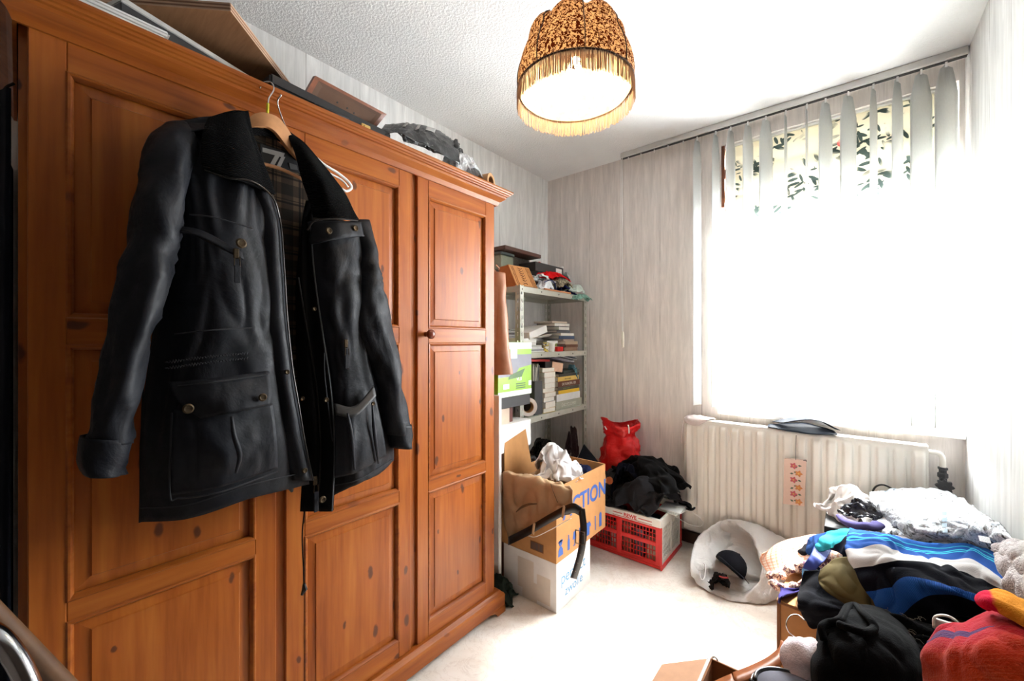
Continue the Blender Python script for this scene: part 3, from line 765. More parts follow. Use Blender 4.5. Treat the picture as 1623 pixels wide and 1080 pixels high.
# left half of the coat (wearer's right front)
rows = [[J(268,200,-1.205), J(300,190,-1.195), J(345,185,-1.19), J(390,200,-1.20)],
        [J(262,262,-1.20), J(300,262,-1.165), J(370,268,-1.150), J(425,300,-1.165)],
        [J(264,370,-1.195), J(320,370,-1.145), J(385,380,-1.130), J(437,390,-1.160)],
        [J(252,480,-1.195), J(315,490,-1.135), J(390,490,-1.120), J(447,480,-1.150)],
        [J(232,600,-1.205), J(300,600,-1.145), J(385,590,-1.125), J(452,580,-1.145)],
        [J(222,700,-1.215), J(300,715,-1.130), J(390,700,-1.110), J(478,680,-1.140)],
        [J(221,828,-1.215), J(300,822,-1.150), J(400,790,-1.125), J(490,768,-1.150)]]
gL = patch(rows, 60, 80); uvgrid('front_panel', displace(gL, body_disp(6.5, .013, 0)), M_wax, JK, .003)
# side return closing the front panel to the back
rows = [[J(268,200,-1.24), J(266,200,-1.205)], [J(255,400,-1.24), J(250,400,-1.198)], [J(228,600,-1.245), J(228,600,-1.208)], [J(222,829,-1.245), J(221,829,-1.216)]]
uvgrid('side_panel', patch(rows, 5, 20), M_wax, JK, .003)
# edge strip along the left opening (turned edge + zip)
edge = [(385,215,-1.185),(420,290,-1.155),(440,345,-1.150),(447,420,-1.140),(452,500,-1.135),(460,580,-1.130),(470,640,-1.125),(480,700,-1.125),(493,762,-1.125)]
rows = []
for (a, b, x) in edge: rows.append([J(a-30, b, x-.010), J(a-12, b, x+.006), J(a-2, b, x+.001), J(a+4, b, x-.018)])
uvgrid('placket', displace(patch(rows, 10, 60), body_disp(8, .004, 5)), M_wax, JK, .002)
MB().tube(crl([J(a+3, b, x+.003) for a, b, x in edge], 60), .0022, 6).build('zip', M_zip, JK)
# right half of the coat (wearer's left front)
rows = [[J(487,352,-1.190), J(520,345,-1.165), J(560,355,-1.165), J(580,372,-1.19)],
        [J(497,420,-1.185), J(530,410,-1.150), J(565,420,-1.150), J(592,440,-1.19)],
        [J(507,520,-1.175), J(540,520,-1.135), J(575,525,-1.140), J(602,530,-1.19)],
        [J(518,620,-1.170), J(550,630,-1.125), J(590,620,-1.130), J(612,615,-1.19)],
        [J(524,700,-1.165), J(560,712,-1.115), J(595,700,-1.125), J(620,680,-1.19)],
        [J(528,786,-1.165), J(565,768,-1.125), J(600,752,-1.135), J(624,730,-1.20)]]
gR = patch(rows, 44, 70); uvgrid('front_panel', displace(gR, body_disp(7.5, .013, 9)), M_wax, JK, .003)
rows = [[J(580,372,-1.19), J(575,380,-1.24)], [J(602,530,-1.19), J(600,535,-1.24)], [J(624,730,-1.20), J(618,732,-1.24)]]
uvgrid('side_panel', patch(rows, 5, 16), M_wax, JK, .003)
# black inner facing of the right front with the double placket
fac = [(500,318,-1.205,485,-1.19),(490,360,-1.20,478,-1.21),(497,440,-1.19,470,-1.215),(508,520,-1.175,470,-1.215),(520,600,-1.16,472,-1.21),(526,660,-1.15,476,-1.20),(528,720,-1.145,480,-1.19),(524,811,-1.145,476,-1.185)]
rows = []
for (a, b, x, c_, x2) in fac: rows.append([J(c_, b, x2), J((a+c_)/2-4, b, (x+x2)/2+.010), J((a+c_)/2+6, b, (x+x2)/2+.006), J(a, b, x+.012), J(a+4, b-2, x+.004)])
uvgrid('facing', displace(patch(rows, 20, 60), body_disp(7, .004, 4)), M_blk, JK, .003)
MB().tube(crl([J(p[0]-28+8*min(1, i/4), p[1], (p[2]+p[4])/2+.016) for i, p in enumerate(fac)][2:], 50), .002, 6).build('zip', M_zip, JK)
edg = crl([J(a+2, b, x+.014) for (a, b, x, c_, x2) in fac][1:], 50)
MB().tube(edg, .002, 6).build('piping', plain('worn_edge_grey', (0.05, 0.055, 0.06), .7), JK)
# collar: two knitted wings and the band behind the neck
rows = [[J(330,188,-1.17), J(365,178,-1.185), J(393,177,-1.20)],
        [J(322,210,-1.150), J(370,215,-1.140), J(400,212,-1.175)],
        [J(318,250,-1.140), J(375,250,-1.125), J(418,262,-1.150)],
        [J(322,268,-1.140), J(372,284,-1.118), J(436,308,-1.135)]]
uvgrid('collar', displace(patch(rows, 30, 24), body_disp(6, .006, 3)), M_rib, JK, .007)
MB().tube(crl([J(324,270,-1.138), J(360,282,-1.112), J(395,286,-1.112), J(420,300,-1.125), J(436,320,-1.130), J(443,345,-1.14)], 40), .0024, 6).build('zip', M_zip, JK)
rows = [[J(452,205,-1.22), J(470,218,-1.215), J(482,226,-1.205)],
        [J(468,245,-1.20), J(490,250,-1.175), J(512,262,-1.185)],
        [J(480,290,-1.185), J(515,295,-1.150), J(545,305,-1.165)],
        [J(492,325,-1.18), J(530,335,-1.140), J(560,335,-1.150)],
        [J(497,345,-1.18), J(535,348,-1.138), J(568,348,-1.145)]]
uvgrid('collar', displace(patch(rows, 26, 30), body_disp(6, .006, 6)), M_rib, JK, .007)
rows = [[J(392,203,-1.215), J(425,204,-1.225), J(455,210,-1.22)], [J(394,214,-1.215), J(428,217,-1.225), J(462,235,-1.215)]]
uvgrid('collar_band', patch(rows, 14, 6), M_rib, JK, .006)
rows = [[J(497,350,-1.165), J(535,350,-1.135), J(572,352,-1.140)], [J(490,375,-1.17), J(535,372,-1.132), J(576,372,-1.140)], [J(492,388,-1.17), J(520,382,-1.135), J(578,374,-1.142)]]
uvgrid('throat_tab', displace(patch(rows, 20, 10), body_disp(8, .003, 1)), M_wax, JK, .003)
MB().tube(crl([J(487,365,-1.165), J(500,350,-1.145), J(535,347,-1.128), J(567,350,-1.136)], 30), .0024, 6).build('zip', M_zip, JK)
# shoulder of the left sleeve and both sleeves as tapering tubes
def sleeve(sec, n=28, m=60, seed=0):
    """sec: (px_left, px_right, py, x_centre, half_depth)"""
    ring = []
    for (a, b, py, xc, hd) in sec:
        L_, R_ = J(a, py, xc), J(b, py+ (0 if len(sec) else 0), xc); c = (L_+R_)/2; h = (R_-L_)/2
        ring.append([c+h*cos(2*pi*k/n)+V((hd, 0, 0))*sin(2*pi*k/n) for k in range(n)])
    cols = [crl([r[k] for r in ring], m) for k in range(n)]
    g = [[cols[k][i] for k in range(n)] for i in range(m)]
    o = V((seed, 2*seed, 0))
    cen = [sum(r, V((0,0,0)))/n for r in g]
    for i in range(m):
        for k in range(n):
            p = g[i][k]; d = (p-cen[i]).normalized()
            q = V((p.x, p.y*1.2, p.z*.5))+o
            g[i][k] = p+d*(.010*(folds(q, 8, .9)-.45)*min(1, (i+2)/10)+.0015*noise.noise(q*24))
    return g
sl = sleeve([(262,296,196,-1.20,.018),(236,312,224,-1.185,.038),(222,300,290,-1.165,.052),(203,284,370,-1.15,.056),(188,268,450,-1.14,.058),(166,232,560,-1.13,.055),(148,216,660,-1.125,.050),(135,206,700,-1.125,.048)], seed=1)
uvgrid('sleeve', sl, M_wax, JK, .003, closed=True)
cf = sleeve([(130,208,692,-1.125,.050),(125,202,716,-1.125,.052),(126,196,738,-1.125,.052),(130,198,750,-1.125,.050)], m=14, seed=1)
uvgrid('cuff', cf, M_wax, JK, .004, closed=True)
sl = sleeve([(556,584,350,-1.20,.02),(565,592,400,-1.19,.04),(560,604,460,-1.18,.05),(560,618,530,-1.165,.055),(588,632,600,-1.16,.055),(606,642,670,-1.16,.050),(614,646,688,-1.16,.046)], seed=7)
uvgrid('sleeve', sl, M_wax, JK, .003, closed=True)
cf = sleeve([(612,647,672,-1.16,.047),(616,647,690,-1.16,.046),(622,645,709,-1.16,.044)], m=10, seed=7)
uvgrid('cuff', cf, M_wax, JK, .004, closed=True)
# shoulder yoke
rows = [[J(262,212,-1.19), J(268,196,-1.20), J(330,186,-1.21)], [J(285,250,-1.135), J(288,215,-1.15), J(330,205,-1.165)]]
uvgrid('shoulder', patch(rows, 16, 10), M_wax, JK, .003)
# chest zip with flap seam and pull
zp = [(270,366,-1.128),(300,368,-1.112),(330,382,-1.102),(358,396,-1.096),(378,406,-1.094)]
MB().tube(crl([J(*p) for p in zp], 40), .0034, 6).build('chest_zip', M_zip, JK)
rows = [[J(268,358,-1.135), J(320,366,-1.108), J(384,400,-1.094)], [J(268,366,-1.124), J(320,377,-1.099), J(386,412,-1.088)]]
uvgrid('flap', patch(rows, 20, 5), M_wax, JK, .003)
def pull(px, py, x, l=28, w=5):
    MB().box(*(lambda a: (a.x, a.x+.004, a.y-.006, a.y+.006, a.z-.012, a.z+.012))(J(px, py, x)), .002).build('zip_slider', M_brass, JK)
    q = J(px+2, py+12, x+.004)
    MB().tube([q+V((0, -.005, .008)), q+V((0, .005, .008)), q+V((0, .006, -.012)), q+V((0, -.006, -.012))], .0014, 6, closed=True).build('pull_ring', M_brass, JK)
    MB().box(q.x-.001, q.x+.002, q.y-.006, q.y+.006, q.z-.012-l*.0016, q.z-.010, .001).build('pull_tab', M_wax, JK)
pull(374, 402, -1.090, 24)
pull(548, 545, -1.120, 24)
def snap(px, py, x, r=.008):
    p = J(px, py, x)
    MB().lathe([(0,0),(r,0),(r*1.05,.002),(r*.75,.0045),(r*.4,.0035),(0,.004)], p, 18, axis=V((1,0,0))).build('snap_button', M_brass, JK, 40)
# lower pockets
def pocket(rows, flap, seedp, nm='pocket'):
    uvgrid(nm, displace(patch(rows, 30, 26), body_disp(9, .007, seedp)), M_wax, JK, .004)
    if flap: uvgrid('pocket_flap', displace(patch(flap, 26, 12), body_disp(9, .004, seedp+1)), M_wax, JK, .004)
pocket([[J(276,650,-1.110), J(345,655,-1.078), J(432,640,-1.085)], [J(273,710,-1.098), J(350,715,-1.058), J(438,695,-1.068)], [J(270,786,-1.110), J(350,772,-1.075), J(440,742,-1.085)]],
       [[J(266,606,-1.118), J(340,600,-1.082), J(426,588,-1.088)], [J(280,634,-1.095), J(350,630,-1.060), J(430,622,-1.066)], [J(318,664,-1.078), J(365,655,-1.050), J(427,642,-1.060)]], 3)
pocket([[J(532,645,-1.112), J(562,648,-1.088), J(592,618,-1.106)], [J(531,700,-1.104), J(565,702,-1.076), J(605,678,-1.098)], [J(530,758,-1.112), J(568,748,-1.088), J(612,722,-1.112)]], None, 8)
rows = [[J(530,640,-1.118), J(562,644,-1.094), J(592,612,-1.112)], [J(532,658,-1.100), J(563,660,-1.074), J(596,628,-1.094)]]
uvgrid('pocket_welt', patch(rows, 16, 5), plain('worn_wax_grey_band', (0.024, 0.024, 0.025), .5, vary=.3), JK, .004)
# pleat ridge on both pockets
for pts in ([(367,660,-1.050),(371,690,-1.040),(380,722,-1.040),(374,750,-1.052)], [(551,655,-1.070),(557,690,-1.062),(562,745,-1.078)], [(590,640,-1.085),(594,690,-1.078),(600,735,-1.095)]):
    MB().tube(crl([J(*p) for p in pts], 20), [.003+.003*sin(pi*k/19) for k in range(20)], 6, flat=.6).build('pleat', M_wax, JK, True)
# gathered waist stitching and hem rolls
def seam(pts, r=.0016, nm='seam', wob=.0, m=60):
    c = crl([J(*p) for p in pts], m)
    c = [q+V((abs(sin(i*1.7))*wob, 0, sin(i*2.9)*wob)) for i, q in enumerate(c)]
    MB().tube(c, r, 5).build(nm, M_stitch, JK)
M_stitch = plain('stitching_dark', (0.009, 0.011, 0.015), .8)
seam([(262,575,-1.128),(330,566,-1.098),(392,560,-1.100)], wob=.003); seam([(262,584,-1.128),(330,575,-1.096),(392,568,-1.100)], wob=.003)
seam([(282,612,-1.100),(340,606,-1.070),(424,594,-1.080)]); seam([(276,530,-1.140),(330,524,-1.106),(400,520,-1.106)])
seam([(222,806,-1.200),(300,800,-1.135),(400,768,-1.112),(488,748,-1.135)]); seam([(272,655,-1.105),(269,780,-1.100),(285,790,-1.096),(350,780,-1.065),(440,748,-1.078)], .002)
seam([(300,340,-1.128),(340,345,-1.110),(400,362,-1.105)]); seam([(530,770,-1.135),(570,760,-1.105),(622,728,-1.15)])
seam([(514,560,-1.14),(515,600,-1.135),(527,700,-1.125)])
for p in ((382,386,-1.086,.011),(298,648,-1.072,.010),(416,630,-1.052,.009),(455,590,-1.122,.006),(479,632,-1.165,.006),(483,746,-1.118,.007),(521,366,-1.126,.009),(563,362,-1.132,.009),(517,634,-1.132,.007),(498,490,-1.165,.006),(511,792,-1.126,.009),(591,640,-1.084,.006)): snap(*p)
# zip pull at hem and draw cord with toggle
pull(499, 762, -1.140, 34)
MB().tube(crl([J(483,805,-1.18), J(479,850,-1.17), J(481,900,-1.17), J(482,932,-1.17)], 24), .0018, 6).build('drawcord', M_blk, JK)
MB().tube([J(482,926,-1.17), J(483,934,-1.17), J(478,944,-1.17)], [.004, .008, .003], 8).build('cord_toggle', plain('toggle_black', (.01,.01,.01), .35), JK)
MB().tube([J(462,764,-1.17), J(461,774,-1.17), J(463,780,-1.17)], [.004, .008, .003], 8).build('cord_toggle', plain('toggle_black', (.01,.01,.01), .35), JK)
# neck label
M_lab = plain('label_black', (.006,.006,.007), .8); M_lw = plain('label_print_grey', (.33,.33,.32), .8)
def quad(name, pts, mat, parent, th=.001):
    a = [V(p) for p in pts]; n = (a[1]-a[0]).cross(a[3]-a[0]).normalized()
    if n.x < 0: n = -n
    return MB().prism(a, n*th).build(name, mat, parent)
lab = quad('label', [J(412,228,-1.228), J(470,248,-1.228), J(478,276,-1.226), J(414,258,-1.226)], M_lab, JK, .002)
quad('label_print', [J(416,234,-1.2255), J(451,243,-1.2255), J(449,250,-1.2255), J(416,241,-1.2255)], M_lw, lab)
quad('label_print', [J(436,246,-1.2255), J(443,248,-1.2255), J(433,265,-1.2245), J(427,262,-1.2245)], M_lw, lab)
quad('label_print', [J(446,248,-1.2255), J(452,249,-1.2255), J(443,268,-1.2245), J(437,266,-1.2245)], M_lw, lab)
quad('label_print', [J(457,258,-1.2245), J(470,262,-1.2245), J(472,270,-1.2245), J(460,268,-1.2245)], plain('label_print_dim', (.09,.09,.09), .8), lab)
# ------------------------------------------------------------------ hangers
HG = thing('coat_hanger', (-1.22, .42, 1.75), 'wooden coat hanger holding up the dark jacket, yellow sleeve on its hook', 'hanger')
M_beech = plain('hanger_beech', '#c0895a', .45, vary=.1, scale=40)
rows = []
top = crl([J(388,206,-1.232), J(398,186,-1.222), J(412,180,-1.215), J(424,181,-1.212), J(440,188,-1.213), J(456,208,-1.217), J(475,242,-1.224)], 40)
bot = crl([J(390,212,-1.232), J(402,203,-1.222), J(414,202,-1.215), J(425,203,-1.212), J(437,212,-1.213), J(452,232,-1.217), J(472,256,-1.224)], 40)
MB().grid([[a, b] for a, b in zip(top, bot)]).build('shoulder_bar', M_beech, HG, False, solid=.013, off=0)
MB().tube(crl([J(409,258,-1.222), J(445,268,-1.218), J(481,285,-1.214)], 10), .0052, 8).build('trouser_bar', M_beech, HG, True)
M_chr = plain('hook_steel', (.55,.54,.52), .25, 1.0)
hk = crl([J(424,184,-1.212), J(425,168,-1.212), J(426,156,-1.214), J(434,142,-1.222), J(430,131,-1.235), J(418,131,-1.245), J(412,140,-1.248)], 40)
MB().tube(hk, .0019, 8).build('hook', M_chr, HG, True)
MB().tube([J(424,181,-1.212), J(424.5,164,-1.212)], .0036, 8).build('hook_sleeve', plain('yellow_sleeve', '#c8c020', .5), HG)
HG2 = thing('coat_hanger', (-1.27, .75, 1.66), 'white plastic hanger end showing behind the jacket collar', 'hanger')
MB().tube(crl([J(475,225,-1.262), J(510,258,-1.262), J(535,274,-1.262), J(552,288,-1.262), J(557,298,-1.262), J(549,303,-1.262), J(541,299,-1.262)], 30), .0042, 8).build('arm', M_frame, HG2, True)
MB().tube(crl([J(478,240,-1.262), J(515,270,-1.262), J(541,285,-1.262), J(552,297,-1.262)], 20), .003, 8).build('brace', M_frame, HG2, True)
MB().tube(crl([J(476,226,-1.262), J(455,205,-1.265), J(440,165,-1.245), J(446,150,-1.23)], 16), .0022, 8).build('hook', M_chr, HG2, True)
# ================================================================== things lying on top of the wardrobe
TOPZ = 2.0122
UP = V((0, 0, 1))
def slab(a, b, depth, z0, z1, side=-1):
    """box with a bottom edge from a to b (xy), running back by depth (towards -x side)"""
    a = V((a.x, a.y, 0)); b = V((b.x, b.y, 0)); t = (b-a).normalized(); n = V((-t.y, t.x, 0))*depth
    return [V((p.x, p.y, z0)) for p in (a, b, b+n, a+n)], [V((p.x, p.y, z1)) for p in (a, b, b+n, a+n)]
def hexa(lo, hi, bev=0.0):
    mb = MB(); vs = [mb.b.verts.new(p) for p in lo+hi]
    for f in ((0,3,2,1),(4,5,6,7),(0,1,5,4),(1,2,6,5),(2,3,7,6),(3,0,4,7)): mb.b.faces.new([vs[i] for i in f])
    if bev: bmesh.ops.bevel(mb.b, geom=mb.b.edges[:], offset=bev, segments=2, affect='EDGES')
    return mb
M_whitebox = plain('white_card_worn', (0.74, 0.74, 0.71), .6, vary=.08, scale=30)
b = thing('flat_box', (-1.42, .08, TOPZ), 'flat white box with rounded corner on the near end of the wardrobe top', 'box')
hexa(*slab(V((-1.262, -.22, 0)), V((-1.275, .232, 0)), .30, TOPZ, TOPZ+.026), .006).build('body', M_whitebox, b)
hexa(*slab(V((-1.258, -.224, 0)), V((-1.271, .236, 0)), .308, TOPZ+.0262, TOPZ+.038), .005).build('lid', M_whitebox, b)
M_black = plain('black_satin', (0.008, 0.008, 0.009), .45, vary=.3)
b = thing('display_case', (-1.5, .3, TOPZ), 'shallow black case, its lit face painted as a grey strip, between the white box and the plywood panel', 'case')
a_, b_ = V((-1.292, .150, 0)), V((-1.395, .470, 0))
hexa(*slab(a_, b_, .22, TOPZ+.040, TOPZ+.070), .002).build('body', M_black, b)
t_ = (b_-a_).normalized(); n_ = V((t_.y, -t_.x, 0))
hexa(*slab(a_+n_*.0005, b_+n_*.0005, .226, TOPZ+.0705, TOPZ+.084), .0015).build('rim', plain('case_lit_face_grey', (.42,.41,.39), .4, .4), b)  # pale strip puts the light on the case's face into the colour
MB().box(-1.60, -1.38, .42, .45, TOPZ, TOPZ+.040).build('foot_rail', M_black, b)
MB().box(-1.60, -1.48, .26, .28, TOPZ+.0, TOPZ+.040).build('foot_rail', M_black, b)
# leaning plywood sheet with laminated edge
g = NG('plywood_face', .55); v = g.coord((1, 1, 1)); w = g.noise(g.coord((3, 30, 30)), 3, 4, .6, .4)
g.col(g.ramp(w, [(.3, (0.26, 0.125, 0.055)), (.7, (0.35, 0.18, 0.085))])); M_ply = g.m
ZP = 2.17
B = PZ(365, 18, ZP); A = PZ(477, 164, ZP); D = PZ(150, 2, ZP)
u_ = (A-B).normalized(); w_ = (D-B).normalized()
outl = [B, B+u_*.455, B+u_*.455+w_*.36, B+w_*.36]
PLY = thing('plywood_panel', (-1.55, .35, ZP), 'brown plywood panel with striped laminated edges jutting out over the wardrobe', 'panel')
TH = .022
MB().prism(outl, (0, 0, TH)).build('sheet', M_ply, PLY)
cl = [plain('veneer_pale', (0.52, 0.34, 0.22), .6), plain('veneer_dark', (0.22, 0.105, 0.055), .6)]
for k in range(5):
    z0_ = TH*(k+.05)/5; z1_ = TH*(k+.95)/5
    for P0, P1, out in ((B, outl[1], -w_), (outl[3], B, -u_)):
        MB().prism([P0+UP*z0_, P1+UP*z0_, P1+UP*z1_, P0+UP*z1_], out*.0012).build('veneer_layer', cl[k % 2], PLY)
sb_ = MB().box(-1.86, -1.66, .24, .58, TOPZ, ZP-.001, .003); tag(sb_.build('box', plain('dark_brown_box', (.06,.035,.022), .7)), 'dark brown box underneath the plywood panel at the wall', 'box')
tq = crumple(PZ(318, 4, 2.235)+V((-.06,-.02,0)), (.06, .035, .03), 4, .2, 3, 3); tq = tag(tq.build('rag', fabric('turquoise_cloth', '#5fb8a8'), None, True), 'turquoise cloth lying on top of the plywood panel', 'cloth')
# briefcase with brass latch
bc = thing('briefcase', (-1.45, .68, TOPZ), 'black briefcase with a brass latch lying flat on the wardrobe', 'briefcase')
a_, b_ = V((-1.305, .47, 0)), V((-1.335, .90, 0))
hexa(*slab(a_, b_, .30, TOPZ, TOPZ+.040), .006).build('body', plain('dark_maroon_leatherette', (0.014, 0.006, 0.007), .5, vary=.3), bc)
hexa(*slab(a_, b_, .30, TOPZ+.041, TOPZ+.076), .006).build('lid', M_black, bc)
lp = PX(561, 196, -1.318)
lt = MB().box(-1.318, -1.312, .765, .800, TOPZ+.030, TOPZ+.052, .002).build('latch', plain('bright_brass', (0.62, 0.42, 0.14), .3, .9), bc)
MB().box(-1.314, -1.306, .772, .793, TOPZ+.036, TOPZ+.046, .002).build('latch_button', _pl['bright_brass'], lt)
MB().tube([V((-1.325,.60,TOPZ+.04)), V((-1.312,.605,TOPZ+.04)), V((-1.310,.66,TOPZ+.04)), V((-1.312,.715,TOPZ+.04)), V((-1.325,.72,TOPZ+.04))], .006, 8).build('handle', M_black, bc, True)
# framed tray / picture back lying tilted on the case
fr_ = thing('wooden_tray', (-1.45, .80, TOPZ+.08), 'brown wood-framed tray lying tilted on the black briefcase', 'tray')
n1_, n2_ = PZ(500, 120, 2.165), PZ(613, 181, 2.165); f1_, f2_ = PZ(487, 143, 2.112), PZ(596, 202, 2.112)
f1_ = n1_+(f1_-n1_).normalized()*.17; f2_ = n2_+(f2_-n2_).normalized()*.17
cen = (n1_+n2_+f1_+f2_)/4; nn = (n2_-n1_).cross(f1_-n1_).normalized(); nn = nn if nn.z > 0 else -nn
ins = lambda p, k: cen+(p-cen)*k
M_walnut = plain('walnut_frame', '#7a4020', .4, vary=.25, scale=40); M_back = plain('hardboard_brown', '#5b3f2c', .8, vary=.15)
MB().prism([ins(p, .93) for p in (n1_, n2_, f2_, f1_)], nn*.004).build('back_board', M_back, fr_)
for p, q in ((n1_, n2_), (n2_, f2_), (f2_, f1_), (f1_, n1_)):
    MB().prism([p, q, ins(q, .88), ins(p, .88)], nn*.016-nn*.0).build('frame_bar', M_walnut, fr_)
for px, py in ((528, 141), (560, 160), (580, 176)):
    c_ = cen+(PZ(px, py, 2.14)-cen)*.5; MB().lathe([(0,0),(.003,0),(.003,.002),(0,.002)], c_-nn*.002, 8, axis=nn).build('tack', M_black, fr_)
# black printed carrier bag, clear bag, papers, roll
M_pb = NG('black_plastic_film', .22, 0, .6); v = M_pb.coord(); M_pb.col((0.008, 0.008, 0.008)); M_pb.bump(M_pb.noise(v, 18, 4, .6, 1.0), .5, .02); M_pbag = M_pb.m
bb = thing('carrier_bag', (-1.45, 1.1, TOPZ), 'crumpled black plastic carrier bag with grey print on the wardrobe', 'bag')
rows = [[PX(600,212,-1.34), PX(640,215,-1.31), PX(690,240,-1.30), PX(728,262,-1.30)],
        [PX(602,205,-1.36), PX(645,208,-1.33), PX(688,222,-1.32), PX(728,240,-1.33)],
        [PX(612,200,-1.42), PX(655,198,-1.42), PX(692,208,-1.42), PX(728,230,-1.42)],
        [PX(625,204,-1.55), PX(660,208,-1.60), PX(695,224,-1.60), PX(722,238,-1.55)],
        [PX(640,225,-1.62), PX(665,232,-1.66), PX(695,245,-1.66), PX(715,252,-1.62)]]
gg = patch(rows, 50, 40)
gg = displace(gg, lambda p, u, w: .010*(folds(p, 7, 1)-.4)+.004*noise.noise(p*26))
gg = [[V((p.x, p.y, max(p.z, TOPZ+.003))) for p in r] for r in gg]
uvgrid('film', gg, M_pbag, bb, .0015)
M_pr = plain('bag_print_grey', (.36,.35,.33), .5)
for (i0, i1, j0, j1) in ((13,19,12,15),(13,19,20,23),(14,20,26,33)):
    sub = [[gg[i][j]+V((.002, 0, .002)) for j in range(j0, j1)] for i in range(i0, i1)]
    uvgrid('print', sub, M_pr, bb, .0005)
cloth_heap('bundle', PX(728, 250, -1.40), (.065, .085, .06), 1, M_pbag, bb, base=TOPZ+.002, sub=0)
g = NG('clear_plastic_film', .12, 0, .5); v = g.coord(); tr = g.add('ShaderNodeBsdfTransparent')
g.col((.80, .80, .80)); g.bump(g.noise(v, 22, 4, .6, 1.2), .9, .02)
mx = g.add('ShaderNodeMixShader'); g.l.new(g.ramp(g.noise(v, 30, 3, .6, 1.5), [(.35, .35), (.65, .85)]), mx.inputs[0]); g.l.new(tr.outputs[0], mx.inputs[1]); g.l.new(g.b.outputs[0], mx.inputs[2]); g.l.new(mx.outputs[0], g.out.inputs[0]); M_clear = g.m
cb = cloth_heap('plastic_bag', PX(732, 268, -1.36), (.06, .13, .08), 0, M_clear, None, base=TOPZ+.002, rot=.1, sub=1, solid=.001)
tag(cb, 'crumpled clear plastic bag between the black bag and the cardboard roll', 'bag')
for i, (p0, p1, dz, lab, rt) in enumerate((((-1.262,.92),(-1.50,1.36), 0, 'white paper sheet lowest under the black carrier bag', .03), ((-1.268,.98),(-1.50,1.30), .0025, 'white paper sheet lying over another under the black carrier bag', -.06))):
    tag(MB().box(p1[0], p0[0], p0[1], p1[1], TOPZ+dz, TOPZ+dz+.002, rot=(0,0,rt)).build('paper_sheet', plain('paper_white', (.74,.74,.74), .7, vary=.04)), lab, 'paper')
bk_ = MB().box(-1.5, -1.272, 1.06, 1.33, TOPZ+.0055, TOPZ+.014, .001, rot=(0,0,.05)).build('folder', M_black); tag(bk_, 'thin black folder on the white papers atop the wardrobe', 'folder')
rl = thing('cardboard_roll', (-1.35, 1.41, TOPZ), 'brown cardboard roll lying at the wardrobe corner', 'roll')
cR = V((-1.30, 1.424, TOPZ+.040)); ax = V((.93, .25, 0)).normalized()
M_kraft = plain('kraft_card', '#b98a5e', .75, vary=.12, scale=30)
M_kraftd = plain('kraft_card_inner', '#8f6138', .8, vary=.15, scale=30)
MB().lathe([(.027,-.09),(.039,-.09),(.039,.0),(.027,.0),(.027,-.09)], cR, 28, axis=ax).build('outer_layer', M_kraft, rl, 30)
MB().lathe([(.0235,-.088),(.0265,-.088),(.0265,-.001),(.0235,-.001),(.0235,-.088)], cR, 28, axis=ax).build('core', M_kraftd, rl, 30)
# ================================================================== metal shelf unit
SX0, SX1, SY0, SY1 = -1.855, -1.50, 1.895, 2.695
SHU = thing('shelf_unit', ((SX0+SX1)/2, (SY0+SY1)/2, 0), 'grey slotted-angle steel shelf unit in the back left corner', 'shelf')
M_steel = plain('shelf_grey_enamel', (0.44, 0.435, 0.37), .45, .1, vary=.06)
M_hole = plain('slot_dark', (.03, .025, .02), .8)
def post(x, y, sx, sy):
    mb = MB(); W_ = .036; t = .002; z1 = 1.632
    # two slotted flanges with real slots: rails either side plus bridges
    z = .0; per = .05
    for fl in (0, 1):
        def bx(a0, a1, z0, z1_):
            if fl == 0: mb.box(min(x, x+sx*a0, x+sx*a1) if 0 else min(x+sx*a0, x+sx*a1), max(x+sx*a0, x+sx*a1), min(y, y+sy*t), max(y, y+sy*t), z0, z1_)
            else: mb.box(min(x, x+sx*t), max(x, x+sx*t), min(y+sy*a0, y+sy*a1), max(y+sy*a0, y+sy*a1), z0, z1_)
        bx(0, .013, 0, z1); bx(.022, W_, 0, z1)
        k = 0
        while k*per < z1:
            bx(.013, .022, k*per, min(z1, k*per+.026)); k += 1
    return mb
for x, y, sx, sy in ((SX1, SY0, -1, 1), (SX1, SY1, -1, -1), (SX0, SY0, 1, 1), (SX0, SY1, 1, -1)):
    post(x, y, sx, sy).build('post', M_steel, SHU)
SZ = [1.625, 1.225, .826, .43, .07]
for z in SZ:
    s = MB(); s.box(SX0+.003, SX1-.003, SY0+.003, SY1-.003, z-.003, z)
    for (a, b_, c, d) in ((SX1-.003, SX1+.001, SY0-.001, SY1+.001), (SX0-.001, SX0+.003, SY0-.001, SY1+.001), (SX0, SX1, SY0-.001, SY0+.003), (SX0, SX1, SY1-.003, SY1+.001)):
        s.box(a, b_, c, d, z-.034, z+.0005)
    sh = s.build('shelf_board', M_steel, SHU)
    for yy in (SY0+.02, SY0+.22, SY0+.42, SY0+.60, SY1-.03):
        MB().lathe([(0,0),(.0045,0),(.0045,.0015),(0,.0015)], (SX1+.001, yy, z-.017), 8, axis=V((1,0,0))).build('bolt_hole', M_hole, sh)
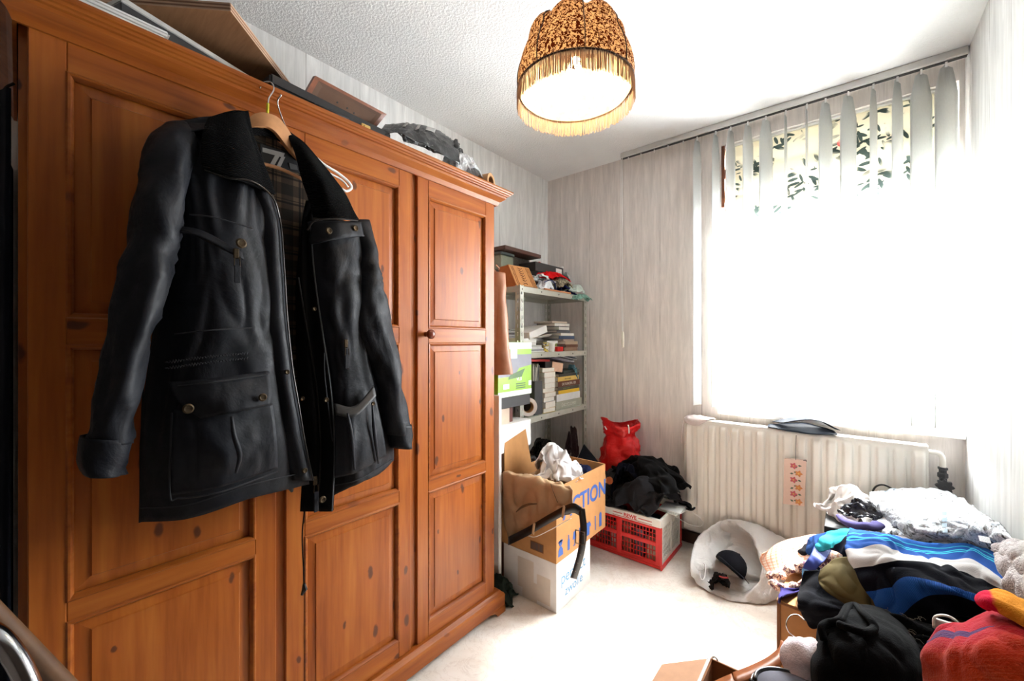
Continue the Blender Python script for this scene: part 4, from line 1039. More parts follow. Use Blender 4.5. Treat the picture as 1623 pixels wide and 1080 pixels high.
# --- books
PAPER = plain('page_block', (.78,.75,.68), .85, vary=.05, scale=60)
BK = {}
def cover(c, r=.5):
    k = 'cover_'+('%02x%02x%02x' % tuple(int(x*255) for x in c)) 
    if k not in BK: BK[k] = plain('book_cover_%d' % len(BK), c, r, vary=.08)
    return BK[k]
def book(c, size, z, col, label, group, rz=0.0, tilt=None, spine='+x', name='book', cat='book'):
    """flat-lying book: c (x,y) centre; size (x,y,thickness)"""
    sx, sy, t = size; hx, hy = sx/2, sy/2
    th = thing(name, (c[0], c[1], z), label, cat, group)
    M = Euler(tilt if tilt else (0, 0, rz)).to_matrix()
    def put(mb):
        for v in mb.b.verts: v.co = V((c[0], c[1], z))+M@v.co
        return mb
    m = cover(col); k = min(.002, t*.15)
    put(MB().box(-hx, hx, -hy, hy, 0, k)).build('cover', m, th)
    put(MB().box(-hx, hx, -hy, hy, t-k, t)).build('cover', m, th)
    if spine == '+x': sp = (hx-k, hx, -hy, hy)
    elif spine == '-y': sp = (-hx, hx, -hy, -hy+k)
    else: sp = (-hx, -hx+k, -hy, hy)
    put(MB().box(sp[0], sp[1], sp[2], sp[3], k, t-k)).build('spine', m, th)
    e = .003
    put(MB().box(-hx+e, hx-e, -hy+e, hy-e, k, t-k)).build('pages', PAPER, th)
    return th
def sbox(x0, x1, y0, y1, z0, z1, mat, name, label, cat, group=None, bev=.002, rot=None, lid=None):
    b = thing(name, ((x0+x1)/2, (y0+y1)/2, z0), label, cat, group)
    zl = z1 if lid is None else z1-lid
    MB().box(x0, x1, y0, y1, z0, zl, bev, rot=rot, piv=((x0+x1)/2, (y0+y1)/2, z0)).build('body', mat, b)
    if lid: MB().box(x0-.002, x1+.002, y0-.002, y1+.002, zl+.0003, z1, bev, rot=rot, piv=((x0+x1)/2, (y0+y1)/2, z0)).build('lid', mat, b)
    return b
# second shelf (z 1.225)
z = 1.2255
G = 'loose stack on the second shelf'
M_wb = plain('white_card_box', (.78,.77,.74), .6, vary=.04)
sbox(-1.80, -1.56, 1.94, 2.14, z+.044, z+.088, M_wb, 'storage_box', 'closed white box, lower of two white boxes on the second shelf', 'box', lid=.03)
for i in range(5):
    tag(MB().box(-1.80+.004*i, -1.53-.006*(i % 2), 1.935+.005*i, 2.20-.01*i, z+.0088*i, z+.0088*i+.0082, .001, rot=(0,0,.02*(i-2))).build('magazine', cover([(.75,.74,.72),(.30,.31,.34),(.72,.71,.70),(.78,.77,.75),(.55,.53,.50)][i])), ['white magazine lowest under the closed white box','dark grey magazine second from the bottom under the closed white box','pale grey magazine in the middle under the closed white box','bright white magazine second from the top under the closed white box','tan-grey magazine directly under the closed white box'][i], 'magazine', 'magazines under the white box')
tb = sbox(-1.74, -1.555, 2.05, 2.27, z+.105, z+.153, M_wb, 'storage_box', 'white box lying tilted on papers, upper of two white boxes on the second shelf', 'box', rot=(R(14), 0, R(4)))
for i in range(4):
    tag(MB().box(-1.79+.01*i, -1.56, 2.02+.02*i, 2.28+.02*i, z+.0895+.005*i, z+.0935+.005*i, .0008, rot=(R(3+i), 0, R(3*i-4))).build('envelope', cover([(.20,.18,.16),(.55,.48,.40),(.42,.40,.38),(.62,.58,.52)][i])), ['dark brown envelope lowest under the tilted white box','tan envelope second lowest under the tilted white box','grey-brown envelope third under the tilted white box','light cream envelope directly under the tilted white box'][i], 'envelope', 'envelopes under the tilted white box')
for i in range(5):
    tag(MB().box(-1.85, -1.66, 1.93+.01*i, 2.20+.01*(i%3), z+.090+.012*i, z+.100+.012*i, .001, rot=(0,0,.05*(i-2))).build('notebook', cover([(.45,.45,.46),(.62,.62,.62),(.15,.15,.16),(.5,.5,.5),(.33,.32,.30)][i])), ['mid-grey notebook lowest behind the tilted white box','light grey notebook second behind the tilted white box','black notebook third behind the tilted white box','grey notebook fourth behind the tilted white box','dark taupe notebook topmost behind the tilted white box'][i], 'notebook', 'notebooks at the rear of the second shelf')
stk = [((-1.62,2.29),(.17,.15,.018),(.16,.22,.06)),((-1.62,2.30),(.17,.16,.015),(.60,.45,.32)),((-1.63,2.30),(.16,.15,.02),(.20,.24,.05)),((-1.63,2.30),(.17,.15,.017),(.70,.68,.64))]
zz = z
for i, (c, s_, col) in enumerate(stk):
    book(c, s_, zz, col, ['olive green book at the bottom of the stack beside the mug','tan paperback second from the bottom beside the mug','dark green book third in the stack beside the mug','pale book topmost of the stack beside the mug'][i], 'book stack behind the mug', .03*i); zz += s_[2]+.0006
stk = [(.13,.026,(.28,.17,.11),'brown book at the bottom right end of the second shelf'),(.13,.020,(.16,.07,.04),'dark brown book second from the bottom at the right end'),(.15,.022,(.40,.29,.20),'tan-brown book third from the bottom at the right end'),(.14,.014,(.50,.38,.28),'light brown book fourth from the bottom at the right end'),(.15,.022,(.05,.08,.16),'navy book in the middle of the right-hand stack'),(.14,.020,(.42,.42,.42),'grey book above the navy one in the right-hand stack'),(.15,.018,(.10,.10,.11),'charcoal book in the upper right-hand stack'),(.13,.024,(.025,.025,.03),'thick black book in the upper right-hand stack'),(.14,.022,(.03,.03,.04),'second black book near the top of the right-hand stack'),(.15,.012,(.62,.48,.36),'beige paperback topmost of the right-hand stack')]
zz = z
for i, (w_, t_, col, lab) in enumerate(stk):
    book((-1.60+.010*((i*7) % 3-1), 2.53-.018*i+.01*(i % 2)), (.16, w_+.03, t_), zz, col, lab, 'right-hand book stack on the second shelf', .06*((i*5) % 4-1.5), spine='-x' if i in (5, 7, 8) else '+x'); zz += t_+.0006
def cup(c, r0, r1, h, mat, name, label, cat, lid=None, handle=False):
    t = thing(name, c, label, cat)
    MB().lathe([(0,0),(r0,0),(r1,h),(r1-.003,h),(r0-.003,.004),(0,.004)], c, 20).build('body', mat, t, 40)
    if lid: MB().lathe([(0,h+.0005),(r1+.002,h+.0005),(r1+.002,h+.008),(0,h+.009)], c, 20).build('lid', lid, t, 40)
    if handle: MB().tube([V(c)+V((0, r0, h*.2)), V(c)+V((0, r0+.016, h*.4)), V(c)+V((0, r0+.016, h*.7)), V(c)+V((0, r0, h*.85))], .003, 6).build('handle', mat, t, True)
    return t
g = NG('mug_print', .35); v = g.coord(); g.col(g.ramp(g.noise(v, 55, 2, .5), [(.35, (.75,.72,.62)), (.48, (.10,.08,.07)), (.55, (.75,.55,.10)), (.66, (.15,.25,.20))], 'CONSTANT')); M_mug = g.m
cup((-1.53, 2.205, z), .020, .024, .062, M_mug, 'mug', 'small mug with colourful print at the front of the second shelf', 'mug', handle=True)
cup((-1.535, 2.275, z), .022, .028, .052, plain('white_tub', (.75,.72,.68), .5), 'tub', 'white plastic tub right of the printed mug', 'tub', lid=M_frame)
sbox(-1.555, -1.515, 2.325, 2.395, z, z+.032, plain('red_gloss', (.65,.012,.012), .3), 'tin', 'small red tin at the front edge of the second shelf', 'tin')
sbox(-1.60, -1.502, 1.98, 2.19, z-.0, z+.0065, plain('orange_card', (.62,.22,.10), .6), 'folder', 'orange folder sticking out over the second shelf lip', 'folder', bev=.001) if False else None
# third shelf (z .826)
z = .8265
tag(MB().box(-1.70, -1.52, 1.96, 2.24, 1.165, 1.180, .002, rot=(R(-2),0,0)).build('folder', plain('red_folder', (.42,.02,.02), .5)), 'dark red folder directly under the second shelf', 'folder')
stk = [(.030,(.62,.42,.04),'yellow-edged book at the bottom of the middle pile'),(.040,(.62,.52,.42),'cream thick book second in the middle pile'),(.030,(.36,.38,.41),'grey-blue book third in the middle pile'),(.030,(.60,.46,.34),'peach book fourth in the middle pile'),(.028,(.66,.50,.40),'pinkish book fifth in the middle pile'),(.034,(.70,.62,.56),'cream book with a curled cover in the middle pile'),(.034,(.74,.70,.62),'white book near the top of the middle pile'),(.036,(.60,.42,.32),'salmon book near the top of the middle pile'),(.026,(.62,.55,.42),'pale book topmost of the middle pile')]
zz = z
for i, (t_, col, lab) in enumerate(stk):
    book((-1.60+.006*(i % 2), 2.235-.005*(i % 3)), (.17, .13, t_), zz, col, lab, 'middle book pile on the third shelf', .04*((i*3) % 4-1.5), spine='-x'); zz += t_+.0006
stk = [(.055,(.33,.33,.26),.33,'thick grey-green book with pale lettering, lowest of the long pile'),(.048,(.74,.76,.76),.30,'thick white book second in the long pile'),(.024,(.72,.45,.02),.27,'bright yellow book in the long pile'),(.024,(.08,.075,.055),.27,'black book with green lettering in the long pile'),(.038,(.13,.035,.018),.28,'dark red-brown book with white title in the long pile'),(.030,(.72,.50,.12),.27,'pale yellow book upper in the long pile'),(.020,(.04,.035,.03),.26,'black book topmost of the long pile')]
zz = z
LP_ = []
for i, (t_, col, L_, lab) in enumerate(stk):
    LP_.append((book((-1.595, 2.485-.008*(i % 2)), (.15, L_, t_), zz, col, lab, 'long book pile on the third shelf', .02*((i*3) % 3-1)), zz, t_)); zz += t_+.0006
def text_mesh(s, size, mat, parent, org, ux, uy, depth=.0006, name='lettering', shear=0.0, align='LEFT', bold=0.0):
    cu = bpy.data.curves.new('txt', 'FONT'); cu.body = s; cu.size = size; cu.extrude = depth/2; cu.align_x = align; cu.shear = shear; cu.offset = bold
    to = bpy.data.objects.new('txt', cu); COL.objects.link(to)
    dg = bpy.context.evaluated_depsgraph_get(); me = bpy.data.meshes.new_from_object(to.evaluated_get(dg))
    bpy.data.objects.remove(to); bpy.data.curves.remove(cu)
    mb = MB(); mb.b.from_mesh(me); bpy.data.meshes.remove(me)
    ux = V(ux).normalized(); uy = V(uy).normalized(); n = ux.cross(uy)
    for v in mb.b.verts: v.co = V(org)+ux*v.co.x+uy*v.co.y+n*v.co.z
    return mb.build(name, mat, parent)
M_ink = {k: plain('ink_'+k, c, .6) for k, c in {'white': (.75,.72,.66), 'green': (.25,.32,.12), 'pale': (.62,.62,.55), 'dark': (.06,.05,.04)}.items()}
text_mesh('DE EUROPA 100', .026, M_ink['white'], LP_[4][0], (-1.5185, 2.385, LP_[4][1]+.009), (0,1,0), (0,0,1))
text_mesh('ENCYCLOPEDIE', .030, M_ink['pale'], LP_[0][0], (-1.5185, 2.38, LP_[0][1]+.016), (0,1,0), (0,0,1))
text_mesh('boeken lezen', .016, M_ink['green'], LP_[3][0], (-1.5185, 2.40, LP_[3][1]+.006), (0,1,0), (0,0,1))
text_mesh('leven en werk', .014, M_ink['dark'], LP_[5][0], (-1.5185, 2.42, LP_[5][1]+.010), (0,1,0), (0,0,1))
# upper untidy things on that shelf
mf = thing('magazine_file', (-1.60, 2.11, z), 'dark grey magazine file holding thin booklets on the third shelf', 'file')
M_dg = plain('dark_grey_card', (.06,.06,.065), .6)
MB().box(-1.69, -1.52, 2.070, 2.155, z, z+.215, .002).build('body', M_dg, mf)
for i in range(5):
    tag(MB().box(-1.68, -1.535, 2.076+.014*i, 2.083+.014*i, z+.216, z+.325-.012*(i % 3), .0006, rot=(R(-2*i),0,0)).build('booklet', cover([(.55,.53,.48),(.20,.20,.19),(.62,.60,.55),(.35,.34,.30),(.12,.12,.12)][i])), ['cream booklet leftmost in the magazine file','dark booklet second in the magazine file','pale booklet in the middle of the magazine file','olive-grey booklet fourth in the magazine file','black booklet rightmost in the magazine file'][i], 'booklet', 'booklets in the magazine file')
sbox(-1.71, -1.53, 2.20, 2.35, z+.275, z+.335, M_black, 'box', 'black box under the tilted papers on the third shelf', 'box')
sbox(-1.555, -1.520, 2.275, 2.385, z+.262, z+.325, plain('peach_card', (.66,.42,.29), .7), 'card_box', 'small plain peach cardboard box tilted on the long book pile', 'box', rot=(R(-9), 0, R(-8)))
for i in range(6):
    tag(MB().box(-1.70, -1.53, 2.27+.01*i, 2.56+.012*i, z+.335+.007*i, z+.339+.007*i, .0006, rot=(R(-9), 0, R(4*(i % 3)-4))).build('paper_sheet', cover([(.30,.28,.34),(.60,.58,.62),(.08,.08,.09),(.55,.56,.58),(.05,.06,.10),(.65,.66,.68)][i])), ['mauve-grey folder lowest in the tilted sheaf','pale lilac paper second in the tilted sheaf','black folder third in the tilted sheaf','light grey paper fourth in the tilted sheaf','navy folder fifth in the tilted sheaf','white paper topmost in the tilted sheaf'][i], 'paper', 'tilted sheaf on the third shelf')
bo = cloth_heap('plastic_bag', V((-1.55, 2.60, z+.235)), (.05, .075, .065), 1, plain('blue_plastic_film', (.12,.27,.33), .25, vary=.4), sub=0); tag(bo, 'crumpled blue plastic bag at the right end of the third shelf', 'bag')
tag(MB().box(-1.66, -1.53, 2.42, 2.64, z+.242, z+.262, .002).build('notebook', cover((.05,.06,.05))), 'black notebook under the crumpled blue plastic bag', 'notebook')
jr = thing('tape_roll', (-1.53, 2.03, z), 'roll of clear packing tape standing at the front of the third shelf', 'tape')
MB().lathe([(.036,-.024),(.058,-.024),(.058,.024),(.036,.024),(.036,-.024)], (-1.545, 2.025, z+.060), 26, axis=V((.75,-.5,0))).build('tape', plain('packing_tape', (.72,.62,.58), .25, vary=.06), jr, 30)
MB().lathe([(.032,-.024),(.0355,-.024),(.0355,.024),(.032,.024),(.032,-.024)], (-1.545, 2.025, z+.060), 26, axis=V((.75,-.5,0))).build('core', M_kraft, jr, 30)
# top shelf (z 1.625)
z = 1.6255
M_bs = plain('basket_weave_brown', '#b06a35', .6, vary=.2, scale=60)
nb = thing('napkin_holder', (-1.60, 1.99, z), 'carved light wooden box with sloping panel on the top shelf', 'box')
# sloping carved panel facing the room and its side
pa = [V((-1.545, 1.925, z)), V((-1.505, 2.085, z)), V((-1.560, 2.060, z+.135)), V((-1.600, 1.905, z+.140))]
M_lw = plain('light_carved_wood', '#c98a4e', .5, vary=.12, scale=40); M_lwd = plain('light_wood_side', '#a8602c', .5, vary=.12, scale=40)
MB().prism(pa, V((-.012, .004, 0))).build('carved_panel', M_lw, nb)
MB().prism([V((-1.548, 1.925, z)), V((-1.68, 1.895, z)), V((-1.66, 1.895, z+.13)), V((-1.603, 1.907, z+.138))], V((.003, .010, 0))).build('side_panel', M_lwd, nb)
MB().box(-1.68, -1.56, 1.91, 2.04, z, z+.008, .002).build('base', M_lwd, nb)
M_carve = plain('carving_dark', '#5a2f14', .7)
def onp(u, w): a = pa[0]+(pa[1]-pa[0])*u; b = pa[3]+(pa[2]-pa[3])*u; return a+(b-a)*w+V((.002, -.001, 0))
for u in (.10, .17, .80, .87, .94): MB().tube([onp(u+.01*sin(k*1.3), .08+.86*k/14) for k in range(15)], .0011, 5).build('carved_line', M_carve, nb)
for w_ in (.06, .03): MB().tube([onp(.04, w_), onp(.96, w_)], .0011, 5).build('carved_line', M_carve, nb)
for k in range(6):
    w0 = .3+.11*k
    MB().tube([onp(.40, w0+.06), onp(.5, w0), onp(.60, w0+.06)], .0016, 5).build('carved_leaf', M_carve, nb)
MB().tube([onp(.36+.02*0, .14), onp(.42, .20), onp(.52, .20), onp(.56, .15)], .0018, 5).build('carved_leaf', M_carve, nb)
M_tray = plain('dark_brown_board', '#4a2718', .45, vary=.15)
M_tub = plain('storage_tub_olive_plastic', (.22,.24,.17), .35, vary=.15)
for i in range(2):
    tb_ = thing('storage_tub', (-1.75, 1.98, z+.118*i), ['translucent olive plastic tub, lower of two at the left end of the top shelf', 'translucent olive plastic tub, upper of two at the left end of the top shelf'][i], 'tub', 'olive tubs on the top shelf')
    MB().box(-1.83, -1.67, 1.915, 2.045, z+.118*i, z+.118*i+.098, .006).build('body', M_tub, tb_)
    MB().box(-1.835, -1.665, 1.91, 2.05, z+.118*i+.0985, z+.118*i+.116, .004).build('lid', plain('tub_lid_dark', (.07,.085,.08), .4), tb_)
tag(MB().box(-1.85, -1.62, 1.90, 2.28, z+.2365, z+.262, .003).build('wooden_board', M_tray), 'dark brown board lying across the plastic tubs on the top shelf', 'board')
sbox(-1.85, -1.72, 2.09, 2.28, z, z+.235, plain('dark_glass_pattern', (.06,.05,.04), .4, vary=.6, scale=80), 'box', 'dark patterned box under the right end of the brown board', 'box')
sbox(-1.72, -1.58, 2.16, 2.50, z+.135, z+.195, plain('black_box_card', (.03,.03,.032), .4), 'flat_box', 'flat black box with a white label on the top shelf', 'box')
quad('label', [V((-1.579, 2.40, z+.148)), V((-1.579, 2.475, z+.148)), V((-1.579, 2.475, z+.182)), V((-1.579, 2.40, z+.182))], M_wb, bpy.data.objects['flat_box.001'] if 'flat_box.001' in bpy.data.objects else None, .0008)
sbox(-1.74, -1.60, 2.14, 2.44, z, z+.10, plain('hidden_grey_box', (.20,.19,.18), .7), 'box', 'grey box underneath the red cloth on the top shelf', 'box')
def heap(name, c, r, seed, mat, label, cat, flat=None, amp=.2, scale=2.6, sub=5, rot=0., group=None, k=None, ss=None):
    big = max(r) > .1
    o = cloth_heap(name, c, (r[0]*1.12, r[1]*1.12, r[2]), (seed % 3 if k is None else k), mat, None, rot or (seed*1.3) % 6.28 if r[0] == r[1] else rot, flat, (1 if big else 0) if ss is None else ss, .002)
    return tag(o, label, cat, group)
heap('cloth', (-1.57, 2.34, z+.115), (.05, .17, .035), 21, fabric('red_cloth', (.62,.008,.010)), 'bright red cloth bunched on the top shelf', 'cloth', amp=.25)
heap('cloth', (-1.55, 2.25, z+.085), (.04, .12, .024), 22, fabric('white_cloth', (.72,.74,.74)), 'white cloth bunched under the red cloth', 'cloth', amp=.25)
heap('cloth', (-1.545, 2.20, z+.040), (.045, .10, .040), 23, fabric('white_blue_cloth', (.76,.77,.80)), 'white cloth with a navy stripe at the front of the top shelf', 'cloth', z, amp=.2)
MB().tube(crl([V((-1.50, 2.15, z+.05)), V((-1.492, 2.20, z+.068)), V((-1.492, 2.25, z+.055)), V((-1.495, 2.28, z+.015))], 16), .004, 6).build('stripe', plain('navy_band', (.01,.02,.09), .8), bpy.data.objects['cloth.002'] if 'cloth.002' in bpy.data.objects else None)
heap('cloth', (-1.56, 2.43, z+.080), (.05, .09, .045), 24, plain('multicolour_knit', (.35,.30,.20), .9, vary=.9, scale=60), 'multicoloured patterned scarf on the top shelf', 'scarf', amp=.3)
heap('cloth', (-1.56, 2.53, z+.032), (.06, .13, .030), 25, fabric('navy_cloth_shelf', (.008,.016,.085)), 'navy blue cloth at the right end of the top shelf', 'cloth', z, amp=.2)
heap('plastic_bag', (-1.545, 2.58, z+.052), (.06, .13, .035), 26, plain('pale_green_film', (.55,.64,.58), .3, vary=.2), 'pale green plastic bag spilling over the right end of the top shelf', 'bag', amp=.3)
heap('cloth', (-1.485, 2.60, z-.012), (.02, .12, .026), 27, plain('green_white_film', (.14,.30,.24), .4, vary=.8, scale=30), 'green and white wrapper hanging over the top shelf lip', 'wrapper', amp=.25)
heap('plastic_bag', (-1.62, 2.60, z+.12), (.06, .07, .055), 28, M_clear, 'crumpled clear cellophane at the back right of the top shelf', 'bag', amp=.35)
tag(MB().tube([V((-1.60, 2.50, z+.06)), V((-1.60, 2.51, z+.21))], .013, 12).build('paper_tube', M_wb, None, True), 'short white tube standing beside the flat black box', 'tube')
tag(MB().tube([V((-1.66, 2.31, z+.196)), V((-1.66, 2.315, z+.222))], .010, 8).build('bottle_cap', _pl['red_gloss'], None, True), 'small red cap on the flat black box', 'cap')
tag(MB().box(-1.52, -1.490, 2.14, 2.46, z+.0005, z+.010, .002).build('wooden_lath', plain('lath', '#c07f55', .6)), 'thin light wooden lath along the top shelf edge', 'lath')
# bottom part of the unit: bags
heap('bin_bag', (-1.64, 2.40, .53), (.12, .14, .10), 31, M_pbag, 'crumpled black bin bag on the fourth shelf', 'bag', .4305, amp=.3)
heap('bin_bag', (-1.58, 2.61, .55), (.06, .055, .12), 32, plain('maroon_bag', (.02,.006,.008), .4), 'dark maroon bag at the right end of the fourth shelf', 'bag', .4305, amp=.2)
heap('bin_bag', (-1.66, 2.12, .50), (.12, .13, .07), 33, M_pbag, 'crumpled black bin bag at the left of the fourth shelf', 'bag', .4305, amp=.3)
# ================================================================== beside the wardrobe: hanging brown jacket, stacked boxes
rows = []
M_tan = plain('tan_leather', (0.36, 0.155, 0.080), .5, vary=.18, scale=12)
bj = thing('leather_jacket', (-1.36, 1.53, 1.1), 'tan brown leather jacket hanging on the end of the wardrobe', 'jacket')
sec = [(772,796,432),(770,799,455),(768,801,490),(770,803,530),(772,805,560),(774,809,585),(775,810,594)]
ring = []
n = 24
for a, b, py in sec:
    L_, R_ = PY(a, py, 1.535), PY(b, py, 1.535); c = (L_+R_)/2; h = (R_-L_)/2
    ring.append([c+h*cos(2*pi*k/n)+V((0, .045, 0))*sin(2*pi*k/n) for k in range(n)])
cols = [crl([r[k] for r in ring], 44) for k in range(n)]
gg = [[cols[k][i]+V((.006*noise.noise(cols[k][i]*14), .012*folds(cols[k][i]*V((1,1,.5)) if 0 else V((cols[k][i].x, cols[k][i].y, cols[k][i].z*.5)), 9)-.005, 0)) for k in range(n)] for i in range(44)]
uvgrid('sleeve', gg, M_tan, bj, .003, closed=True)
rows = [[PY(772,425,1.50), PY(785,424,1.50), PY(795,434,1.52)], [PY(768,470,1.50), PY(782,480,1.485), PY(793,480,1.50)], [PY(765,545,1.50), PY(782,545,1.485), PY(790,560,1.50)]]
rows = [[V((p.x-.02, max(p.y, 1.475), p.z)) for p in r] for r in rows]
uvgrid('front_panel', patch(rows, 16, 20), M_tan, bj, .003)
MB().tube([PY(790,428,1.535), PY(791,425,1.50), PY(786,420,1.47)], .003, 6).build('hanging_loop', M_tan, bj)
# white board standing between wardrobe and cartons
tag(MB().box(-1.72, -1.385, 1.575, 1.597, .002, 1.015, .003).build('white_board', plain('white_melamine', (.78,.78,.76), .4, vary=.03)), 'tall white melamine board standing on edge right of the wardrobe', 'board')
# supports: plain carton with folders on it
M_card = plain('cardboard_brown', '#b5824f', .85, vary=.08, scale=20)
M_cardp = plain('cardboard_pinkish', '#c49878', .85, vary=.07, scale=20)
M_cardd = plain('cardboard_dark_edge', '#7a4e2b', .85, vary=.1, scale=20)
sbox(-1.83, -1.45, 1.61, 1.885, .002, .695, M_cardp, 'carton', 'tall plain cardboard carton standing behind the two printed boxes', 'carton')
wb2 = sbox(-1.80, -1.415, 1.60, 1.890, .697, .845, M_wb, 'storage_box', 'white box on the tall carton right of the wardrobe, below the green box', 'box')
for i, (x0, x1, y0, y1, c_, lab) in enumerate(((-1.60,-1.44,1.605,1.725,(.60,.47,.36),'beige book block standing under the dark box'),(-1.60,-1.45,1.727,1.765,(.11,.022,.012),'dark red-brown book standing under the dark box'))):
    b = thing('book', ((x0+x1)/2, (y0+y1)/2, .8455), lab, 'book', 'books under the dark box')
    MB().box(x0, x1, y0, y0+.003, .8455, .929).build('cover', cover(c_), b); MB().box(x0, x1, y1-.003, y1, .8455, .929).build('cover', cover(c_), b)
    MB().box(x1-.003, x1, y0+.003, y1-.003, .8455, .929).build('spine', cover(c_), b); MB().box(x0+.004, x1-.003, y0+.003, y1-.003, .849, .926).build('pages', PAPER, b)
sbox(-1.70, -1.432, 1.612, 1.905, .9295, .990, plain('charcoal_card', (.035,.034,.034), .6), 'flat_box', 'charcoal flat box directly under the green box', 'box')
gb = thing('product_box', (-1.56, 1.77, .9905), 'green and white printed carton with grey appliance picture beside the shelf', 'box')
M_lime = plain('lime_green_print', (.26,.50,.02), .4, vary=.05); M_gw = plain('white_print', (.80,.83,.85), .4, vary=.03); M_gg = plain('appliance_grey_print', (.20,.20,.24), .45, vary=.12)
MB().box(-1.68, -1.430, 1.618, 1.915, .9905, 1.29, .002).build('body', M_lime, gb)
def decal(y0, y1, z0, z1, mat, nm='print', x=-1.4298, pts=None):
    p = pts or [(y0,z0),(y1,z0),(y1,z1),(y0,z1)]
    MB().prism([V((x, a, b)) for a, b in p], (.0006, 0, 0)).build(nm, mat, gb)
decal(1.62, 1.914, .992, 1.02, M_gw); decal(1.62, 1.914, 1.252, 1.289, M_gw)
decal(0, 0, 0, 0, M_gg, pts=[(1.62,1.10),(1.75,1.10),(1.80,1.145),(1.914,1.16),(1.914,1.222),(1.62,1.222)])
decal(0, 0, 0, 0, plain('dark_green_print', (.06,.14,.03), .45), pts=[(1.70,1.085),(1.82,1.095),(1.85,1.14),(1.72,1.11)], x=-1.4290)
decal(1.72, 1.78, 1.20, 1.288, plain('pale_blue_print', (.42,.62,.66), .4), x=-1.4288)
for k in range(3): decal(1.77, 1.855, 1.030+.012*k, 1.036+.012*k, plain('dark_green_print', (.06,.14,.03), .45))
decal(1.66, 1.71, 1.035, 1.062, M_gw, x=-1.4290); decal(1.885, 1.912, 1.04, 1.068, M_gw, x=-1.4290)
text_mesh('VLEI', .026, M_gw, gb, (-1.4294, 1.775, 1.075), (0,1,0), (0,0,1))
# ================================================================== white moving box and the printed cardboard box on it
def open_carton(name, label, x0, x1, y0, y1, z0, z1, mat, flaps=(), th=.005, closed=False, cat='carton'):
    t = thing(name, ((x0+x1)/2, (y0+y1)/2, z0), label, cat)
    MB().box(x0, x1, y0, y1, z0, z0+th).build('base', mat, t)
    MB().box(x1-th, x1, y0, y1, z0+th, z1).build('side_panel', mat, t); MB().box(x0, x0+th, y0, y1, z0+th, z1).build('side_panel', mat, t)
    MB().box(x0+th, x1-th, y0, y0+th, z0+th, z1).build('side_panel', mat, t); MB().box(x0+th, x1-th, y1-th, y1, z0+th, z1).build('side_panel', mat, t)
    for pts, d in flaps: MB().prism(pts, d).build('flap', mat, t)
    return t
M_wcard = plain('white_cardboard', (.72,.71,.69), .7, vary=.06, scale=12)
M_blue = plain('print_blue', (.035,.10,.36), .6, vary=.1); M_lblue = plain('print_light_blue', (.10,.30,.52), .6, vary=.1)
WBX = open_carton('carton', 'white cardboard box with blue lettering on the floor by the wardrobe', -1.395, -1.066, 1.625, 1.952, .002, .235, M_wcard)
MB().box(-1.39, -1.07, 1.63, 1.947, .229, .2345).build('flap', M_wcard, WBX)
M_tape = plain('packing_tape_beige', (.62,.55,.47), .35, vary=.06)
MB().box(-1.30, -1.20, 1.6243, 1.6249, .05, .20).build('tape_strip', M_tape, WBX); MB().box(-1.18, -1.10, 1.6243, 1.6249, .02, .15).build('tape_strip', M_tape, WBX)
MB().box(-1.27, -1.18, 1.6240, 1.6243, .004, .10).build('tape_strip', M_tape, WBX)
text_mesh('perfect', .082, M_lblue, WBX, (-1.0656, 1.665, .118), (0,1,0), (0,0,1)); text_mesh('zwolle', .066, M_lblue, WBX, (-1.0656, 1.70, .050), (0,1,0), (0,0,1))
x0, x1, y0, y1, z0, z1 = -1.41, -1.066, 1.625, 2.130, .2365, .596
# flaps: left one stands up behind, right side ones folded down
flp = [([V((x0, y0+.02, z1)), V((x0, y1-.25, z1)), V((x0-.01, y1-.29, z1+.20)), V((x0-.01, y0+.03, z1+.155))], (.005, 0, 0)),
       ([V((x0+.01, y1, z1)), V((x1-.01, y1, z1)), V((x1-.01, y1+.03, z1-.12)), V((x0+.01, y1+.03, z1-.12))], (0, .004, 0))]
ABX = open_carton('carton', 'open brown cardboard box printed ACTION in blue, stuffed with clothes', x0, x1, y0, y1, z0, z1, M_card, flp)
text_mesh('ACTION', .118, M_blue, ABX, (x1+.0004, 1.685, .428), (0,1,0), (0,0,1), bold=.003)
# packing icons along the bottom
def icon(y, polys):
    for poly in polys: MB().prism([V((x1+.0002, y+a*.001, .262+b*.001)) for a, b in poly], (.0008, 0, 0)).build('icon', M_blue, ABX)
ci = lambda cy, cz, r: [(cy+r*cos(2*pi*k/12), cz+r*sin(2*pi*k/12)) for k in range(12)]
icon(1.662, [ci(0, 62, 15), [(-22,0),(22,0),(18,30),(8,44),(-8,44),(-18,30)], [(-22,66),(22,66),(14,76),(-14,76)]])
icon(1.735, [[(-10,0),(10,0),(10,45),(4,58),(4,75),(-4,75),(-4,58),(-10,45)]])
icon(1.79, [[(-10,0),(10,0),(10,5),(2,5),(2,35),(18,35),(8,72),(-8,72),(-18,35),(-2,35),(-2,5),(-10,5)]])
icon(1.85, [[(-16,0),(16,0),(16,8),(3,8),(3,30),(14,38),(12,72),(-12,72),(-14,38),(-3,30),(-3,8),(-16,8)]])
icon(1.93, [[(-15,0),(15,0),(15,45),(26,38),(32,50),(15,70),(8,70),(0,64),(-8,70),(-15,70),(-32,50),(-26,38),(-15,45)]])
icon(2.01, [[(-4,0),(4,0),(4,78),(-4,78)]])
icon(2.07, [[(-14,0),(14,0),(14,70),(8,70),(8,78),(-8,78),(-8,70),(-14,70)]])
MB().box(-1.22, -1.14, 1.6240, 1.6246, .262, .305).build('barcode_label', M_cardd, ABX)
for k in range(9): MB().box(-1.215+.008*k, -1.211+.008*k, 1.6232, 1.6240, .266, .301).build('bar', M_dg, ABX)
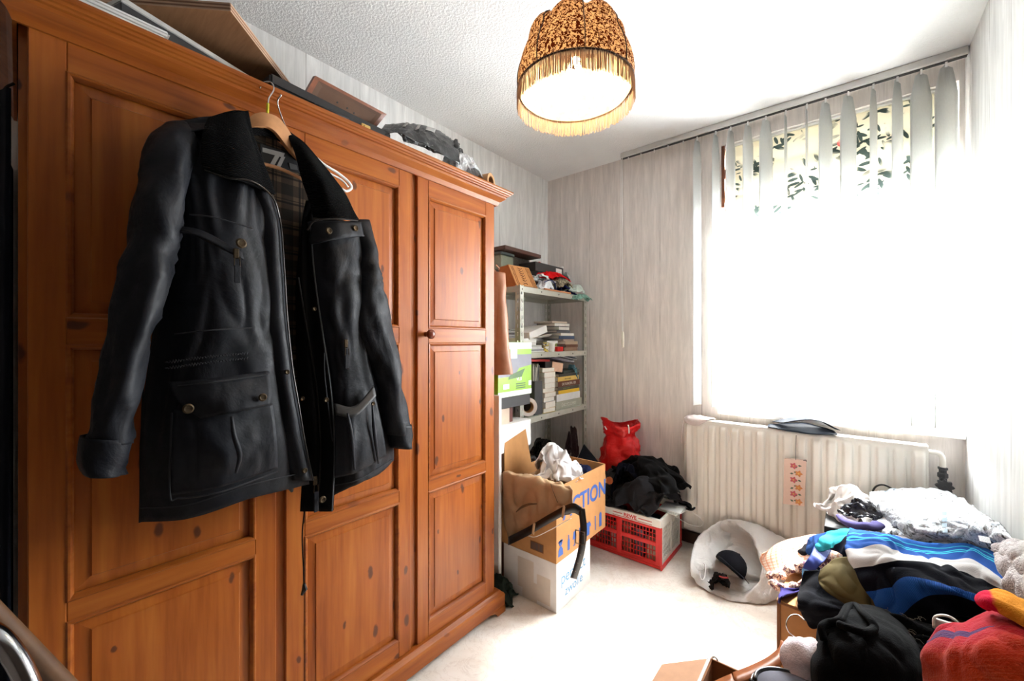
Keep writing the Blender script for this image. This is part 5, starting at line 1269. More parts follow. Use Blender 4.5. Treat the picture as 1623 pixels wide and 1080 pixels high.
# beige trousers hanging out of the box, with belt
M_beige = fabric('beige_twill', '#b59674', rough=.85, weave=500, bump=.3, sheen=.15)
TR = thing('trousers', (-1.25, 1.60, .35), 'beige trousers with a black belt draped over the front of the ACTION box', 'trousers')
yy = 1.618
rows = [[V((-1.40, 1.70, .560)), V((-1.28, 1.72, .585)), V((-1.18, 1.72, .575)), V((-1.10, 1.71, .570))],
        [PY(797,748,yy-.005), PY(835,757,yy-.02), PY(872,764,yy-.02), PY(905,772,yy-.005)],
        [PY(795,785,yy-.012), PY(832,795,yy-.045), PY(872,795,yy-.05), PY(908,790,yy-.028)],
        [PY(797,825,yy-.015), PY(828,825,yy-.055), PY(868,815,yy-.06), PY(910,808,yy-.045)],
        [PY(804,855,yy-.02), PY(836,842,yy-.060), PY(872,822,yy-.065), PY(913,812,yy-.055)]]
gg = displace(patch(rows, 44, 44), lambda p, u, w: min(1, w*5)*(.018*(folds(V((p.x, p.y, p.z*.35)), 11, .7)-.4)))
uvgrid('leg', gg, M_beige, TR, .004)
MB().tube(crl([PY(818,812,yy-.052), PY(826,805,yy-.062), PY(838,800,yy-.066), PY(851,799,yy-.066)], 16), [.002+.004*sin(pi*k/15) for k in range(16)], 6).build('pocket_slit', plain('beige_dark_seam', '#5e4428', .9), TR)
MB().tube(crl([PY(873,768,yy-.034), PY(878,782,yy-.06), PY(884,797,yy-.062)], 12), .0018, 6).build('seam', _pl['beige_dark_seam'], TR)
cloth_heap('waistband', V((-1.26, 1.80, .575)), (.13, .15, .06), 2, M_beige, TR, rot=.3, base=.50)
# belt
M_belt = plain('black_leather', (.005,.0045,.0045), .42, vary=.25, scale=60)
belt = thing('belt', (-1.2, 1.58, .35), 'black leather belt with metal buckle dangling from the beige trousers', 'belt')
bp = crl([PY(806,858,yy-.035), PY(838,842,yy-.082), PY(872,822,yy-.088), PY(905,806,yy-.084), PY(922,812,yy-.07)], 40)
M_b = MB(); rws = [[q+V((0,0,.021)), q+V((0,-.001,-.021))] for q in bp]; M_b.grid(rws); M_b.build('strap', M_belt, belt, True, solid=.004)
bp2 = crl([PY(922,806,yy-.070), PY(925,840,yy-.075), PY(922,870,yy-.078), PY(916,895,yy-.070), PY(909,917,yy-.060)], 30)
MB().grid([[q+V((-.014,-.004,0)), q+V((.014,.004,0))] for q in bp2]).build('strap', M_belt, belt, True, solid=.004)
c = PY(919,853,yy-.088)
MB().tube([c+V((-.020,0,.028)), c+V((.020,.004,.028)), c+V((.022,.004,-.026)), c+V((-.020,0,-.028))], .0032, 8, closed=True).build('buckle', plain('buckle_steel', (.22,.20,.18), .3, .9), belt)
MB().tube([c+V((0,-.002,.028)), c+V((0,-.006,-.028))], .0022, 6).build('buckle_pin', _pl['buckle_steel'], belt)
for a in ((846,838),(893,812)):
    q = PY(a[0], a[1], yy-.092); MB().box(q.x-.006, q.x+.006, q.y-.003, q.y+.001, q.z-.028, q.z+.028, .001, rot=(0,.15,0)).build('belt_loop', M_beige, TR)
MB().tube(crl([PY(838,850,yy-.07), PY(850,851,yy-.075), PY(880,836,yy-.075), PY(905,822,yy-.07)], 16), .004, 6, flat=.4).build('lining_edge', M_wb, TR, True)
for k in range(5):
    q = bp2[10+4*k-1] if 10+4*k-1 < 30 else bp2[-1]; MB().lathe([(0,0),(.0022,0),(.0022,.0008),(0,.0008)], q+V((0,-.004,0)), 8, axis=V((0,-1,0))).build('punch_hole', plain('punched_hole', (.15,.13,.11), .8), belt)
heap('shirt', (-1.205, 1.86, .66), (.125, .13, .085), 44, fabric('white_grey_cotton', (.72,.70,.70), vary=.06, bump=.15), 'white shirt crumpled on top of the ACTION box', 'shirt', .57, k=2, rot=2.2)
heap('shirt', (-1.15, 2.00, .56), (.07, .09, .04), 44, fabric('navy_shirt', (.010,.014,.045)), 'navy blue shirt tucked beneath the white shirt', 'shirt', amp=.2)
heap('bag', (-1.355, 1.545, .0), (.085, .085, .11), 45, fabric('dark_green_cloth', (.018,.026,.020)), 'dark green cloth bag on the floor beside the wardrobe foot', 'bag', .002, amp=.2)
# ================================================================== red folding crate
CX0, CX1, CY0, CY1, CZ1 = -1.32, -.812, 2.305, 2.66, .285
CR = thing('folding_crate', ((CX0+CX1)/2, (CY0+CY1)/2, 0), 'red plastic folding crate with white rim on the floor left of the radiator', 'crate')
M_red = plain('red_plastic', (.62,.018,.015), .4, vary=.08); M_crw = plain('crate_white_plastic', (.74,.72,.67), .45, vary=.04); M_crl = plain('crate_red_lettering', (.55,.03,.03), .5)
MB().box(CX0, CX1, CY0, CY1, .002, .022, .003).build('base', M_red, CR)
def lattice(org, ux, w, h, nx, nz, mat, nm):
    mb = MB(); org = V(org); ux = V(ux); n = ux.cross(V((0,0,1))); t = .005
    def bar(a0, a1, b0, b1, th=t):
        c = org+ux*((a0+a1)/2)+V((0,0,(b0+b1)/2)); mb.obox(c, ux, n, V((0,0,1)), (a1-a0)/2, th, (b1-b0)/2)
    for k in range(nx+1): bar(w*k/nx-.0016, w*k/nx+.0016, 0, h, .003)
    for k in range(nz+1): bar(0, w, h*k/nz-.0016, h*k/nz+.0016, .003)
    mb.build(nm, mat, CR)
fw = MB()
for z0_, z1_ in ((.022, .040), (.128, .150), (.222, .236)): fw.box(CX0, CX1, CY0, CY0+.012, z0_, z1_, .002)
for a in (CX0, (CX0+CX1)/2-.012, CX1-.030): fw.box(a, a+.030, CY0-.002, CY0+.013, .022, .240, .002)
fw.build('front_frame', M_red, CR)
for a in (CX0+.03, (CX0+CX1)/2+.018):
    for z0_, hh in ((.040, .088), (.150, .072)): lattice((a, CY0+.006, z0_), (1,0,0), .206, hh, 11, 3, M_red, 'grille')
MB().box(CX0, CX1, CY1-.012, CY1, .022, .24, .002).build('back_panel', M_red, CR); MB().box(CX0, CX0+.012, CY0+.014, CY1-.012, .022, .24, .002).build('end_panel', M_crw, CR)
sd = MB()
for z0_, z1_ in ((.022, .045), (.225, .24)): sd.box(CX1-.012, CX1, CY0+.014, CY1-.012, z0_, z1_, .002)
for a in (CY0+.014, CY0+.165, CY1-.040): sd.box(CX1-.012, CX1+.001, a, a+.026, .022, .24, .002)
sd.build('end_frame', M_crw, CR)
for a, w in ((CY0+.04, .125), (CY0+.191, .124)): lattice((CX1-.006, a, .045), (0,1,0), w, .18, 5, 7, M_crw, 'grille')
MB().box(CX1-.020, CX1-.013, CY0+.014, CY1-.012, .022, .24).build('liner', plain('crate_inner_pale', (.42,.40,.37), .7), CR)
rm = MB(); rm.box(CX0-.006, CX1+.004, CY0-.008, CY0+.012, .240, CZ1, .003); rm.box(CX0-.006, CX1+.004, CY1-.012, CY1+.006, .240, CZ1, .003)
rm.box(CX0-.006, CX0+.012, CY0+.012, CY1-.012, .240, CZ1, .003); rm.box(CX1-.012, CX1+.004, CY0+.012, CY1-.012, .240, CZ1, .003)
rm.build('rim', M_crw, CR)
for a in (CY0-.004, CY1-.01): MB().box(CX1-.004, CX1+.006, a, a+.012, .002, .24, .002).build('corner_post', M_red, CR)
MB().box(CX1-.002, CX1+.008, CY0-.006, CY1+.004, .002, .024, .002).build('foot_rail', M_red, CR)
text_mesh('REWE', .030, M_crl, CR, (-1.03, CY0-.0085, .252), (1,0,0), (0,0,1), bold=.001)
MB().box(-1.10, -1.04, CY0-.0092, CY0-.008, .262, .266).build('stripe', M_crl, CR); MB().box(-.94, -.86, CY0-.0092, CY0-.008, .262, .266).build('stripe', M_crl, CR); MB().box(-1.10, -.86, CY0-.0092, CY0-.008, .246, .249).build('stripe', M_crl, CR)
for i in range(6):
    tag(MB().box(-1.28+.075*i, -1.225+.075*i, 2.34, 2.62, .023, .20-.02*(i % 3), .002).build('packet', plain('packet_%d' % i, [(.45,.30,.22),(.10,.09,.09),(.55,.50,.45),(.25,.12,.08),(.08,.10,.15),(.50,.42,.30)][i], .6)), ['brown packet at the far left inside the red crate','black packet second from the left in the red crate','pale packet third from the left in the red crate','dark brown packet fourth from the left in the red crate','navy packet fifth from the left in the red crate','tan packet rightmost in the red crate'][i], 'packet', 'packets inside the crate')
M_bfl = fabric('black_fleece', (.0045,.0045,.005), rough=.95, weave=300, bump=.5, sheen=.08)
heap('sweatshirt', (-.945, 2.455, .38), (.23, .17, .12), 51, fabric('charcoal_sweat', (.013,.013,.015), rough=.95, weave=250, bump=.6, sheen=.1), 'charcoal sweatshirt crumpled at the front of the heap on the crate', 'sweatshirt', .287, k=2, rot=4.2)
heap('jumper', (-.95, 2.52, .455), (.215, .165, .125), 52, M_bfl, 'black jumper on top of the heap on the crate', 'jumper', .40, k=0, rot=2.6)
heap('garment', (-1.09, 2.50, .42), (.10, .12, .12), 53, fabric('very_dark_navy', (.004,.005,.012), sheen=.08), 'dark navy garment at the left of the heap on the crate', 'garment', .287, k=1)
HB = heap('bag', (-1.20, 2.47, .375), (.09, .11, .085), 54, fabric('grey_black_bag', (.035,.035,.037)), 'grey and black bag with an orange badge on the left of the crate', 'bag', .287, amp=.12)
cq = PY(966, 762, 2.375); MB().lathe([(0,0),(.024,0),(.024,.003),(.016,.006),(0,.006)], cq, 8, axis=V((.2,-1,.3))).build('badge', plain('orange_badge', (.45,.10,.02), .5), HB)
for i in range(3): tag(MB().box(-.87, -.745, 2.42, 2.56, .2865+.006*i, .2915+.006*i, .001, rot=(0,0,-.2+.12*i)).build('notebook', cover([(.70,.70,.66),(.55,.60,.58),(.74,.74,.72)][i])), ['cream notebook lowest of three on the crate corner','grey-green notebook in the middle of three on the crate corner','white notebook topmost of three on the crate corner'][i], 'notebook', 'notebooks on the crate')
tag(MB().tube(crl([V((-.80,2.50,.306)), V((-.76,2.52,.300)), V((-.70,2.57,.262)), V((-.665,2.60,.215)), V((-.68,2.60,.185)), V((-.73,2.55,.20)), V((-.79,2.50,.245))], 40), .0028, 6).build('cable', plain('white_cable', (.75,.74,.70), .4), None, True), 'thin white cable looping off the corner of the crate', 'cable')
# red bag behind, standing on cartons hidden by the heap
sbox(-1.40, -1.02, 2.668, 2.735, .002, .40, plain('dark_case', (.03,.03,.035), .5), 'case', 'narrow dark case standing upright behind the crate under the red bag', 'case') if False else None
M_redbag = NG('red_plastic_film', .3, 0, .5); v = M_redbag.coord(); M_redbag.col((.68, .010, .012)); M_redbag.bump(M_redbag.noise(v, 14, 4, .6, 1.0), .5, .02); M_redbag.inp('Subsurface Weight', 0.0)
RB = thing('plastic_bag', (-1.19, 2.62, .42), 'knotted bright red plastic bag with white cord standing behind the crate heap', 'bag')
ctr = lambda z: V((-1.185, 2.60, z))
sec = [(.02,.30,.0,.0),(.125,.33,.0,.0),(.145,.42,.0,.0),(.135,.52,.0,.0),(.122,.58,.0,.0),(.105,.635,.0,.0),(.100,.66,-.01,.0),(.112,.695,-.01,.0),(.125,.735,0,0),(.122,.75,0,0)]
ring = []
for r, z_, dx, dy in sec:
    rr_ = []
    for k in range(36):
        a = 2*pi*k/36; wob = 1+.10*sin(5*a+z_*20)+.06*sin(9*a-z_*31)
        top = .022*sin(2*a+.6) if z_ > .68 else 0
        rr_.append(ctr(z_+top)+V((r*wob*cos(a)+dx, r*.62*wob*sin(a), 0)))
    ring.append(rr_)
cols = [crl([r[k] for r in ring], 50) for k in range(36)]
gg = displace([[cols[k][i] for k in range(36)] for i in range(50)], lambda p, u, w: .014*(folds(p, 10, 1)-.4), True)
gg = [[V((p.x, min(p.y, YB-.012), p.z)) for p in r] for r in gg]
uvgrid('film', gg, M_redbag.m, RB, .001, closed=True)
MB().tube(crl([V((-1.265,2.52,.72)), V((-1.255,2.515,.71)), V((-1.25,2.52,.70))], 8), .004, 6).build('cord', M_frame, RB); MB().tube(crl([V((-1.11,2.545,.745)), V((-1.098,2.53,.725)), V((-1.096,2.525,.695))], 8), .004, 6).build('cord', M_frame, RB)
tag(MB().box(-1.34, -1.06, 2.49, 2.70, .2870, .335, .004).build('folded_cloth', fabric('dark_folded', (.02,.02,.022))), 'flat dark folded cloth under the red plastic bag', 'cloth') 
# black triangular bag/book leaning beside the shelf post
LB = thing('magazine', (-1.36, 2.56, .29), 'dark magazine with yellow-green edge leaning between the box and the red bag', 'magazine')
MB().prism([PY(925,705,2.52), PY(955,742,2.47), PY(935,748,2.47), PY(912,735,2.50)], (0, .008, .002)).build('cover', plain('dark_cover_magazine', (.012,.016,.026), .3), LB)
MB().prism([PY(938,738,2.462), PY(953,741,2.462), PY(950,746,2.462), PY(938,744,2.462)], (0, .002, 0)).build('stripe', plain('lime_stripe', (.30,.35,.03), .5), LB)
sbox(-1.48, -1.342, 2.34, 2.62, .002, .46, M_cardp, 'carton', 'plain carton squeezed between the shelf unit and the red crate', 'carton')
# ================================================================== things on the radiator
cl_ = thing('cloth', (-.70, 2.68, .815), 'small pinkish-white cloth lying over the left end of the radiator', 'cloth')
rows = [[V((-.775,2.725,.822)), V((-.70,2.725,.828)), V((-.62,2.725,.822))], [V((-.785,2.68,.828)), V((-.71,2.68,.838)), V((-.625,2.68,.830))], [V((-.785,2.635,.820)), V((-.72,2.632,.818)), V((-.65,2.640,.826))], [V((-.775,2.625,.790)), V((-.71,2.622,.780)), V((-.655,2.63,.815))]]
uvgrid('fold', displace(patch(rows, 26, 24), lambda p, u, w: .004*folds(p, 22)+.002), fabric('pale_pink_cloth', (.62,.53,.50)), cl_, .004)
MB().tube(crl([V((-.783,2.63,.81)), V((-.792,2.622,.76)), V((-.795,2.62,.70)), V((-.80,2.625,.66))], 20), .006, 6, flat=.4).build('tie', fabric('pale_pink_cloth', (.62,.53,.50)), cl_, True)
wl = thing('leather_folder', (-.19, 2.68, .82), 'dark navy leather folder lying on the radiator top', 'folder')
M_nav = plain('navy_leather', (.003,.006,.012), .7, spec=.12, vary=.3)
rows = [[PY(1218,671,2.70), PY(1270,668,2.715), PY(1300,676,2.71), PY(1322,682,2.70)], [PY(1216,675,2.64), PY(1262,683,2.625), PY(1290,688,2.62), PY(1328,688,2.63)]]
uvgrid('cover', displace(patch(rows, 30, 8), lambda p, u, w: .006+.004*sin(u*6)), M_nav, wl, .003)
rows = [[PY(1225,672,2.71), PY(1275,664,2.72), PY(1322,684,2.71)], [PY(1240,674,2.66), PY(1290,671,2.66), PY(1330,686,2.655)]]
uvgrid('flap', displace(patch(rows, 30, 8), lambda p, u, w: -.012-.004*sin(u*3)), M_nav, wl, .003)
hm = thing('radiator_humidifier', (-.22, 2.62, .43), 'pale pink hanging radiator humidifier painted with a column of flowers', 'humidifier')
M_pk = plain('pale_pink_ceramic', (.72,.52,.43), .35, vary=.03)
q0, q1, q2, q3 = PY(1243,728,2.600), PY(1278,731,2.600), PY(1275,803,2.600), PY(1241,799,2.600)
MB().prism([q0, q1, q2, q3], (0, .030, 0)).build('vessel', M_pk, hm)
MB().tube(crl([PY(1262,690,2.628), PY(1261,715,2.618), PY(1261,731,2.605)], 12), .0013, 6).build('hanging_wire', M_dg, hm)
MB().tube([q1+V((-.012,.0,.0)), q1+V((-.004,-.001,.004)), q1+V((.001,.0,-.002))], .0025, 6).build('clip', M_dg, hm)
rnd = random.Random(3)
M_leafp = plain('painted_leaf', (.09,.14,.09), .5); M_fl = [plain('painted_rose', (.55,.10,.12), .5), plain('painted_orange', (.60,.22,.06), .5), plain('painted_yellow', (.70,.40,.08), .5)]
cxh = (q0.x+q1.x)/2+.003
for i in range(6):
    zc = q0.z-.028-.037*i; xo = (.012 if i % 2 else -.010)
    pet = [V((cxh+xo+(.014+.004*cos(5*t))*cos(t), 2.5994, zc+(.014+.004*cos(5*t))*sin(t))) for t in [2*pi*k/20 for k in range(20)]]
    MB().prism(pet, (0, -.0006, 0)).build('painted_flower', M_fl[i % 2], hm)
    MB().prism([V((cxh+xo+.004*cos(t), 2.5988, zc+.004*sin(t))) for t in [2*pi*k/10 for k in range(10)]], (0, -.0004, 0)).build('flower_centre', M_fl[2], hm)
    for s in (-1, 1):
        a = rnd.uniform(-.5, .5); u = V((cos(a)*s, 0, sin(a))); w = V((-u.z, 0, u.x)); b0 = V((cxh-xo*.8, 2.5994, zc+.004*s))
        MB().prism([b0, b0+u*.008+w*.005, b0+u*.018, b0+u*.008-w*.005], (0, -.0004, 0)).build('painted_leaf', M_leafp, hm)
# ================================================================== white carrier bag with a cap, on the floor
g = NG('white_plastic_film', .4, 0, .4); v = g.coord()
dif = g.add('ShaderNodeBsdfTranslucent'); dif.inputs[0].default_value = (.90,.88,.86,1); g.col((.90,.89,.88)); g.bump(g.noise(v, 16, 4, .6, 1.2), .6, .02)
mx = g.add('ShaderNodeMixShader'); mx.inputs[0].default_value = .35; g.l.new(g.b.outputs[0], mx.inputs[1]); g.l.new(dif.outputs[0], mx.inputs[2]); g.l.new(mx.outputs[0], g.out.inputs[0]); M_wfilm = g.m
WB = thing('carrier_bag', (-.42, 2.36, 0), 'white plastic carrier bag lying open on the floor in front of the radiator', 'bag')
rim = [PZ(1101,898,.10), PZ(1108,862,.16), PZ(1130,838,.22), PZ(1156,827,.26), PZ(1185,845,.25), PZ(1205,885,.18), PZ(1200,925,.09), PZ(1175,948,.02), PZ(1140,941,.014), PZ(1112,922,.03)]
cen = sum(rim, V((0,0,0)))/len(rim)
inn = [cen+(p-cen)*.82+V((.06, .10, -.0)) for p in rim]; inn2 = [cen+(p-cen)*.45+V((.12, .22, -.02)) for p in rim]; inn3 = [cen+(p-cen)*.05+V((.13, .24, -.02)) for p in rim]
out = [PZ(1099,900,.095), PZ(1107,858,.16), PZ(1132,834,.23), PZ(1160,825,.27), PZ(1200,834,.27), PZ(1225,880,.20), PZ(1228,935,.07), PZ(1190,958,.006), PZ(1145,946,.006), PZ(1108,925,.012)]
bk1 = [p+V((.10, .12, 0)) for p in out]; bk1 = [V((p.x, min(p.y, 2.60), max(.006, p.z*.92))) for p in bk1]
bk2 = [V((-.26, 2.50, .10))+(p-cen)*.45 for p in out]; bk2 = [V((p.x, min(p.y, 2.60), max(.006, p.z))) for p in bk2]
bk3 = [V((-.22, 2.52, .09))+(p-cen)*.03 for p in out]
rings = [inn3, inn2, inn, rim, out, bk1, bk2, bk3]
rg = [crl(r, 64, True) for r in rings]; cols = [crl([r[k] for r in rg], 70) for k in range(64)]
gg = [[cols[k][i] for k in range(64)] for i in range(70)]
gg = displace(gg, lambda p, u, w: .012*(folds(p, 9, 1)-.45), True)
gg = [[V((p.x, min(p.y, 2.615), max(.004, p.z))) for p in r] for r in gg]
uvgrid('film', gg, M_wfilm, WB, .0012, closed=True)
MB().tube(crl([PZ(1109,905,.075), PZ(1113,894,.10), PZ(1118,897,.10), PZ(1117,915,.07), PZ(1112,920,.06)], 16, True), .0035, 6, closed=True).build('handle_hole_edge', M_wfilm, WB, True)
cp = thing('baseball_cap', (-.47, 2.33, .03), 'dark navy baseball cap lying inside the white carrier bag', 'cap')
M_cap = fabric('navy_cap_cotton', (.012,.013,.018), rough=.9)
cc_ = PZ(1158,898,.10); cb_ = MB()
bmesh.ops.create_uvsphere(cb_.b, u_segments=24, v_segments=14, radius=.078)
M3 = Euler((R(-28), R(38), R(15))).to_matrix()
for v_ in cb_.b.verts:
    p = v_.co.copy(); p.z = max(p.z, -.012); p.y *= .92; p *= (1+.04*noise.noise(p*20)); v_.co = cc_+M3@p
cb_.build('crown', M_cap, cp, True)
rows = []
for i in range(9):
    w = i/8; row = []
    for j in range(13):
        a = R(-62+124*j/12); r = .070+.062*w*cos(a*.9)
        p = V((-r*sin(a)*.95, -r*cos(a), -.010-.012*w+.018*(1-cos(a)))); row.append(cc_+M3@p)
    rows.append(row)
uvgrid('brim', rows, M_cap, cp, .003)
MB().lathe([(0,0),(.006,0),(.005,.004),(0,.005)], cc_+M3@V((0,0,.078)), 10, axis=M3@V((0,0,1))).build('top_button', M_cap, cp)
SK = heap('garment', (-.51, 2.32, .060), (.055, .065, .055), 61, fabric('dark_knit', (.012,.010,.010)), 'small black and red garment beside the cap in the white bag', 'garment', .012, amp=.25)
MB().tube(crl([V((-.50,2.26,.105)), V((-.48,2.25,.11)), V((-.46,2.26,.112))], 8), .004, 6).build('red_trim', plain('red_trim', (.25,.02,.02), .8), SK)
# ================================================================== the heap on the right
def lim(p, xm=.400, ym=2.62): return V((min(p.x, xm), min(p.y, ym), p.z))
def sheet(rows, nu, nv, mat, name, parent, amp=.006, sc=9, solid=.004, fine=.0, zmin=.004, seed=0):
    o = V((seed*1.7, seed, seed*.3))
    g = displace(patch(rows, nu, nv), lambda p, u, w: amp*(folds(p+o, sc, .8)-.4)+fine*noise.noise(p*60))
    g = [[lim(V((p.x, p.y, max(p.z, zmin)))) for p in r] for r in g]
    return uvgrid(name, g, mat, parent, solid)
# supports: cartons
K1 = thing('carton', (.09, 1.88, 0), 'closed brown cardboard carton with dark edge strips under the striped sweater', 'carton')
P0 = PZ(1232, 952, .38); kx0, ky0 = P0.x, P0.y
rotK = R(-4)
def krot(mb, piv, a):
    for v in mb.b.verts:
        d = v.co-V((piv.x, piv.y, 0)); v.co = V((piv.x+d.x*cos(a)-d.y*sin(a), piv.y+d.x*sin(a)+d.y*cos(a), v.co.z))
    return mb
krot(MB().box(kx0, .360, ky0, ky0+.46, .002, .378, .002), P0, rotK).build('body', M_card, K1)
krot(MB().box(kx0-.002, .358, ky0-.002, ky0+.225, .3785, .3825, .001), P0, rotK).build('flap', M_card, K1)
krot(MB().box(kx0-.002, .358, ky0+.229, ky0+.462, .3785, .3825, .001), P0, rotK).build('flap', M_card, K1)
krot(MB().box(kx0-.0012, kx0+.010, ky0-.0022, ky0+.001, .002, .3785, .001), P0, rotK).build('dark_edge_strip', M_cardd, K1)  # darker cardboard strip down the front left corner
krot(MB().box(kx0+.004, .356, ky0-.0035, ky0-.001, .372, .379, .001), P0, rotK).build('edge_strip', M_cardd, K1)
sbox(-.070, .385, 2.18, 2.55, .002, .400, M_cardp, 'carton', 'plain carton beneath the black box next to the radiator', 'carton')
b2 = sbox(-.075, .30, 2.20, 2.54, .402, .505, M_black, 'box', 'black box with tiny white lettering under the crumpled white shirt', 'box', lid=.03)
text_mesh('xb', .045, M_ink['white'], b2, (-.045, 2.1985, .425), (1,0,0), (0,0,1))
sbox(.02, .395, 1.04, 1.50, .002, .43, M_card, 'carton', 'brown cardboard carton hidden below the black woollen hat and red blanket', 'carton')
# olive, navy and check garments at the left of the heap
M_navyw = fabric('navy_wool', (.0028,.0034,.0065), rough=.95, weave=350, bump=.4, sheen=.1)
gN = thing('trousers', (-.05, 1.62, .3), 'dark navy trousers hanging down over the front edge of the carton', 'trousers')
yk = ky0-.012
rows = [[PZ(1275,905,.47), PZ(1310,905,.49), PZ(1345,925,.48), PZ(1390,950,.46)],
        [PZ(1268,925,.43), PZ(1290,930,.45), PZ(1335,950,.44), PZ(1385,970,.43)],
        [PY(1264,955,yk-.015), PY(1290,960,yk-.035), PY(1325,965,yk-.035), PY(1372,975,yk-.03)],
        [PY(1270,975,yk-.015), PY(1288,997,yk-.025), PY(1318,990,yk-.03), PY(1350,985,yk-.025)]]
sheet(rows, 40, 36, M_navyw, 'leg', gN, .008, 8)
gO = thing('shirt', (.02, 1.68, .4), 'olive green cotton garment folded over the edge of the carton', 'shirt')
M_olive = fabric('olive_cotton', (.125,.098,.040), rough=.85, weave=600, bump=.3, sheen=.15)
rows = [[PZ(1300,905,.50), PZ(1320,888,.53), PZ(1345,885,.55), PZ(1365,895,.55)],
        [PZ(1297,922,.475), PZ(1325,905,.52), PZ(1355,910,.53), PZ(1380,925,.53)],
        [PZ(1312,940,.46), PZ(1340,935,.49), PZ(1368,938,.50), PZ(1392,950,.50)],
        [PZ(1345,960,.44), PZ(1360,962,.455), PZ(1382,966,.46), PZ(1404,966,.46)],
        [PZ(1362,970,.42), PZ(1375,975,.43), PZ(1390,978,.43), PZ(1402,974,.43)]]
sheet(rows, 50, 50, M_olive, 'fold', gO, .007, 9)
g = NG('orange_check_cotton', .9, 0, .15); uv = g.coord(which='UV'); o = g.sep(uv)
def ck(ax, per, wdt): return g.math('LESS_THAN', g.math('FRACT', g.math('MULTIPLY', ax, per)), wdt)
c = g.mix(g.math('MULTIPLY', ck(o[0], 14, .45), .55), (.74,.60,.50), (.62,.20,.08)); c = g.mix(g.math('MULTIPLY', ck(o[1], 12, .45), .5), c, (.62,.20,.08)); c = g.mix(g.math('MULTIPLY', ck(o[0], 14, .08), .8), c, (.75,.72,.68)); g.col(c); M_check = g.m
gC = thing('shirt', (-.15, 1.95, .38), 'orange and white checked shirt spilling off the left end of the carton', 'shirt')
rows = [[PZ(1207,880,.36), PZ(1235,862,.41), PZ(1265,852,.45), PZ(1300,848,.49), PZ(1330,850,.51)],
        [PZ(1204,888,.33), PZ(1232,878,.40), PZ(1265,868,.44), PZ(1305,868,.49), PZ(1335,880,.52)],
        [PZ(1212,902,.33), PZ(1235,898,.39), PZ(1262,888,.42), PZ(1300,885,.47), PZ(1332,895,.51)],
        [PZ(1224,915,.36), PZ(1238,912,.385), PZ(1262,902,.41), PZ(1296,900,.45), PZ(1325,905,.49)]]
sheet(rows, 60, 40, M_check, 'body', gC, .0035, 7)
g = NG('patterned_collar', .9); v = g.coord(); g.col(g.ramp(g.noise(v, 75, 3, .6, 1), [(.38, (.09,.03,.06)), (.47, (.62,.40,.28)), (.55, (.72,.66,.60)), (.64, (.42,.11,.05))], 'CONSTANT')); M_pat = g.m
gP = thing('scarf', (-.17, 1.75, .38), 'patterned orange, white and purple scarf twisted below the checked shirt', 'scarf')
for pts, r in (([(1218,915,.375),(1235,912,.395),(1262,900,.42),(1292,896,.45),(1320,892,.49)], .020), ([(1222,925,.37),(1242,932,.385),(1268,928,.40),(1292,912,.43),(1318,900,.46)], .018)):
    cpt = crl([PZ(*p) for p in pts], 40); MB().tube([q+V((0,0,.006*sin(i*.9))) for i, q in enumerate(cpt)], [r*(.75+.3*sin(i*.7)**2) for i in range(40)], 12, flat=.7).build('twist', M_pat, gP, True)
gV = thing('cloth', (-.17, 1.70, .34), 'purple-blue cloth tip hanging at the left corner of the carton', 'cloth')
rows = [[PZ(1236,930,.39), PZ(1262,933,.40), PZ(1290,925,.42)], [PZ(1237,938,.385), PZ(1255,940,.388), PZ(1272,935,.395)], [PY(1234,945,yk+.02), PY(1237,948,yk-.01), PY(1242,944,yk-.01)], [PY(1233,955,yk+.02), PY(1235,957,yk-.008), PY(1237,954,yk-.008)]]
sheet(rows, 16, 16, fabric('purple_blue_cotton', (.030,.025,.11)), 'fold', gV, .003, 12)
# blue ribbon with light blue block
gR_ = thing('tie', (-.08, 1.72, .42), 'royal blue necktie with a light blue band looped over the scarf', 'tie')
g = NG('blue_tie_satin', .5, 0, .4); uv = g.coord(which='UV'); o = g.sep(uv); c = g.ramp(o[1], [(0.0, (.030,.06,.32)), (.66, (.20,.48,.78)), (.86, (.045,.10,.42))], 'CONSTANT'); g.col(c)
rows = [[PZ(1292,862,.515), PZ(1320,868,.52)], [PZ(1285,880,.50), PZ(1308,888,.50)], [PZ(1276,893,.475), PZ(1296,900,.475)], [PZ(1271,905,.445), PZ(1291,912,.445)], [PZ(1272,920,.425), PZ(1290,921,.425)]]
sheet(rows, 14, 34, g.m, 'strip', gR_, .002, 10, .003)
# folded blue, turquoise, navy pullover part
g = NG('blue_turquoise_knit', .95, 0, .1); uv = g.coord(which='UV'); o = g.sep(uv)
c = g.ramp(g.math('ADD', o[0], g.math('MULTIPLY', o[1], .25)), [(0.0, (.012,.055,.21)), (.34, (.05,.50,.60)), (.72, (.008,.012,.028))], 'CONSTANT'); g.col(c); g.bump(g.noise(g.coord(), 500, 2), .4, .003)
gB = thing('pullover', (-.05, 2.0, .5), 'folded pullover with blue, turquoise and navy blocks left of the striped sweater', 'pullover')
rows = [[PZ(1280,855,.47), PZ(1300,846,.54), PZ(1330,841,.58), PZ(1350,838,.60), PZ(1358,846,.60)],
        [PZ(1277,872,.46), PZ(1298,862,.53), PZ(1325,858,.56), PZ(1345,862,.58), PZ(1352,875,.57)],
        [PZ(1284,882,.45), PZ(1300,875,.51), PZ(1318,872,.53), PZ(1338,882,.54), PZ(1350,900,.52)]]
sheet(rows, 50, 30, g.m, 'fold', gB, .006, 10)
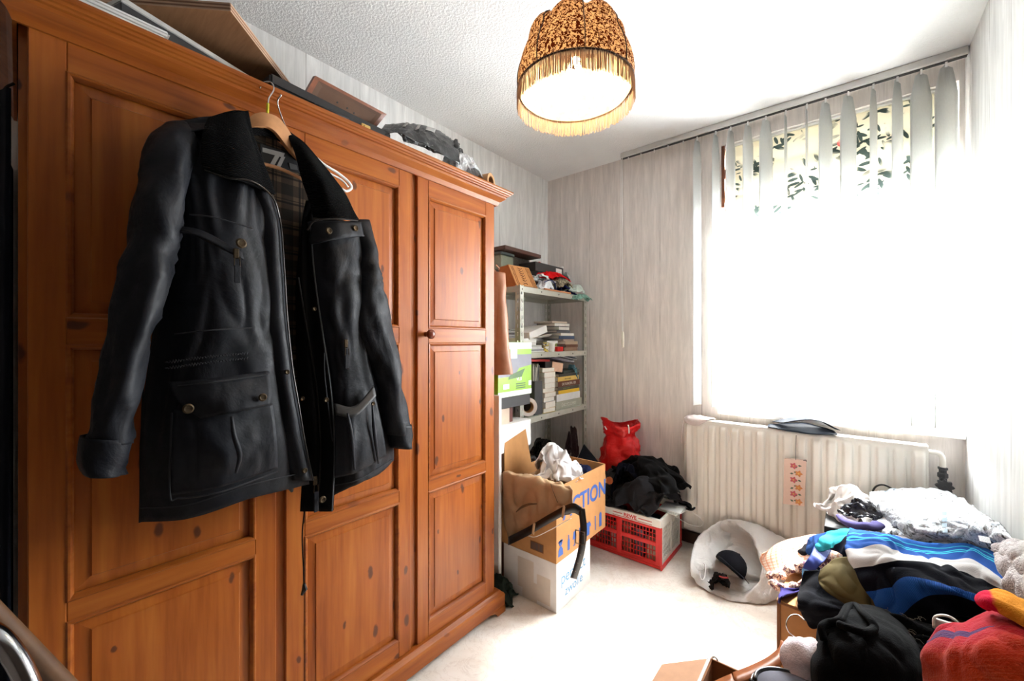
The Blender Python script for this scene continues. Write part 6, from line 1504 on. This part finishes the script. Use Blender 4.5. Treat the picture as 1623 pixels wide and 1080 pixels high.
# the striped sweater
g = NG('striped_sweater_knit', .95, 0, .1); uv = g.coord(which='UV'); o = g.sep(uv); wv_ = g.math('ADD', o[1], g.math('MULTIPLY', g.math('SUBTRACT', g.noise(uv, 5, 1), .5), .012))
st = [(0.0, (.025,.12,.42)), (.055, (.06,.52,.66)), (.070, (.018,.085,.33)), (.120, (.06,.52,.66)), (.135, (.016,.075,.30)), (.150, (.06,.52,.66)), (.163, (.015,.07,.28)), (.285, (.52,.50,.49)), (.475, (.0018,.002,.0048)), (.665, (.012,.062,.24)), (.83, (.0015,.0017,.004))]
c = g.ramp(wv_, st, 'CONSTANT')
c = g.mix(g.math('MULTIPLY', g.noise(g.coord(), 140, 3, .6), .35), c, (0.02,.02,.03), 'MULTIPLY') if False else c
rib = g.math('SINE', g.math('MULTIPLY', o[0], 520.0)); ribm = g.math('MULTIPLY', g.math('GREATER_THAN', o[1], .665), g.math('LESS_THAN', o[1], .83))
g.col(g.mix(g.math('MULTIPLY', g.math('MULTIPLY', rib, ribm), .45), c, (.004,.02,.10)))
g.bump(g.math('ADD', g.noise(g.coord(), 450, 2), g.math('MULTIPLY', g.math('MULTIPLY', rib, ribm), .6)), .45, .003); g.inp('Sheen Weight', .02); M_str = g.m
gS = thing('sweater', (.2, 1.85, .5), 'knitted sweater striped blue, cyan, light grey and navy spread over the heap', 'sweater')
rows = [[PZ(1347,838,.60), PZ(1400,845,.625), PZ(1450,857,.61), PZ(1500,862,.62), PZ(1550,866,.635), PZ(1604,890,.65)],
        [PZ(1342,852,.60), PZ(1398,853,.635), PZ(1440,868,.60), PZ(1492,876,.60), PZ(1545,873,.63), PZ(1600,903,.64)],
        [PZ(1340,868,.59), PZ(1396,860,.635), PZ(1432,876,.60), PZ(1490,887,.60), PZ(1542,884,.62), PZ(1596,920,.63)],
        [PZ(1345,888,.575), PZ(1398,878,.62), PZ(1428,884,.605), PZ(1490,892,.61), PZ(1545,900,.62), PZ(1600,935,.62)],
        [PZ(1355,905,.56), PZ(1405,898,.60), PZ(1430,896,.61), PZ(1495,900,.62), PZ(1550,920,.60), PZ(1606,945,.61)],
        [PZ(1368,930,.53), PZ(1410,922,.57), PZ(1438,910,.60), PZ(1500,922,.61), PZ(1548,938,.60), PZ(1602,955,.60)],
        [PZ(1385,955,.50), PZ(1418,952,.53), PZ(1448,930,.58), PZ(1500,935,.60), PZ(1545,948,.59), PZ(1590,962,.59)],
        [PZ(1408,985,.46), PZ(1432,985,.48), PZ(1465,958,.54), PZ(1505,948,.57), PZ(1545,958,.575), PZ(1580,972,.57)],
        [PZ(1430,1000,.44), PZ(1450,1005,.45), PZ(1480,990,.49), PZ(1515,978,.52), PZ(1548,980,.53), PZ(1580,985,.54)]]
sheet(rows, 90, 80, M_str, 'body', gS, .009, 8, .006, seed=2)
# black fluffy wool garment under it
M_fz = fabric('black_fluffy_wool', (.0016,.0016,.0018), rough=1, weave=200, bump=.8, sheen=.03)
fzc = V((.15, 1.52, .40)); FJ = heap('jumper', (.150, 1.545, .445), (.20, .13, .085), 71, M_fz, 'black fluffy jumper with stray fibres below the striped sweater', 'jumper', amp=.18, sub=5)
fj = FJ; rnd = random.Random(8); fb = MB()
for k in range(60):
    p = PZ(rnd.uniform(1385, 1480), rnd.uniform(965, 1015), .50); a = rnd.uniform(0, 2*pi); l = rnd.uniform(.012, .035)
    q = p+V((cos(a)*l, sin(a)*l, rnd.uniform(0, .012))); fb.tube([p, (p+q)/2+V((0,0,.004)), q], .00035, 3)
tag(fb.build('stray_fibre', plain('pale_fibre', (.35,.32,.25), .8), fj), kind='stuff')
# newspaper-print plastic parcels at the back right
g = NG('newsprint_plastic', .22, 0, .6); v = g.coord(which='UV'); ob = g.coord()
n1 = g.noise(ob, 26, 4, .65, 1.5); n2 = g.noise(ob, 90, 3, .6, 1.0)
c = g.ramp(n1, [(.38, (.05,.045,.04)), (.42, (.28,.31,.34)), (.47, (.60,.64,.68)), (.56, (.66,.70,.74)), (.62, (.30,.36,.42)), (.70, (.10,.12,.15))])
c = g.mix(g.math('MULTIPLY', g.ramp(n2, [(.40, 1.0), (.43, 0.0)]), .55), c, (.12,.12,.13)); g.col(c); g.bump(n1, .6, .012); M_news = g.m
NP = thing('plastic_parcel', (.2, 2.2, .55), 'large crinkled parcel in newspaper-print plastic on top of the back of the heap', 'parcel')
rows = [[PZ(1378,781,.600), PZ(1425,776,.625), PZ(1475,774,.66), PZ(1508,782,.68), PZ(1540,802,.70), PZ(1590,835,.73)],
        [PZ(1380,795,.600), PZ(1425,798,.640), PZ(1478,800,.67), PZ(1515,812,.69), PZ(1550,826,.71), PZ(1605,855,.735)],
        [PZ(1395,815,.580), PZ(1430,822,.630), PZ(1480,826,.66), PZ(1520,832,.68), PZ(1560,845,.70), PZ(1612,868,.72)],
        [PZ(1418,838,.570), PZ(1442,842,.610), PZ(1485,845,.64), PZ(1530,850,.655), PZ(1575,862,.675), PZ(1618,884,.70)],
        [PZ(1440,856,.560), PZ(1455,858,.580), PZ(1490,860,.60), PZ(1535,865,.62), PZ(1575,880,.63), PZ(1618,905,.66)]]
sheet(rows, 70, 50, M_news, 'wrapper', NP, .010, 12, .003, .002, seed=4)
N2 = thing('plastic_bag', (.1, 2.2, .5), 'smaller newspaper-print plastic bag tucked under the large parcel', 'bag')
rows = [[PZ(1365,828,.52), PZ(1385,820,.56), PZ(1400,812,.57), PZ(1412,825,.57)], [PZ(1368,838,.53), PZ(1390,835,.57), PZ(1410,838,.58), PZ(1430,845,.58)], [PZ(1380,846,.53), PZ(1402,850,.56), PZ(1425,855,.56), PZ(1448,862,.56)]]
sheet(rows, 30, 20, M_news, 'wrapper', N2, .008, 14, .003, .002, seed=6)
heap('blanket', (.24, 2.22, .56), (.14, .26, .07), 72, fabric('pale_blanket', (.55,.55,.56)), 'pale blanket bundle supporting the newspaper-print parcel', 'blanket', .506, amp=.12)
quad('parcel_label', [PZ(1550,849,.692), PZ(1568,852,.697), PZ(1571,862,.690), PZ(1553,858,.685)], plain('barcode_print', (.42,.42,.42), .6, vary=.5, scale=300), NP, .0008)
for i, (px, py) in enumerate(((1497,815),(1497,824),(1497,833),(1498,842))):
    quad('printed_letter', [PZ(px-4, py-3, .690), PZ(px+4, py-3, .690), PZ(px+4, py+3, .688), PZ(px-4, py+3, .688)], plain('print_slate', (.12,.20,.28), .5), NP, .0008)
heap('shirt', (.015, 2.38, .575), (.105, .10, .070), 73, fabric('white_shirt_cotton', (.72,.69,.67), vary=.06, bump=.15), 'crumpled white shirt lying on the black box by the radiator', 'shirt', .507, k=2, rot=.8)
heap('scarf', (.045, 2.27, .590), (.07, .05, .035), 74, plain('black_grey_satin', (.02,.022,.03), .25, vary=.9, scale=60), 'shiny black and grey scarf bunched on the white shirt', 'scarf', amp=.3)
gK = thing('sock', (.0, 2.22, .54), 'purple-blue sock lying across the black box', 'sock')
cp_ = crl([PZ(1330,818,.57), PZ(1342,828,.57), PZ(1360,834,.575), PZ(1374,834,.585), PZ(1384,836,.585), PZ(1392,832,.59)], 30)
MB().tube(cp_, [.012+.012*min(1, i/8) for i in range(30)], 12, flat=.6).build('knit', fabric('violet_knit', (.085,.075,.20)), gK, True)
tag(MB().tube(crl([PY(1381,783,2.58), PY(1388,772,2.58), PY(1400,769,2.58), PY(1416,776,2.58)], 16), .004, 6).build('cable', M_black, None, True), 'black cable arching up behind the newspaper-print parcel', 'cable')
heap('jumper', (.02, 2.02, .455), (.17, .19, .07), 75, fabric('dark_pile', (.01,.01,.014)), 'dark jumper buried in the middle of the heap on the carton', 'jumper', .383, amp=.12)
heap('jumper', (.24, 1.90, .475), (.15, .24, .09), 76, fabric('dark_pile_two', (.008,.010,.02)), 'dark navy jumper buried under the right side of the striped sweater', 'jumper', .383, amp=.10)
# white fluffy blanket, right edge
g = NG('white_fluffy_fleece', 1, 0, .1); v = g.coord(); g.col(g.ramp(g.noise(v, 30, 4, .6), [(.3, (.52,.47,.47)), (.7, (.74,.70,.70))])); g.bump(g.noise(v, 120, 3, .7), 1.0, .01); g.inp('Sheen Weight', .5); M_flf = g.m
FL = thing('fleece_blanket', (.36, 1.6, .6), 'fluffy white fleece blanket at the far right behind the red blanket', 'blanket')
rows = [[PZ(1578,868,.735), PZ(1600,862,.76), PZ(1630,858,.78), PZ(1670,860,.80)], [PZ(1576,885,.72), PZ(1600,882,.76), PZ(1632,880,.79), PZ(1675,885,.80)],
        [PZ(1590,915,.69), PZ(1610,915,.73), PZ(1640,915,.76), PZ(1680,920,.78)], [PZ(1602,940,.66), PZ(1618,945,.70), PZ(1650,950,.73), PZ(1690,955,.75)], [PZ(1608,965,.62), PZ(1625,975,.65), PZ(1655,985,.68), PZ(1695,990,.70)]]
sheet(rows, 50, 50, M_flf, 'fold', FL, .012, 12, .012, .003)
heap('fleece_bundle', (.325, 1.62, .56), (.075, .20, .10), 77, M_flf, 'fluffy white fleece bundle under the white blanket at the right wall', 'blanket', amp=.12) if False else None
# red, orange, yellow and purple wool blanket
g = NG('felted_wool_red_orange', 1, 0, .1); uv = g.coord(which='UV'); o = g.sep(uv); ob = g.coord()
wob = g.math('MULTIPLY', g.math('SUBTRACT', g.noise(uv, 4, 3, .6), .5), .16)
vv_ = g.math('ADD', o[1], wob); uu_ = g.math('ADD', o[0], wob)
c = g.ramp(vv_, [(0.0, (.48,.008,.030)), (.36, (.48,.010,.025)), (.48, (.52,.028,.008)), (.75, (.50,.045,.006)), (1.0, (.44,.018,.008))])
tp = g.math('SUBTRACT', 0.095, g.math('MULTIPLY', uu_, 0.19))
pu = g.math('LESS_THAN', g.math('ABSOLUTE', g.math('SUBTRACT', g.math('ADD', o[1], g.math('MULTIPLY', wob, .3)), g.math('ADD', .22, g.math('MULTIPLY', o[0], .10)))), tp)
c = g.mix(pu, c, (.075,.032,.135))
st2 = g.noise(g.coord((1, 1, 1), which='UV'), 3, 5, .7); stx = g.noise(g.coord((4, 90, 1), which='UV'), 1.0, 3, .6)
c = g.mix(g.math('MULTIPLY', g.ramp(stx, [(.52, 0.0), (.75, 1.0)]), .35), c, (.80,.22,.10)); g.col(c)
g.bump(g.noise(ob, 170, 4, .7), .8, .006); g.inp('Sheen Weight', .12); M_felt = g.m
RBk = thing('wool_blanket', (.25, 1.25, .5), 'felted wool blanket in red and orange with a purple patch, front right corner', 'blanket')
rows = [[PZ(1478,1010,.615), PZ(1500,992,.655), PZ(1535,985,.685), PZ(1570,968,.71), PZ(1600,965,.72), PZ(1650,985,.72), PZ(1720,1010,.72)],
        [PZ(1468,1028,.60), PZ(1500,1012,.655), PZ(1540,1005,.70), PZ(1580,990,.73), PZ(1615,990,.735), PZ(1670,1010,.73), PZ(1740,1035,.73)],
        [PZ(1462,1048,.58), PZ(1500,1038,.65), PZ(1545,1030,.70), PZ(1590,1025,.73), PZ(1640,1030,.735), PZ(1700,1045,.73), PZ(1780,1070,.72)],
        [PZ(1464,1090,.53), PZ(1510,1085,.61), PZ(1560,1080,.66), PZ(1620,1085,.69), PZ(1680,1090,.70), PZ(1750,1110,.69), PZ(1840,1140,.68)],
        [PZ(1470,1160,.48), PZ(1520,1160,.55), PZ(1590,1165,.60), PZ(1660,1170,.62), PZ(1740,1180,.63), PZ(1830,1200,.62), PZ(1930,1230,.60)]]
sheet(rows, 80, 60, M_felt, 'body', RBk, .007, 9, .008, .001, seed=3)
rows = [[PZ(1547,946,.735), PZ(1560,940,.75), PZ(1580,938,.755), PZ(1605,945,.755), PZ(1640,962,.75), PZ(1690,985,.74)], [PZ(1552,958,.735), PZ(1566,952,.77), PZ(1590,956,.775), PZ(1615,968,.77), PZ(1650,985,.765), PZ(1700,1005,.75)], [PZ(1566,968,.72), PZ(1580,968,.75), PZ(1600,978,.755), PZ(1618,992,.75), PZ(1660,1010,.75), PZ(1710,1030,.74)]]
g = NG('felted_wool_yellow', 1, 0, .1); uv = g.coord(which='UV'); o = g.sep(uv); c = g.ramp(g.math('ADD', o[0], g.math('MULTIPLY', g.math('SUBTRACT', g.noise(uv, 5, 2), .5), .1)), [(0, (.62,.01,.05)), (.27, (.62,.01,.05)), (.32, (.72,.27,.025)), (1, (.74,.30,.03))]); g.col(c); g.bump(g.noise(g.coord(), 170, 4, .7), .8, .006)
sheet(rows, 50, 24, g.m, 'folded_edge', RBk, .005, 10, .010, .001)
tag(MB().box(.04, .40, 1.18, 1.47, .4315, .475, .015, seg=3).build('folded_blanket', fabric('brown_blanket', (.06,.03,.02))), 'folded brown blanket on the carton underneath the black hat', 'blanket')
# small white shoe-like clip between black wool and red blanket
so = thing('tape_dispenser', (.20, 1.37, .57), 'small off-white plastic buckle lying between the black wool and the red blanket', 'buckle')
c = PZ(1500, 992, .60)
MB().tube(crl([c+V((-.022,-.006,-.012)), c+V((-.020,0,.012)), c+V((0,.004,.022)), c+V((.018,.002,.016)), c+V((.024,-.004,-.004))], 16), .006, 8, flat=.5).build('loop', plain('offwhite_plastic', (.62,.57,.52), .5), so, True)
MB().box(c.x-.020, c.x+.020, c.y-.002, c.y+.010, c.z-.020, c.z+.008, .003).build('plate', plain('offwhite_plastic', (.62,.57,.52), .5), so)
# black woollen hat with rolled opening
M_hat = fabric('black_boiled_wool', (.0014,.0014,.0016), rough=1, weave=260, bump=.5, sheen=.06)
HT = thing('woollen_hat', (.04, 1.3, .43), 'black woollen hat with a folded-in rim standing in the front of the heap', 'hat')
def hr_(lst): return [PD(px, py, d) for px, py, d in lst]
# silhouette ring stack, seen from the room: mouth at upper left, dome to the right
front = [[(1352,963,1.20),(1340,975,1.13),(1318,985,1.09),(1303,1000,1.07),(1308,1030,1.04),(1320,1095,1.0)],
         [(1358,960,1.19),(1352,975,1.10),(1340,992,1.05),(1330,1010,1.02),(1332,1040,.98),(1345,1110,.95)],
         [(1372,962,1.18),(1374,978,1.09),(1372,1000,1.02),(1370,1025,.98),(1372,1055,.95),(1380,1120,.93)],
         [(1398,968,1.18),(1408,985,1.09),(1412,1005,1.02),(1414,1030,.98),(1416,1060,.95),(1418,1120,.93)],
         [(1425,985,1.19),(1440,1005,1.11),(1446,1025,1.04),(1450,1045,1.00),(1452,1070,.97),(1450,1120,.95)],
         [(1440,1000,1.22),(1455,1022,1.16),(1463,1045,1.11),(1468,1065,1.07),(1470,1085,1.04),(1468,1125,1.0)]]
sheet([hr_(r) for r in front], 40, 50, M_hat, 'crown', HT, .005, 10, .007, seed=5)
back = [[(1352,963,1.20),(1340,975,1.15),(1318,985,1.12),(1303,1000,1.10)], [(1372,964,1.24),(1366,985,1.26),(1350,1000,1.24),(1330,1012,1.20)], [(1400,970,1.24),(1400,990,1.26),(1390,1010,1.24),(1370,1020,1.18)]]
rim = crl(hr_([(1306,1016,1.03),(1302,996,1.05),(1312,988,1.06),(1330,984,1.055),(1338,972,1.10),(1345,962,1.16),(1358,961,1.16),(1368,972,1.085),(1382,985,1.035),(1385,997,1.015),(1370,1003,.995),(1348,997,1.01),(1330,990,1.04)]), 70)
MB().tube(rim, .009, 10).build('rolled_rim', M_hat, HT, True)
cav = hr_([(1345,980,1.085),(1352,984,1.08),(1360,990,1.065),(1362,994,1.055),(1350,991,1.055),(1336,986,1.08)])
MB().tube(crl(hr_([(1438,1002,1.13),(1425,1015,1.06),(1405,1040,.99),(1398,1075,.955),(1402,1110,.935)]), 30), [.004+.008*sin(pi*k/29) for k in range(30)], 8).build('fold_ridge', M_hat, HT, True)
MB().tube(crl(hr_([(1362,1000,1.03),(1368,1030,.975),(1362,1065,.955),(1368,1110,.935)]), 30), [.004+.008*sin(pi*k/29) for k in range(30)], 8).build('fold_ridge', M_hat, HT, True)
rows = [hr_([(1300,1000,1.10),(1296,1030,1.08),(1290,1050,1.05),(1292,1110,1.0)]), hr_([(1312,1000,1.05),(1306,1035,1.02),(1300,1060,1.0),(1305,1120,.96)]), hr_([(1325,1010,1.04),(1325,1045,1.0),(1330,1070,.97),(1340,1125,.95)])]
sheet(rows, 20, 30, M_hat, 'turned_brim', HT, .004, 10, .010, seed=9)
# open carton at the bottom with hanger, white cloth and zipped bag
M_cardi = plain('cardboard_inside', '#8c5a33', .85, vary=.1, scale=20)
OB0 = PZ(1127, 1043, .34)
bx0, by1 = OB0.x, OB0.y
OB = thing('carton', (bx0+.16, by1-.2, 0), 'open cardboard carton on the floor in the front of the heap, flaps raised', 'carton')
by0 = .78
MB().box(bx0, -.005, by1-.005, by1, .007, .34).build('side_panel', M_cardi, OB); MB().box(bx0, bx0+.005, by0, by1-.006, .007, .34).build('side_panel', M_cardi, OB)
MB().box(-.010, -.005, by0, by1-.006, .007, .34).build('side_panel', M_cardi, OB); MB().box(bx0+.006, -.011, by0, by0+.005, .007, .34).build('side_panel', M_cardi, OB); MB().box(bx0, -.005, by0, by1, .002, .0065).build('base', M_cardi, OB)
MB().prism([V((bx0, by1-.01, .341)), V((bx0, by0, .341)), V((bx0-.125, by0+.03, .305)), V((bx0-.12, by1-.08, .305))], (0,0,.004)).build('flap', M_cardp, OB)
MB().tube([V((bx0-.002, by0+.01, .347)), V((bx0-.002, by1-.01, .347))], .004, 6).build('torn_edge', M_wcard, OB)
MB().tube(crl([V((bx0+.002, by1-.004, .343)), V((bx0+.012, by1-.003, .350)), V((bx0+.02, by1-.004, .343))], 8), .003, 6).build('torn_edge', M_wcard, OB)
wh = thing('coat_hanger', (-.18, 1.15, .37), 'brown wooden coat hanger lying over the open carton under the pinkish towel', 'hanger')
M_hw = plain('hanger_walnut', '#96552a', .4, vary=.12, scale=30)
ha = crl([PZ(1165,1078,.385), PZ(1195,1066,.39), PZ(1222,1052,.395), PZ(1238,1038,.40), PZ(1243,1025,.40), PZ(1262,1045,.40)], 40)
MB().grid([[p+V((-.008,.015,0)), p+V((.008,-.018,0))] for p in ha[:-6]]).build('arm', M_hw, wh, True, solid=.013)
hb = crl([PZ(1163,1080,.385), PZ(1140,1090,.38), PZ(1110,1105,.375)], 12); MB().grid([[p+V((-.008,.015,0)), p+V((.008,-.018,0))] for p in hb]).build('arm', M_hw, wh, True, solid=.013)
MB().tube(crl([PZ(1262,1012,.45), PZ(1250,1002,.46), PZ(1246,988,.48), PZ(1252,977,.49), PZ(1264,975,.49), PZ(1276,984,.485)], 30), .0016, 8).build('hook', M_chr, wh, True)
TW = thing('towel', (-.07, 1.3, .4), 'pale pinkish-white towel lying between the open carton and the black hat', 'towel')
M_tow = fabric('pale_pink_towel', (.74,.66,.69), rough=1, weave=220, bump=.8, sheen=.3, vary=.05)
rows = [[PZ(1250,1010,.46), PZ(1275,1012,.475), PZ(1310,1024,.48), PZ(1345,1035,.48)], [PZ(1240,1022,.45), PZ(1270,1022,.485), PZ(1305,1032,.49), PZ(1345,1045,.49)],
        [PZ(1236,1038,.43), PZ(1268,1045,.46), PZ(1305,1050,.47), PZ(1345,1060,.47)], [PZ(1243,1058,.40), PZ(1270,1064,.43), PZ(1305,1064,.44), PZ(1345,1075,.44)], [PZ(1250,1080,.385), PZ(1275,1085,.40), PZ(1310,1088,.41), PZ(1345,1095,.41)]]
sheet(rows, 50, 40, M_tow, 'fold', TW, .006, 10, .008, .0008)
ZB = thing('zipped_pouch', (-.08, 1.2, .36), 'grey zipped pouch with a curved double zip at the bottom edge', 'pouch')
M_gp = fabric('grey_pouch', (.16,.16,.19), rough=.8); M_zg = plain('zip_tape_black', (.02,.02,.022), .6); M_zt = plain('zip_teeth_silver', (.45,.45,.45), .3, .8, vary=.5, scale=900)
pz = PZ(1275, 1110, .40)
pc = MB(); bmesh.ops.create_uvsphere(pc.b, u_segments=28, v_segments=16, radius=1)
for v_ in pc.b.verts: v_.co = V((pz.x+v_.co.x*.115, pz.y-.0+v_.co.y*.085, .385+v_.co.z*.040))
pc.build('body', M_gp, ZB, True)
for k, (dz, m_, r_) in enumerate(((.018, M_zg, .006), (.022, M_zt, .0022), (.006, M_zg, .006), (.010, M_zt, .0022))):
    rad = .93 if dz > .01 else 1.0
    MB().tube([V((pz.x+.115*rad*cos(t), pz.y+.085*rad*sin(t), .385+dz+.002*(k % 2))) for t in [pi*(-.05+1.1*i/30) for i in range(31)]], r_, 6, flat=.7).build('zip_tape' if m_ is M_zg else 'zip_teeth', m_, ZB, True)
rl2 = thing('paper_roll', (-.3, 1.1, .35), 'small brown cardboard tube poking out of the open carton', 'tube')
cq = PZ(1142, 1083, .33); MB().lathe([(.013,-.16),(.018,-.16),(.018,0),(.013,0),(.013,-.16)], cq, 20, axis=V((-.15,.3,.6))).build('wall', M_kraft, rl2, 30)
# ================================================================== bottom left: wooden pole and chrome frame
pl_ = thing('wooden_pole', (-.95, .1, 0), 'worn wooden pole slanting across the bottom left corner in front of the wardrobe', 'pole')
a_ = PD(-40, 945, .66); b_ = PD(105, 1090, .78); dr = (b_-a_).normalized()
e_ = b_+dr*((.004-b_.z)/dr.z+.0) if dr.z < 0 else b_
e_.z = max(e_.z, .02)
MB().tube([a_-dr*.10, a_, b_, e_], [.0155, .0155, .0155, .0155], 16).build('shaft', plain('worn_wood_pole', '#54381f', .55, vary=.25, scale=25), pl_, True)
MB().tube([e_-dr*.02, e_], [.018, .018], 14).build('rubber_tip', M_black, pl_, True)
ch = thing('chrome_frame', (-.95, .0, 0), 'curved chrome tube of a folding frame at the very bottom left', 'frame')
cc2 = crl([PD(-60,985,.62), PD(-10,1005,.62), PD(22,1040,.62), PD(45,1085,.62), PD(60,1140,.62)], 30)
low = cc2[-1]
MB().tube(cc2+[V((low.x, low.y, .3)), V((low.x, low.y, .004))], .013, 14).build('tube', plain('chrome', (.5,.52,.55), .15, 1.0), ch, True)
MB().tube([cc2[0]-V((.0,.25,.0)), cc2[0]], .013, 14).build('tube', plain('chrome', (.5,.52,.55), .15, 1.0), ch, True)
dk = thing('gap_dark_coat', (-1.6, -.12, .6), 'added dark navy coat filling the black gap at the near side of the wardrobe', 'coat')  # dark cloth added so the gap beside the wardrobe reads black
rows = [[V((-1.884,-.012,1.80)), V((-1.70,-.035,1.86)), V((-1.50,-.035,1.86)), V((-1.33,-.012,1.82))], [V((-1.885,-.012,1.3)), V((-1.68,-.06,1.3)), V((-1.46,-.06,1.3)), V((-1.31,-.012,1.3))], [V((-1.885,-.012,.7)), V((-1.68,-.07,.7)), V((-1.46,-.07,.7)), V((-1.31,-.012,.7))], [V((-1.885,-.012,.25)), V((-1.68,-.07,.25)), V((-1.46,-.07,.25)), V((-1.31,-.012,.25))]]
g_ = displace(patch(rows, 30, 40), lambda p, u, w: .008*(folds(p, 7)-.4)*min(1, 8*min(u, 1-u)))
g_ = [[V((max(p.x, -1.886), min(p.y, -.010), p.z)) for p in r] for r in g_]
uvgrid('body', g_, fabric('near_black_navy', (.004,.005,.009)), dk, .006)
MB().tube(crl([V((-1.55,-.03,1.85)), V((-1.55,-.02,1.90)), V((-1.55,-.006,1.92))], 8), .003, 6).build('hanging_loop', M_black, dk)
